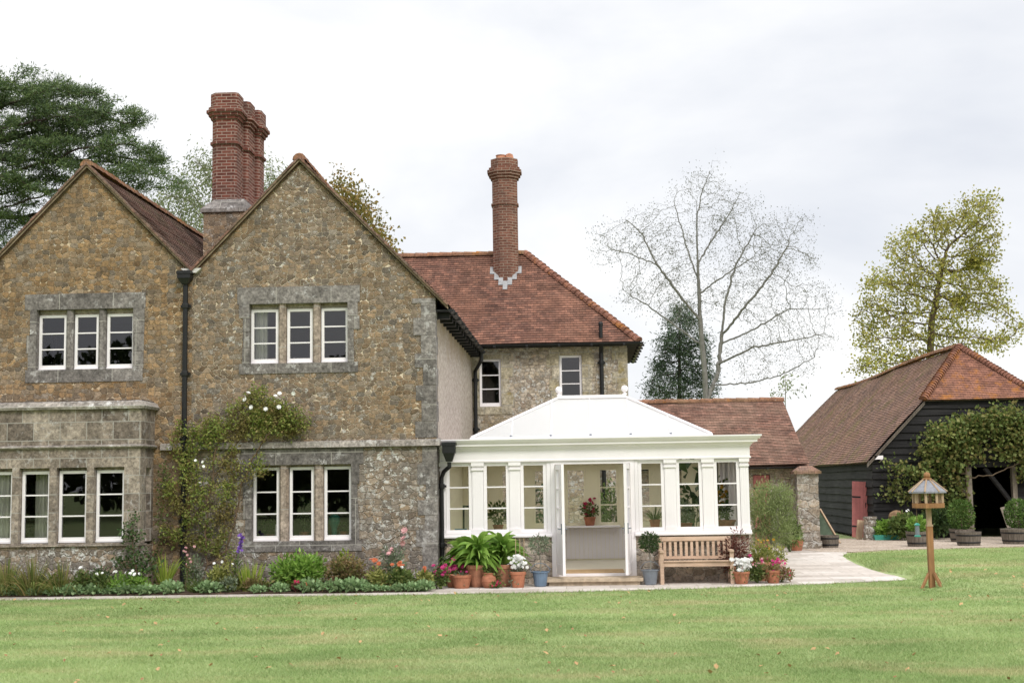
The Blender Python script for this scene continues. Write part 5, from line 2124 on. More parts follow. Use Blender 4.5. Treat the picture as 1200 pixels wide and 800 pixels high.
# weeping birch behind the double chimney
Y = 52.0
b0 = np.array(at(262, 560, Y))
b0[2] = 0
attr = envelope([(225, 225, 22, 38), (205, 245, 20, 25), (245, 205, 20, 25), (315, 210, 20, 22), (300, 235, 30, 25), (270, 200, 30, 22), (235, 265, 28, 25), (190, 240, 14, 16), (328, 225, 12, 14)], Y, 1.8, 8.0)
tree('birch_tree', 'grey green weeping birch showing behind the double brick chimney', b0, attr, [np.array(at(262, 330, Y)), np.array(at(258, 240, Y))],
     .24, 3.0, .3, .14, 22, .24, 'f_birch', 'bark_g', tip=.012, cap=.22, droop=1.3, flat=1.5, wid=.4, leafr=.03)
# autumn tree behind the right gable
Y = 50.0
b0 = np.array(at(408, 560, Y))
b0[2] = 0
attr = envelope([(400, 225, 22, 18), (425, 245, 25, 22), (440, 270, 22, 18), (395, 260, 30, 30), (452, 283, 14, 12), (410, 290, 35, 25)], Y, 1.8, 8.0)
tree('autumn_tree', 'tree turning orange and olive behind the right gable roof', b0, attr, [np.array(at(410, 360, Y)), np.array(at(412, 280, Y))],
     .24, 3.0, .3, .14, 24, .24, 'f_autumn', 'bark_b', tip=.012, cap=.22, wid=.65, leafr=.03)

# bare alder
Y = 72.0
b0 = np.array(at(832, 545, Y))
b0[2] = 0
attr = envelope([(818, 225, 35, 25), (850, 250, 45, 35), (760, 260, 35, 25), (725, 280, 35, 20), (715, 300, 25, 14), (775, 300, 60, 40), (870, 290, 55, 45), (915, 270, 40, 25), (930, 300, 30, 22),
                 (880, 340, 60, 40), (945, 350, 35, 20), (975, 365, 15, 12), (920, 385, 50, 25), (955, 400, 28, 18), (760, 345, 45, 25), (805, 350, 40, 40), (890, 415, 45, 18), (940, 430, 25, 10), (835, 205, 15, 10), (880, 440, 30, 10)], Y, 2.4, 4.5)
tree('alder_tree', 'tall almost leafless grey tree with fine twigs behind the outbuilding roof', b0, attr,
     [np.array(at(826, 440, Y)), np.array(at(820, 370, Y)), np.array(at(817, 290, Y)), np.array(at(816, 235, Y))],
     .20, 3.0, .20, .08, 15.0, .24, 'f_alder', 'bark_pale', tip=.0055, cap=.20, e=1.95, jitter=.30, wid=.6, tipsonly=True, sides=4, trop=(0, 0, .10),
     chains=[[at(u, v, Y + dy) for u, v, dy in ch_] for ch_ in (
         [(828, 470, 0), (842, 435, .5), (845, 395, .8), (850, 350, 1.0), (862, 310, 1.2), (885, 270, 1.0)],
         [(817, 375, 0), (795, 345, -.8), (770, 310, -1.2), (752, 275, -1.0), (735, 258, -.6)],
         [(772, 312, -1.2), (740, 298, -1.6), (712, 290, -1.8)],
         [(818, 405, 0), (790, 380, .8), (755, 355, 1.4), (730, 340, 1.6)],
         [(845, 395, .8), (872, 360, -.2), (905, 320, -.8), (925, 285, -1.0)],
         [(846, 405, .8), (885, 385, 1.6), (925, 362, 2.0), (970, 362, 2.0)],
         [(843, 428, .5), (880, 408, -.4), (920, 400, -1.0), (965, 392, -1.0)],
         [(838, 452, .3), (880, 448, 1.0), (915, 440, 1.4), (955, 418, 1.4)],
         [(817, 310, 0), (835, 280, .6), (858, 245, .8), (868, 225, .8)],
         [(817, 330, 0), (805, 290, .6), (795, 255, .8), (790, 235, .8)],
         [(817, 345, 0), (850, 322, -.8), (885, 300, -1.2)],
         [(816, 260, 0), (822, 225, 0), (832, 200, 0)])])

# dark conifer
Y = 80.0
b0 = np.array(at(795, 545, Y))
b0[2] = 0
attr = envelope([(797, 362, 14, 14), (800, 385, 27, 18), (790, 405, 26, 20), (812, 410, 24, 20), (782, 430, 24, 18), (805, 440, 28, 18), (775, 455, 22, 14), (825, 440, 16, 20), (790, 465, 34, 12), (830, 460, 14, 14)], Y, 1.6, 6.0)
tree('conifer_tree', 'narrow dark green conifer behind the bare tree', b0, attr, [np.array(at(796, 470, Y)), np.array(at(797, 365, Y))],
     .26, 3.2, .30, .24, 30, .22, 'f_conifer', 'bark_d', tip=.014, cap=.28, droop=.4, wid=.22, leafr=.04)

# yellowing poplar behind the barn
Y = 84.0
b0 = np.array(at(1085, 545, Y))
b0[2] = 0
attr = envelope([(1128, 255, 22, 22), (1150, 245, 20, 25), (1150, 290, 24, 35), (1095, 270, 25, 25), (1060, 290, 22, 25), (1065, 330, 30, 30), (1030, 330, 18, 18), (1025, 365, 22, 25), (1060, 380, 35, 30),
                 (1105, 330, 35, 35), (1150, 340, 28, 25), (1105, 380, 30, 30), (1015, 400, 18, 18), (1040, 420, 30, 20), (1165, 360, 22, 14), (1185, 385, 14, 12), (1170, 400, 20, 12), (1140, 400, 20, 15), (1080, 420, 30, 15), (1012, 430, 14, 10)], Y, 2.6, 4.5)
tree('poplar_tree', 'tall yellow green poplar rising behind the barn roof', b0, attr,
     [np.array(at(1088, 450, Y)), np.array(at(1092, 380, Y)), np.array(at(1105, 310, Y))],
     .32, 4.0, .40, .17, 14, .27, 'f_poplar', 'bark_b', tip=.016, cap=.30, wid=.75, leafr=.035)
# young tree beyond the outbuilding ridge
Y = 90.0
b0 = np.array(at(921, 545, Y))
b0[2] = 0
attr = envelope([(920, 445, 10, 12), (908, 460, 14, 8), (932, 462, 14, 8)], Y, .8, 2.0)
tree('young_tree', 'thin pale sapling showing above the outbuilding ridge', b0, attr, [np.array(at(920, 440, Y))], .3, 3.0, .4, .26, 6, .22, 'f_birch', 'bark_g', tip=.013, cap=.08, droop=.5, wid=.4, leafr=.03)

# a wood beyond the lawn, behind the viewer: it is what the windows reflect
P, D = [], []
for k in range(34):
    x = -60 + k * 3.9 + random.uniform(-1.5, 1.5)
    h = random.uniform(9, 13) if x < -27 else random.uniform(6, 11.5)
    p, d = blob_points(2600, (x, -40 + random.uniform(-5, 5), h * .55), (random.uniform(2.6, 4.2), 3, h * .5))
    P.append(p)
    D.append(d)
P, D = np.concatenate(P), np.concatenate(D)
tag(leaves('wood', P, D + rng.normal(scale=.5, size=D.shape), 0.75 * rng.uniform(.6, 1.2, len(P)), .5, 'f_wood'), 'dark belt of trees beyond the lawn facing the house', 'wood', kind='stuff')

# ------------------------------------------------------------------ climbers
def climber(name, label, cat, base, attr, step, infl, kill, leaf, per, spread, leafmat, barkmat, tip=.006, cap=.03, flowers=None, group=None, trunk=None, wid=.62, leafr=None):
    root = thing(name, label, cat, tuple(base), group)
    loc = np.asarray(base, float)
    nd, par = colonize(base, attr, step, infl, kill, 200, trunk, .2)
    r, ch = radii(par, tip, 2.3, cap)
    limbs('stems', nd - loc, par, r, barkmat, root, 5)
    sel = np.where(r <= (leafr or tip * 1.9))[0]
    idx = np.repeat(sel, rng.poisson(per, len(sel)))
    P = nd[idx] - loc + rng.normal(size=(len(idx), 3)) * spread
    Ls = leaf * rng.uniform(.6, 1.3, len(idx))
    D = rng.normal(size=(len(idx), 3)) + np.array([0, -.5, -.15])
    leaves('foliage', P, D, Ls, Ls * wid, leafmat, root)
    for fm, cnt, rr, uvb, Yp in flowers or []:
        Q = np.array([np.array(at(random.uniform(uvb[0], uvb[2]), random.uniform(uvb[1], uvb[3]), Yp)) - loc for _ in range(cnt)])
        blooms('blossoms', Q, rr, fm, root)
    return root


Y = 26.0
b0 = np.array(at(236, 672, Y))
b0[2] = .05
attr = np.concatenate([
    envelope([(300, 482, 40, 18), (270, 500, 35, 14), (340, 490, 25, 16), (300, 460, 12, 10), (320, 500, 45, 12), (245, 508, 25, 14)], Y, .14, 900),
    envelope([(215, 520, 18, 25), (262, 535, 25, 22), (240, 560, 22, 25), (262, 590, 24, 30), (248, 630, 26, 30), (205, 580, 16, 25), (290, 560, 22, 14), (300, 540, 25, 10), (228, 600, 16, 25), (200, 625, 12, 15), (268, 650, 18, 12)], Y, .10, 420)])
attr[:, 1] = np.clip(attr[:, 1], 25.85, YG - .05)
climber('climbing_rose', 'straggling climbing rose with white blooms on the wall beside the downpipe', 'rose', b0, attr, .07, .9, .08, .055, 28, .065, 'f_rose', 'cane', tip=.003, cap=.016, leafr=.0075,
        flowers=[('p_white', 8, .05, (285, 458, 350, 480), 25.85), ('p_white', 4, .035, (225, 530, 250, 580), 25.9)])
Y = 25.2
b0 = np.array(at(160, 690, Y))
b0[2] = .05
attr = envelope([(162, 645, 14, 25), (152, 625, 10, 18), (170, 662, 14, 16), (140, 655, 10, 12), (158, 603, 6, 10)], Y, .10, 800)
climber('wall_shrub', 'dark leaved wall shrub climbing the bay corner', 'shrub', b0, attr, .08, .8, .09, .07, 14, .06, 'f_dark', 'cane', tip=.004, cap=.02, leafr=.008)
# small climber between the bay and the downpipe
Y = 25.98
b0 = np.array(at(186, 686, Y))
b0[2] = .05
attr = envelope([(190, 560, 12, 14), (186, 585, 10, 16), (198, 545, 12, 12), (188, 615, 8, 18), (186, 645, 8, 16)], Y, .08, 500)
climber('ivy_stem', 'thin green climber in the corner between bay and downpipe', 'climber', b0, attr, .08, .8, .1, .065, 9, .06, 'f_mid', 'cane', tip=.004, cap=.016, leafr=.008)

# vine over the barn front
Y = 43.6
b0 = np.array([12.3, 43.75, 0.02])
attr = np.concatenate([
    envelope([(1105, 513, 20, 18), (1130, 503, 24, 17), (1162, 497, 26, 15), (1195, 500, 24, 22), (1088, 527, 12, 12), (1115, 530, 26, 14), (1150, 526, 28, 14), (1185, 525, 22, 16), (1220, 520, 30, 40), (1204, 548, 8, 10), (1175, 483, 18, 8),
              (1110, 546, 14, 7)], Y, .36, 62),
    envelope([(1062, 560, 12, 7), (1046, 549, 9, 5), (1054, 575, 11, 5), (1042, 577, 8, 3), (1092, 596, 12, 18), (1104, 608, 12, 14), (1075, 545, 10, 6)], Y, .14, 42)])
attr[:, 1] = np.clip(attr[:, 1], 43.0, BY - .12)
climber('vine', 'large leafy vine covering the barn front above the doorway', 'vine', b0, attr, .14, 2.2, .16, .12, 30, .15, 'f_vine', 'bark_b', tip=.006, cap=.06, leafr=.016, trunk=[np.array([12.32, 43.7, 1.2]), np.array([12.3, 43.66, 2.2])], wid=.8)

# ------------------------------------------------------------------ flower bed
ZB = .05


def bx(u, Y=25.4):
    return X_at(u, Y, 670)


for k, (u, n, L) in enumerate(((8, 260, .92), (40, 280, .98), (72, 240, .86), (-40, 200, .9), (-95, 200, .92))):
    sword_clump('border_plant', ['long leaved arching border clump at the far left end of the bed', 'tallest arching long leaved clump below the bay windows', 'arching long leaved clump with straw tips below the middle bay light',
                                 'arching green clump further along the bed beyond the bay', 'last arching green clump of the bed'][k], 'plant', bx(u, 25.12), 25.12 + random.uniform(-.03, .03), ZB, n, L, .026, 'f_bed', spread=.75, droop=.65, base=.28, group='arching clumps below the bay')
bush('bronze_bush', 'small tan and green bush below the bay between the arching clumps and white flowers', 'shrub', bx(106), 25.15, ZB, .17, .14, .42, 500, .05, 'f_peony')
bush('low_shrub', 'dark grey green shrub in front of the right bay window', 'shrub', bx(118, 25.2), 25.22, ZB, .32, .12, .55, 700, .06, 'f_dark')
for k, (u, w, h) in enumerate(((98, .2, .5), (120, .2, .42), (142, .26, .40), (165, .25, .42))):
    bush('white_flower_plant', ['tallest white flowering plant, its single bloom above the silver edging', 'white flowering plant between the bronze bush and the bay corner', 'bushy green plant with several white blooms at the bay corner', 'bushy green plant with white blooms just left of the lime iris'][k], 'plant',
         bx(u, 25.08), 25.06, ZB, w, .14, h, 420, .07, ['f_mid', 'f_mid', 'f_green', 'f_green'][k], group='white flowering border plants', flowers=[('p_white', [1, 2, 4, 4][k], .042, (h * .85, h * 1.05))])
sword_clump('iris_clump', 'lime green sword leaved iris between the bay and the downpipe', 'plant', bx(193, 25.4), 25.4, ZB + .15, 46, .72, .035, 'f_lime', spread=.42, droop=.35, base=.10, group='sword leaved irises')
sword_clump('iris_clump', 'lime green sword leaved iris under the left ground floor window', 'plant', bx(293, 25.35), 25.35, ZB, 70, .62, .032, 'f_lime', spread=.36, droop=.16, base=.13, group='sword leaved irises')
bush('fallen_foliage', 'orange brown fading foliage at the foot of the second iris', 'plant', bx(297, 25.15), 25.18, ZB, .24, .12, .30, 420, .06, 'f_peony')
bush('tall_shrub', 'tall grey green shrub at the downpipe foot', 'shrub', bx(228), 25.55, ZB, .18, .14, .75, 420, .055, 'f_olive')
bush('pink_spire_plant', 'slim plant with dull pink flowers beside the downpipe', 'plant', bx(222, 25.5), 25.45, ZB, .12, .1, .8, 200, .05, 'f_mid', flowers=[('p_pink', 9, .03, (.45, .85))])
sword_clump('border_grass', 'dark green grassy clump right of the downpipe', 'plant', bx(236, 25.2), 25.2, ZB, 150, .46, .022, 'f_mid', spread=.8, droop=.6, base=.2)
bush('pale_leaf_shrub', 'pale yellow green shrub between the downpipe and the second iris', 'shrub', bx(260, 25.3), 25.32, ZB, .32, .2, .58, 800, .075, 'f_variegated', flowers=[('p_white', 3, .03, (.5, .6))])
bush('blue_shrub', 'low blue grey shrub left of the second iris', 'shrub', bx(270, 25.1), 25.1, ZB, .18, .14, .33, 420, .05, 'f_olive')
o = thing('delphinium', 'violet flower spike leaning beside the left ground floor window', 'flower', (bx(277, 25.6), 25.6, ZB))
mb = MB()
mb.tube([(0, 0, 0), (.02, 0, .5), (.09, 0, 1.02)], .008, 5)
mb.build('stem', M['stem'], o)
t = np.linspace(0, 1, 26)
blooms('blossoms', np.stack([.055 + .05 * t + rng.normal(scale=.025, size=26), rng.normal(scale=.02, size=26) - .02, .72 + .33 * t], 1), .035, 'p_violet', o)
P, D = blob_points(120, (0.02, 0, .3), (.1, .08, .3))
leaves('foliage', P, D, .08, .03, 'f_mid', o)
bush('peony', 'rounded bright green peony bush under the middle ground floor window', 'shrub', bx(352, 25.35), 25.35, ZB, .52, .32, .74, 1900, .11, 'f_green', wid=.42, lumps=9, updir=.5)
bush('twig_shrub', 'thin grey twiggy shrub between the iris and the peony', 'shrub', bx(325, 25.5), 25.55, ZB, .18, .14, .62, 260, .035, 'f_olive', stems=6)
bush('dark_red_plant', 'low dark red rosette in front of the peony', 'plant', bx(349, 25.0), 25.0, ZB, .11, .08, .2, 160, .06, 'f_acer', flowers=[('p_red', 3, .04, (.1, .2))])
bush('coral_flower', 'low coral flowering plant right of the peony front', 'plant', bx(362, 25.02), 25.0, ZB, .14, .08, .15, 160, .05, 'f_mid', flowers=[('p_orange', 7, .035, (.07, .16))])
bush('turning_shrub', 'bronze and green shrub under the right ground floor window', 'shrub', bx(407, 25.35), 25.35, ZB, .38, .26, .66, 1500, .08, 'f_peony', lumps=8)
bush('lime_shrub', 'small lime leaved shrub behind the bronze one', 'shrub', bx(402, 25.8), 25.85, ZB, .17, .12, .82, 360, .08, 'f_lime')
bush('dark_red_plant', 'low maroon leaved plant below the bronze shrub', 'plant', bx(388, 25.0), 25.02, ZB, .1, .08, .26, 160, .05, 'f_acer')
bush('rose_bush', 'grey leaved rose bush with pale pink blooms near the corner quoins', 'rose', bx(462, 25.6), 25.6, ZB, .30, .2, 1.02, 750, .06, 'f_olive', stems=6, flowers=[('p_pink', 6, .07, (.62, 1.12))])
bush('dahlia', 'yellow green dahlia with coral blooms left of the pink rose', 'flower', bx(443, 25.2), 25.25, ZB, .26, .2, .48, 700, .07, 'f_variegated', flowers=[('p_orange', 4, .06, (.44, .56))])
bush('dahlia', 'dahlia with deep red blooms in front of the pink rose', 'flower', bx(470, 25.2), 25.2, ZB, .26, .2, .44, 700, .07, 'f_mid', flowers=[('p_orange', 4, .055, (.42, .54)), ('p_white', 2, .04, (.4, .5))])
bush('dahlia', 'yellow tinged dahlia with one coral bloom at the bed end', 'flower', bx(499, 25.3), 25.3, ZB, .2, .16, .40, 450, .07, 'f_variegated', flowers=[('p_orange', 2, .06, (.36, .45))])
n_ = 5200
gx = rng.uniform(-13.0, -3.1, n_)
gy = rng.uniform(24.98, 26.1, n_)
den = np.array([noise.noise(Vector((x * 1.3, y * 1.6, 4.0))) for x, y in zip(gx, gy)])
kk = den > -.12
gx, gy, den = gx[kk], gy[kk], den[kk]
P = np.stack([gx, gy, ZB + rng.random(len(gx)) * (.08 + .32 * np.clip(den + .12, 0, 1))], 1)
D = rng.normal(size=P.shape) + np.array([0, -.2, .9])
Ls = rng.uniform(.05, .12, len(P))
tag(leaves('ground_cover', P, D, Ls, Ls * .4, 'f_bed'), 'low mixed green leaves filling the gaps of the flower bed', 'ground cover', kind='stuff')
# low silver edging: one plant, copied along the front of the bed
edge = bush('edging_plant', 'low sage green edging plant along the front of the flower bed', 'plant', bx(0, 24.99), 24.98, ZB, .26, .12, .19, 300, .075, 'f_sage', wid=.8, stems=0, lumps=5)
edge['group'] = 'sage green edging along the bed'
for u in (-110, -72, -36, 22, 45, 68, 90, 112, 130, 150, 176, 203, 248, 305, 330, 366, 398, 418, 436, 452, 470, 486, 499):
    c = copy_tree(edge)
    c.location = (bx(u, 25.0), 24.98 + random.uniform(-.03, .05) + (.06 if u > 470 else 0), ZB)
    c.rotation_euler.z = random.uniform(0, .5)
    s = random.uniform(.65, 1.2)
    c.scale = (s, s, s * random.uniform(.75, 1.2))

# ------------------------------------------------------------------ pots left of the doors
ZT = .022


def pot_thing(name, label, cat, u, Y, h, r, mat, rim=True, group=None):
    o = thing(name, label, cat, (X_at(u, Y, 675), Y, ZT), group)
    flower_pot(h, r, mat, parent=o, rim=rim)
    return o


o = pot_thing('flower_pot', 'terracotta pot of crimson flowers at the corner of the house', 'flower pot', 532, 25.98, .26, .17, 'terracotta')
bush('', '', '', 0, 0, 0, .2, .14, .52, 260, .07, 'f_mid', root=o, flowers=[('p_magenta', 12, .05, (.3, .58))])
o = pot_thing('flower_pot', 'wide shallow terracotta bowl of grey rosettes in front of the crimson pot', 'flower pot', 541, 25.75, .25, .20, 'terracotta')
bush('', '', '', 0, 0, 0, .17, .15, .36, 260, .05, 'f_olive', root=o, flowers=[('p_magenta', 3, .03, (.3, .4))])
bush('crimson_plant', 'green plant with crimson flowers beside the house corner pots', 'plant', X_at(517, 25.7, 670), 25.6, ZT, .2, .15, .42, 420, .07, 'f_mid', flowers=[('p_magenta', 10, .055, (.25, .52))])
for k, (u, y, h, r, H_, n, lab) in enumerate(((548, 26.3, .34, .20, .62, 30, 'large terracotta pot of broad leaves standing against the dwarf wall'),
                                          (560, 26.05, .42, .23, .62, 40, 'large terracotta pot of lush broad leaves behind the small round urn'),
                                          (588, 26.1, .42, .25, .62, 44, 'largest terracotta pot of lush broad leaves behind the white flowers'))):
    o = pot_thing('flower_pot', lab, 'flower pot', u, y, h, r, 'terracotta_pale', group='broad leaved pots by the conservatory')
    a = rng.uniform(0, 2 * np.pi, n * 3)
    q = rng.random(n * 3)
    P0 = np.stack([np.cos(a) * .12 * q, np.sin(a) * .12 * q, h + .72 * H_ * rng.random(n * 3) * (1 - .3 * q)], 1)
    D0 = np.stack([np.cos(a) * (.4 + q), np.sin(a) * (.4 + q), .75 + 0 * a], 1)
    L_ = .56 * rng.uniform(.7, 1.15, n * 3)
    straps('foliage', P0, D0, L_, L_ * .34, 'f_green', o, droop=.55 + .5 * q, k=5)
    mb = MB()
    for i in range(0, n, 4):
        mb.tube([(P0[i][0] * .6, P0[i][1] * .6, h * .85), tuple(P0[i])], .012, 5)
    mb.build('stems', M['stem'], o)
mbs = thing('urn', 'small round orange urn standing among the large pots', 'urn', (X_at(573, 25.72, 680), 25.72, ZT))
mb = MB()
mb.lathe(0, 0, [(.08, 0), (.12, .05), (.145, .13), (.13, .2), (.095, .25), (.11, .28), (.09, .285), (.075, .25)], 18)
mb.build('body', M['terracotta'], mbs)
P, D = blob_points(60, (0, 0, .33), (.1, .1, .08))
leaves('foliage', P, D, .08, .05, 'f_mid', mbs)
bush('red_flower_plant', 'low plant with small red flowers between the urn and the white flowers', 'plant', X_at(583, 25.65, 684), 25.62, ZT, .17, .10, .13, 180, .05, 'f_mid', flowers=[('p_red', 12, .03, (.05, .13))], stems=0)
bush('potted_shrub', 'leafy green plant between the urn and the largest pot', 'plant', X_at(580, 25.85, 670), 25.82, ZT, .16, .12, .42, 340, .07, 'f_peony')
o = pot_thing('flower_pot', 'terracotta pot of white flowers left of the door step', 'flower pot', 607, 25.75, .30, .155, 'terracotta')
bush('', '', '', 0, 0, 0, .22, .17, .46, 240, .06, 'f_olive', root=o, flowers=[('p_white', 46, .042, (.36, .60))])
mb = MB()
for dx in (-.05, .03, .11):
    mb.tube([(dx, .12, .2), (dx + .01, .12, .92)], .007, 5)
mb.build('cane', M['wood_pale'], o)


def standard(u, Y, label, potmat, head, h=.92, rr=.2, leafmat='f_olive', cat='potted tree'):
    o = thing('potted_tree', label, cat, (X_at(u, Y, 670), Y, ZT))
    mb = MB()
    mb.lathe(0, 0, [(.105, 0), (.115, .02), (.15, .26), (.165, .265), (.165, .285), (.14, .285), (.135, .24)], 18)
    mb.tube([(-.165, 0, .25), (-.19, 0, .33), (-.1, 0, .42), (0, 0, .44), (.1, 0, .42), (.19, 0, .33), (.165, 0, .25)], .006, 5)
    mb.build('bucket', M[potmat], o)
    mb = MB()
    mb.tube([(0, 0, .2), (.015, .01, .45), (-.01, 0, .62)], .014, 6)
    for k in range(7):
        a = k * .9
        mb.tube([(-.01, 0, .58), (math.cos(a) * rr * .5, math.sin(a) * rr * .5, .72), (math.cos(a) * rr * .85, math.sin(a) * rr * .85, .72 + .12 * (k % 3))], .006, 4)
    mb.build('trunk', M['bark_g'], o)
    P, D = blob_points(head, (0, 0, .80), (rr, rr, h * .2))
    Ls = .06 * rng.uniform(.6, 1.2, len(P))
    leaves('foliage', P, D + rng.normal(scale=.6, size=D.shape), Ls, Ls * .4, leafmat, o)
    return o


standard(633, 25.95, 'thin olive standard in a blue zinc bucket left of the doors', 'blue_zinc', 420, rr=.22)
standard(762, 26.05, 'dense round topiary in a grey zinc bucket right of the doors', 'plastic_grey', 900, rr=.2, leafmat='f_dark')

# ------------------------------------------------------------------ bench
bench = thing('garden_bench', 'weathered teak slatted bench under the right conservatory windows', 'bench', (2.19, 26.25, ZT))


def BN(mb, name):
    return mb.build(name, M['wood_bench'], bench)


bwid, bdep = 1.40, .50
for s in (-1, 1):
    mb = MB()
    x = s * (bwid / 2 - .035)
    mb.box(x - .035, x + .035, -bdep / 2, -bdep / 2 + .06, 0, .60)
    BN(mb, 'leg')
    mb = MB()
    mb.hexa([(x - .035, bdep / 2 - .09, 0), (x + .035, bdep / 2 - .09, 0), (x + .035, bdep / 2 - .03, 0), (x - .035, bdep / 2 - .03, 0),
             (x - .035, bdep / 2 + .0, .88), (x + .035, bdep / 2 + .0, .88), (x + .035, bdep / 2 + .05, .88), (x - .035, bdep / 2 + .05, .88)])
    BN(mb, 'leg')
    mb = MB()
    mb.box(x - .04, x + .04, -bdep / 2 - .03, bdep / 2 - .03, .602, .64)
    mb.box(x - .02, x + .02, -bdep / 2 + .061, bdep / 2 - .09, .32, .37)
    mb.box(x - .02, x + .02, -bdep / 2 + .061, bdep / 2 - .09, .08, .12)
    BN(mb, 'armrest')
mb = MB()
for k in range(6):
    y = -bdep / 2 - .02 + k * .082
    mb.box(-bwid / 2 + .072, bwid / 2 - .072, y, y + .07, .425 - .004 * k, .447 - .004 * k)
mb.box(-bwid / 2 + .072, bwid / 2 - .072, -bdep / 2 + .012, -bdep / 2 + .04, .335, .42)
BN(mb, 'seat')
mb = MB()
yb = bdep / 2 - .02
mb.hexa([(-bwid / 2 + .071, yb - .005, .80), (bwid / 2 - .071, yb - .005, .80), (bwid / 2 - .071, yb + .04, .80), (-bwid / 2 + .071, yb + .04, .80),
         (-bwid / 2 + .071, yb + .01, .88), (bwid / 2 - .071, yb + .01, .88), (bwid / 2 - .071, yb + .045, .88), (-bwid / 2 + .071, yb + .045, .88)])
mb.box(-bwid / 2 + .071, bwid / 2 - .071, yb - .03, yb + .01, .455, .51)
for k in range(12):
    x = -bwid / 2 + .125 + k * (bwid - .25) / 11
    mb.hexa([(x - .026, yb - .018, .511), (x + .026, yb - .018, .511), (x + .026, yb - .002, .511), (x - .026, yb - .002, .511),
             (x - .026, yb + .01, .799), (x + .026, yb + .01, .799), (x + .026, yb + .026, .799), (x - .026, yb + .026, .799)])
BN(mb, 'backrest')

# ------------------------------------------------------------------ pots right of the bench
o = pot_thing('potted_maple', 'purple leaved maple in a pot at the bench end', 'potted tree', 864, 26.45, .30, .16, 'terracotta_pale')
bush('', '', '', 0, 0, 0, .34, .22, 1.06, 900, .075, 'f_acer', root=o, stems=6, stem_mat='cane', wid=.35)
o = pot_thing('flower_pot', 'terracotta pot of white flowers right of the bench', 'flower pot', 869, 26.0, .23, .16, 'terracotta')
bush('', '', '', 0, 0, 0, .22, .16, .36, 200, .06, 'f_mid', root=o, flowers=[('p_white', 46, .045, (.25, .47))])
o = pot_thing('flower_pot', 'terracotta pot overflowing with pink fuchsia at the path edge', 'flower pot', 906, 26.1, .24, .15, 'terracotta')
bush('', '', '', 0, 0, 0, .26, .18, .40, 500, .06, 'f_peony', root=o, flowers=[('p_magenta', 8, .035, (.2, .45))])
bush('fuchsia', 'bushy fuchsia with small pink flowers beside the white flower pot', 'plant', X_at(888, 26.15, 670), 26.15, ZT, .24, .2, .42, 700, .06, 'f_mid', flowers=[('p_pink', 12, .03, (.2, .48))])
bush('fuchsia', 'trailing fuchsia with pink sprays spilling on the paving', 'plant', X_at(917, 26.2, 670), 26.25, ZT, .26, .2, .36, 600, .055, 'f_peony', flowers=[('p_pink', 14, .03, (.12, .42)), ('p_red', 8, .03, (.1, .3))])
o = pot_thing('flower_pot', 'dark pot of crimson and yellow green foliage behind the fuchsias', 'flower pot', 894, 26.75, .36, .2, 'terracotta_pale')
bush('', '', '', 0, 0, 0, .42, .3, .78, 1300, .07, 'f_variegated', root=o, flowers=[('p_magenta', 12, .06, (.28, .5)), ('p_yellow', 8, .03, (.6, .8))])
bush('shrub', 'yellow flecked shrub standing at the conservatory corner', 'shrub', X_at(902, 28.2, 660), 28.2, ZT, .45, .35, .78, 1200, .065, 'f_variegated')
bush('courtyard_shrub', 'leafy shrub in the courtyard seen through the back windows of the conservatory', 'shrub', .75, 33.6, 0, .55, .4, 2.3, 900, .12, 'f_mid')
bush('courtyard_shrub', 'darker shrub in the courtyard behind the left back windows of the conservatory', 'shrub', -1.2, 34.0, 0, .6, .4, 2.1, 800, .12, 'f_dark')
# feathery bush by the outbuilding
Y = 33.5
b0 = np.array([X_at(903, Y, 640), Y, ZT])
attr = envelope([(903, 605, 26, 32), (890, 595, 14, 24), (912, 590, 18, 22), (905, 625, 26, 14), (895, 578, 10, 10)], Y, .55, 260)
r_ = tree('feathery_bush', 'feathery pale green bush between conservatory and gate pier', b0, attr, None, .10, 1.5, .12, .10, 34, .10, 'f_willow', 'bark_g', tip=.004, cap=.03, wid=.16, leafr=.009, trop=(0, 0, .15), droop=-1.0)
r_['category'] = 'bush'
bush('shrub', 'dark green shrub at the foot of the gate pier', 'shrub', X_at(925, 37.0, 625), 37.0, ZT, .42, .3, 1.0, 900, .09, 'f_mid')
o = thing('flower_pot', 'terracotta pot of grassy leaves beside the gate pier', 'flower pot', (X_at(933, 37.6, 635), 37.6, ZT))
flower_pot(.30, .21, 'terracotta', parent=o)
sword_clump('', '', '', 0, 0, 0, 60, .32, .018, 'f_green', root=o, spread=.7)
for ch in o.children:
    if ch.name.startswith('foliage'):
        ch.location.z = .27

# ------------------------------------------------------------------ bird table
bt = thing('bird_table', 'wooden bird table with a grey polygonal roof standing on the lawn', 'bird table', (6.26, 24.7, float(ground_z(6.26, 24.7)) - .01))
zz = 0
mb = MB()
mb.box(-.05, .05, -.05, .05, .0, 1.10)
mb.build('post', M['wood_bird'], bt)
mb = MB()
mb.box(-.056, .056, -.056, .056, 1.101, 1.13)
mb.box(-.04, .04, -.04, .04, 1.131, 1.43)
mb.build('post_neck', M['wood_pale'], bt)
for k in range(4):
    a = math.radians(28 + 90 * k)
    mb = MB()
    mb.tube([(math.cos(a) * .24, math.sin(a) * .24, .0), (math.cos(a) * .06, math.sin(a) * .06, .27)], .028, 4)
    mb.build('foot', M['wood_bird'], bt)


def ngon(r, n=8, a0=math.pi / 8):
    return [(r * math.cos(a0 + 2 * math.pi * k / n), r * math.sin(a0 + 2 * math.pi * k / n)) for k in range(n)]


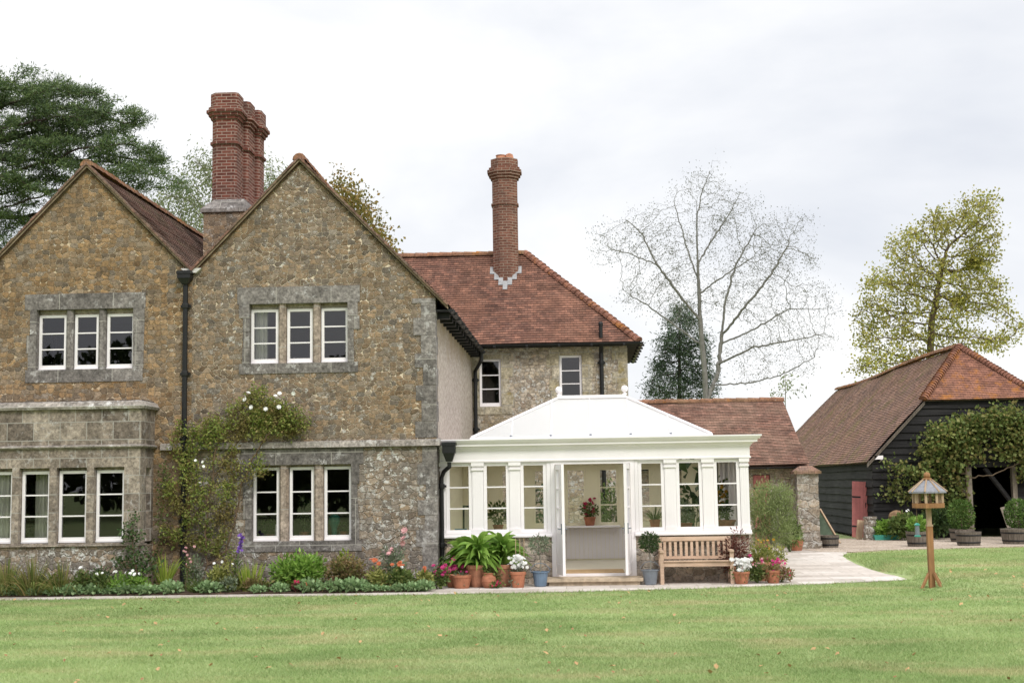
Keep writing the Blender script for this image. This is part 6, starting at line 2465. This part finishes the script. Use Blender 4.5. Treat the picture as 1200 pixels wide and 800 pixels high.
mb = MB()
mb.prism(ngon(.285), 1.43, 1.455)
for p, q in zip(ngon(.285), ngon(.285)[1:] + ngon(.285)[:1]):
    p_, q_ = Vector(p) * .93, Vector(q) * .93
    mb.hexa([(*p_, 1.456), (*p, 1.456), (*q, 1.456), (*q_, 1.456), (*p_, 1.515), (*p, 1.515), (*q, 1.515), (*q_, 1.515)])
mb.build('tray', M['wood_bird'], bt)
for p in ngon(.25):
    mb = MB()
    mb.box(p[0] - .022, p[0] + .022, p[1] - .022, p[1] + .022, 1.516, 1.70)
    mb.build('upright', M['wood_pale'], bt)
mb = MB()
mb.prism(ngon(.33), 1.695, 1.725, ngon(.325))
mb.prism(ngon(.325), 1.726, 1.93, ngon(.07))
rf = mb.build('roof', M['slate'], bt)
mb = MB()
for p in ngon(1.0):
    mb.tube([(p[0] * .34, p[1] * .34, 1.72), (p[0] * .075, p[1] * .075, 1.938)], .015, 4)
mb.build('roof_rib', M['wood_pale'], rf)
mb = MB()
mb.lathe(0, 0, [(.085, 1.93), (.085, 1.96), (.04, 1.97), (.05, 1.985)], 12)
mb.ball((0, 0, 2.01), .062, 12, 8)
mb.build('finial', M['wood_bird'], rf)
fd = thing('bird_feeder', 'green capped seed feeder hanging below the bird table tray', 'bird feeder', (6.025, 24.62, bt.location.z + .92))
mb = MB()
mb.lathe(0, 0, [(.04, .02), (.04, .20)], 12)
mb.build('tube', M['plastic_grey'], fd)
mb = MB()
mb.lathe(0, 0, [(.058, 0), (.06, .02), (.042, .03)], 12)
mb.lathe(0, 0, [(.05, .2), (.055, .215), (.02, .245)], 12)
mb.build('cap', M['glaze_green'], fd)
mb = MB()
mb.tube([(0, 0, .24), (.005, 0, .53)], .006, 5)
mb.build('hanger', M['cane'], fd)

# ------------------------------------------------------------------ yard
ZY = .03


def half_barrel(u, v, Yd, label, w, h, plant=None, cat='planter', mat='barrel'):
    o = thing('barrel_planter', label, cat, (X_at(u, Yd, v), Yd, ZY), 'half barrel planters in the yard')
    r = w / 2
    mb = MB()
    n = 18
    for k in range(n):
        a0, a1 = 2 * math.pi * k / n + .012, 2 * math.pi * (k + 1) / n - .012
        hh = h + random.uniform(-.01, .01)
        ring_ = lambda rr, z: [(rr * math.cos(a0), rr * math.sin(a0), z), (rr * math.cos(a1), rr * math.sin(a1), z)]
        lo, hi = ring_(r * .86, 0), ring_(r, hh)
        li, hi2 = ring_(r * .8, 0), ring_(r * .93, hh)
        mb.hexa([lo[0], lo[1], li[1], li[0], hi[0], hi[1], hi2[1], hi2[0]])
    mb.build('staves', M[mat], o)
    for t in (.22, .75):
        hb = MB()
        rr = r * (.86 + .14 * t)
        hb.lathe(0, 0, [(rr + .002, h * t - .02), (rr + .008, h * t), (rr + .004, h * t + .025)], 24, caps=False)
        hb.build('hoop', M['black_metal'], o)
    sb = MB()
    sb.lathe(0, 0, [(r * .9, h * .85), (0, h * .9)], 16, caps=False)
    sb.build('soil', M['soil'], o)
    if plant == 'ball':
        P, D = blob_points(1500, (0, 0, h + .42), (.38, .38, .44), shell=.86)
        leaves('foliage', P, D + rng.normal(scale=.5, size=D.shape), .075, .045, 'f_box', o)
        mb = MB()
        mb.tube([(0, 0, h * .8), (0, 0, h + .4)], .03, 6)
        mb.build('stem', M['bark_b'], o)
    elif plant:
        P, D = blob_points(420, (0, 0, h + .16), (r * .8, r * .8, .24), zmin=h * .8)
        leaves('foliage', P, D + rng.normal(scale=.5, size=D.shape) + [0, 0, .5], .12, .05, plant, o)
    return o


half_barrel(1076, 632, 38.9, 'half barrel planter directly behind the bird table', .68, .42, 'f_green')
half_barrel(1135, 632, 39.0, 'empty looking half barrel planter in front of the round box bush', .72, .38)
half_barrel(1127, 622, 41.2, 'half barrel with a round clipped box bush left of the barn doorway', .74, .38, 'ball')
half_barrel(1192, 631, 39.6, 'wide half barrel planter at the right edge of the lawn', .92, .42)
half_barrel(1194, 622, 41.4, 'half barrel with a clipped bush right of the barn doorway', .74, .38, 'ball')
half_barrel(972, 634, 38.9, 'low old half barrel beside the gate pier', .56, .34)

# red door leaning on the barn
ld = thing('old_door', 'faded red plank door leaning on the black barn wall', 'door', (9.12, 44.9, ZY))
mb = MB()
Mx = Matrix.Rotation(math.radians(62), 4, 'Z') @ Matrix.Rotation(math.radians(-8), 4, 'X')
mbm = MB(Matrix.Translation((0, 0, 0)) @ Matrix.Rotation(math.radians(-6), 4, 'Z') @ Matrix.Rotation(math.radians(3), 4, 'Y') @ Matrix.Rotation(math.radians(-7), 4, 'X'))
for k in range(4):
    mbm.box(-.25 + k * .125, -.25 + (k + 1) * .125 - .006, -.02, .02, 0, 1.84)
mbm.box(-.25, .25, .021, .05, .25, .37)
mbm.box(-.25, .25, .021, .05, 1.4, 1.52)
mbm.build('boards', M['red_paint'], ld)
hb = MB(mbm.M)
hb.box(-.25, .02, -.03, -.021, 1.30, 1.35)
hb.box(-.25, .02, -.03, -.021, .34, .39)
hb.tube([(.17, -.03, 1.0), (.17, -.07, 1.02), (.17, -.07, 1.13), (.17, -.03, 1.15)], .012, 5)
hb.build('hinge', M['black_metal'], ld)
o = thing('leaning_board', 'pale board leaning beside the red door', 'board', (X_at(1006, 43.6, 620), 43.6, ZY))
mb = MB(Matrix.Rotation(math.radians(9), 4, 'Y') @ Matrix.Rotation(math.radians(-8), 4, 'X'))
mb.box(-.10, .10, -.02, .02, 0, .62)
mb.build('board', M['wood_pale'], o)
o = thing('chimney_pot_planter', 'squat weathered stone chimney pot standing at the barn corner', 'chimney pot', (X_at(1020, 43.3, 620), 43.3, ZY))
mb = MB()
mb.lathe(0, 0, [(.24, 0), (.235, .06), (.19, .62), (.22, .65), (.22, .72), (.17, .72), (.15, .5)], 10)
mb.build('body', M['rub_pier'], o)
o = thing('staddle_stone', 'rusty brown mushroom shaped staddle stone against the barn', 'staddle stone', (X_at(1051, 43.2, 610), 43.2, ZY))
mb = MB()
mb.lathe(0, 0, [(.17, 0), (.11, .55), (.10, .68)], 12)
mb.build('stem', M['rub_pier'], o)
mb = MB()
mb.lathe(0, 0, [(.10, .62), (.24, .66), (.26, .73), (.21, .83), (.10, .90), (0, .92)], 18)
mb.build('cap', M['staddle'], o)
o = thing('plant_tray', 'green trough of bright leafy plants beside the stone chimney pot', 'trough', (X_at(1038, 43.0, 622), 43.0, ZY))
mb = MB()
mb.hexa([(-.36, -.14, 0), (.36, -.14, 0), (.36, .14, 0), (-.36, .14, 0), (-.4, -.17, .16), (.4, -.17, .16), (.4, .17, .16), (-.4, .17, .16)])
mb.build('trough', M['glaze_green'], o)
bush('', '', '', 0, 0, 0, .36, .2, .66, 700, .12, 'f_green', root=o)
bush('yard_plant', 'bright leaved plant with a white flower behind the bird table', 'plant', X_at(1063, 42.6, 622), 42.6, ZY, .5, .3, .85, 900, .15, 'f_mid', flowers=[('p_white', 2, .05, (.8, .95))])
bush('yard_plant', 'dark leafy plant at the foot of the barn vine', 'plant', X_at(1098, 43.0, 615), 43.0, ZY, .6, .3, 1.2, 1000, .14, 'f_dark')
o = thing('leaning_panel', 'green glazed panel with a wooden edge leaning behind the gate pier', 'panel', (X_at(962, 41.5, 628), 41.5, ZY))  # just a leaning panel: green sheet with a wooden rail
mb = MB(Matrix.Rotation(math.radians(-30), 4, 'Z') @ Matrix.Rotation(math.radians(-14), 4, 'X'))
mb.prism([(-.42, -.015), (.62, -.015), (.62, .015), (-.42, .015)], 0, .03)
P = [(-.42, 0), (.55, 0), (.2, .62), (-.12, 1.0), (-.42, 1.0)]
mb.poly([(x, -.016, z) for x, z in P])
mb.poly([(x, .016, z) for x, z in reversed(P)])
mb.build('sheet', simple('mossy_green_sheet', (0.10, 0.14, 0.10), .5, .3, 4.0), o)
mb = MB(mb.M)
mb.tube([(.6, -.02, 0), (-.08, -.02, 1.05)], .03, 4)
mb.build('edge_rail', M['wood_pale'], o)
# plank leaning in the doorway and a wheelbarrow inside
o = thing('leaning_plank', 'grey plank leaning by the barn doorway', 'plank', (13.72, 43.7, ZY))
mb = MB(Matrix.Rotation(math.radians(-14), 4, 'Y') @ Matrix.Rotation(math.radians(-10), 4, 'X'))
mb.box(-.11, .11, -.02, .02, 0, 1.0)
mb.build('plank', M['wood_grey'], o)

# ------------------------------------------------------------------ indoors
def indoor_plant(label, x, y, z, h, r, leafmat, ph=.16, pr=.11, n=160, leaf=.09, strapy=False, flowers=None, cat='potted plant'):
    o = thing('potted_plant', label, cat, (x, y, z))
    flower_pot(ph, pr, 'terracotta', parent=o)
    if strapy:
        q = sword_clump('', '', '', 0, 0, 0, n, h, .022, leafmat, root=o, spread=.7, droop=.6, base=pr * .5)
        for ch in o.children:
            if ch.name.startswith('foliage'):
                ch.location.z = ph * .85
    else:
        P, D = blob_points(n, (0, 0, ph + h * .55), (r, r, h * .5))
        Ls = leaf * rng.uniform(.6, 1.2, len(P))
        leaves('foliage', P, D + rng.normal(scale=.5, size=D.shape), Ls, Ls * .5, leafmat, o)
        mb = MB()
        for k in range(4):
            a = k * 1.6
            mb.tube([(0, 0, ph * .8), (math.cos(a) * r * .5, math.sin(a) * r * .5, ph + h * .6)], .008, 4)
        mb.build('stems', M['stem'], o)
    for fm, cnt, fr, (a, b) in flowers or []:
        d = unit(rng.normal(size=(cnt, 3)))
        Q = d * r * rng.uniform(.4, 1.0, (cnt, 1))
        Q[:, 2] = rng.uniform(a, b, cnt)
        blooms('blossoms', Q, fr, fm, o)
    return o


def stand(label, x0, x1, y0, y1, z):
    o = thing('plant_table', label, 'table', ((x0 + x1) / 2, (y0 + y1) / 2, .19))
    w, d = (x1 - x0) / 2, (y1 - y0) / 2
    mb = MB()
    mb.box(-w, w, -d, d, z - .19 - .04, z - .19)
    mb.build('top', M['cream'], o)
    for sx in (-1, 1):
        for sy in (-1, 1):
            mb = MB()
            mb.box(sx * (w - .06) - .025, sx * (w - .06) + .025, sy * (d - .06) - .025, sy * (d - .06) + .025, 0, z - .231)
            mb.build('leg', M['cream'], o)


stand('cream plant table inside the left conservatory windows', -2.65, -.75, 27.1, 27.7, 1.0)
stand('cream plant table inside the right conservatory windows', 1.15, 3.1, 27.1, 27.7, 1.0)
indoor_plant('feathery pot plant behind the second conservatory window from the left', -1.68, 27.3, 1.0, .42, .22, 'f_mid', n=240, leaf=.10)
indoor_plant('spiky pot plant behind the first window right of the doors', 1.48, 27.3, 1.0, .5, .2, 'f_mid', ph=.22, n=60, strapy=True)
indoor_plant('small leafy pot plant behind the middle right window', 2.1, 27.35, 1.0, .42, .15, 'f_olive', ph=.14, pr=.14, n=150, leaf=.08)
indoor_plant('little dark plant in a terracotta trough behind the last window', 2.92, 27.3, 1.0, .32, .10, 'f_dark', ph=.19, pr=.18, n=90, leaf=.09)
indoor_plant('amber flowered pot plant behind the rightmost window', 3.0, 29.6, .19, 1.5, .36, 'f_mid', ph=.3, pr=.2, n=360, leaf=.12, flowers=[('p_yellow', 40, .05, (1.2, 1.9))])
indoor_plant('tall dark leaved plant standing inside between the right windows', 2.42, 29.3, .19, 1.9, .24, 'f_dark', ph=.3, pr=.2, n=70, leaf=.4)
indoor_plant('red geranium in a terracotta pot seen through the open doors', .20, 31.34, .985, .30, .2, 'f_mid', ph=.2, pr=.14, n=200, leaf=.08, flowers=[('p_red', 22, .045, (.2, .62))])
mb = MB()
mb.box(-.45, .9, 31.22, CB - .031, .94, .984)
for x in (-.3, .75):
    mb.box(x - .015, x + .015, 31.3, CB - .031, .84, .939)
tag(mb.build('shelf', M['white']), 'white shelf carrying the geranium inside the conservatory', 'shelf')
o = thing('picture_frame', 'dark framed picture standing behind the leftmost conservatory window', 'picture', (-2.27, 27.45, 1.0))
mb = MB(Matrix.Rotation(math.radians(-8), 4, 'X') @ Matrix.Rotation(math.radians(35), 4, 'Z'))
for q in ((-.16, -.13, 0, .55), (.13, .16, 0, .55), (-.129, .129, 0, .03), (-.129, .129, .52, .55)):
    mb.box(q[0], q[1], -.015, .015, q[2], q[3])
mb.build('frame', M['black_metal'], o)
mb2 = MB(mb.M)
mb2.box(-.128, .128, -.004, .012, .032, .518)
mb2.build('print', M['cream'], o)
o = thing('blue_bowl', 'small blue bowl on the sill behind the leftmost conservatory window', 'bowl', (-2.44, 27.3, 1.0))
mb = MB()
mb.lathe(0, 0, [(.05, 0), (.12, .05), (.13, .09), (.12, .09), (.04, .03)], 16)
mb.build('bowl', simple('blue_ceramic', (.25, .48, .62), .3), o)
# sills of the house
zi = HL_R[2] + .02
ys = YG + .55
mb = MB()
mb.box(-6.6, -4.4, YG + .385, YG + .80, HL_R[2] - .05, HL_R[2] + .02)
H(mb, 'window_board', M['cream'])
mb = MB()
mb.box(-6.6, -4.4, YG + .385, YG + .75, HU_R[2] - .05, HU_R[2] + .02)
H(mb, 'window_board', M['cream'])
mb = MB()
mb.box(-10.9, -8.8, YG + .385, YG + .75, HU_L[2] - .05, HU_L[2] + .02)
H(mb, 'window_board', M['cream'])
indoor_plant('leafy pot plant inside the left ground floor window', -6.2, ys, zi, .30, .18, 'f_mid', ph=.1, pr=.08, n=160, leaf=.08)
indoor_plant('trailing pot plant inside the middle ground floor window', -5.52, ys, zi, .62, .16, 'f_dark', ph=.14, pr=.1, n=120, leaf=.08)
indoor_plant('low pot plant inside the right ground floor window', -4.72, ys, zi, .16, .12, 'f_mid', ph=.14, pr=.09, n=80, leaf=.07)


def vase(label, x, y, z, prof, mat, cat='vase'):
    o = thing('vase', label, cat, (x, y, z))
    mb = MB()
    mb.lathe(0, 0, prof, 16)
    mb.build('body', M[mat], o)


vase('teal green vase inside the right ground floor window', -4.92, ys, zi, [(.05, 0), (.06, .2), (.12, .34), (.12, .42), (.06, .48), (.07, .5)], 'glaze_green')
vase('white candle inside the left ground floor window', -6.06, ys - .1, zi, [(.03, 0), (.03, .30), (.0, .31)], 'white', 'candle')
vase('small white jug inside the middle upper right gable window', -5.72, YG + .5, HU_R[2] + .02, [(.03, 0), (.04, .08), (.028, .12), (.03, .14)], 'white', 'jug')
vase('terracotta bowl inside the middle upper right gable window', -5.45, YG + .5, HU_R[2] + .02, [(.05, 0), (.10, .06), (.11, .09), (.1, .09)], 'terracotta', 'bowl')
for k, (x, w) in enumerate(((-6.24, .12), (-6.08, .16))):
    o = thing('wooden_box', ['smaller orange wooden box on the upper left sill of the right gable', 'larger orange wooden box on the upper left sill of the right gable'][k], 'box', (x, YG + .5, HU_R[2] + .02), 'wooden boxes on the sill')
    mb = MB()
    mb.box(-w / 2, w / 2, -.05, .05, 0, .11)
    mb.build('box', M['wood_bird'], o)
    mb = MB()
    mb.box(-w / 2 - .006, w / 2 + .006, -.056, .056, .111, .135)
    mb.build('lid', M['wood_pale'], o)
vase('cream jar inside the middle upper left gable window', -9.72, YG + .5, HU_L[2] + .02, [(.10, 0), (.11, .08), (.09, .12), (.1, .14)], 'cream', 'jar')

# ------------------------------------------------------------------ grass blades and fallen leaves
rng = np.random.default_rng(5)


def in_lawn(X, Y):
    front = Y < path_front(X) - .01 + .04 * np.sin(X * 5.3) + .03 * np.sin(X * 13.7)
    right_edge = np.interp(Y, [26.4, 26.9, 29.6, 33.4, 34.8, 36.2, 36.8], [6.3, 6.42, 6.22, 6.46, 6.62, 7.05, 8.0])
    far = np.interp(X, [6.4, 7.2, 8.2, 9.5, 12, 26], [36.0, 36.4, 37.2, 37.5, 38.1, 39.1])
    right = (X > right_edge + .02) & (Y < far) & (X > 6.2)
    return np.where(X < 6.25, front, right | (Y < 26.35))


n = 700000
Yg = 12.6 + 26 * rng.random(n) ** 1.55
half = Yg * .47
Xg = -Yg * .05 + (rng.random(n) * 2 - 1) * half
k = in_lawn(Xg, Yg)
Xg, Yg = Xg[k], Yg[k]
n = len(Xg)
zg = ground_z(Xg, Yg)
a = rng.uniform(0, 2 * np.pi, n)
hgt = rng.uniform(.018, .042, n)
edge_boost = 1 + .7 * (np.abs(path_front(Xg) - Yg) < .12) * (Xg < 6.2) + 1.8 * ((Xg > 6.2) & (Xg < 6.8) & (Yg > 26)) * rng.random(n)
hgt = hgt * edge_boost
wd = .0052 * (Yg / 14) ** .8
lean = rng.normal(scale=.9, size=(n, 2)) * hgt[:, None]
B0 = np.stack([Xg - np.cos(a) * wd, Yg - np.sin(a) * wd, zg - .004], 1)
B1 = np.stack([Xg + np.cos(a) * wd, Yg + np.sin(a) * wd, zg - .004], 1)
T = np.stack([Xg + lean[:, 0], Yg + lean[:, 1], zg + hgt], 1)
V = np.stack([B0, B1, T], 1).reshape(-1, 3)
g = mesh_np('grass', V, np.arange(3 * n).reshape(-1, 3), M['blade'])
tag(g, 'short mown grass blades covering the lawn', 'grass', kind='stuff')

leafm = [foliage('dry_leaf_tan', [(.40, .24, .10), (.50, .33, .16)], .1), foliage('dry_leaf_brown', [(.28, .14, .06), (.36, .20, .09)], .1)]
protos = []
for i in range(3):
    w, l = .025, .058
    V = np.array([(0, -l / 2, 0), (w * .8, -l * .15, .02), (w, l * .15, .012), (0, l * .55, .03), (-w, l * .12, .022), (-w * .7, -l * .2, .008)]) * (1, .8, 1.2)[i]
    me = bpy.data.meshes.new('fallen_leaf')
    me.from_pydata([tuple(v) for v in V], [], [(0, 1, 2, 3), (0, 3, 4, 5)])
    me.materials.append(leafm[i % 2])
    protos.append(me)
cnt = 0
random.seed(3)
while cnt < 170:
    y = 13.5 + 14 * random.random() ** 1.1
    x = -y * .05 + random.uniform(-1, 1) * y * .40
    if not bool(in_lawn(np.array(x), np.array(y))):
        continue
    o = bpy.data.objects.new('fallen_leaf', protos[cnt % 3])
    C.objects.link(o)
    o.location = (x, y, float(ground_z(x, y)) + .022)
    o.rotation_euler = (random.uniform(-.3, .3), random.uniform(-.3, .3), random.uniform(0, 6.28))
    tag(o, 'dry tan fallen leaf lying on the mown lawn', 'fallen leaf', 'fallen leaves on the lawn')
    cnt += 1
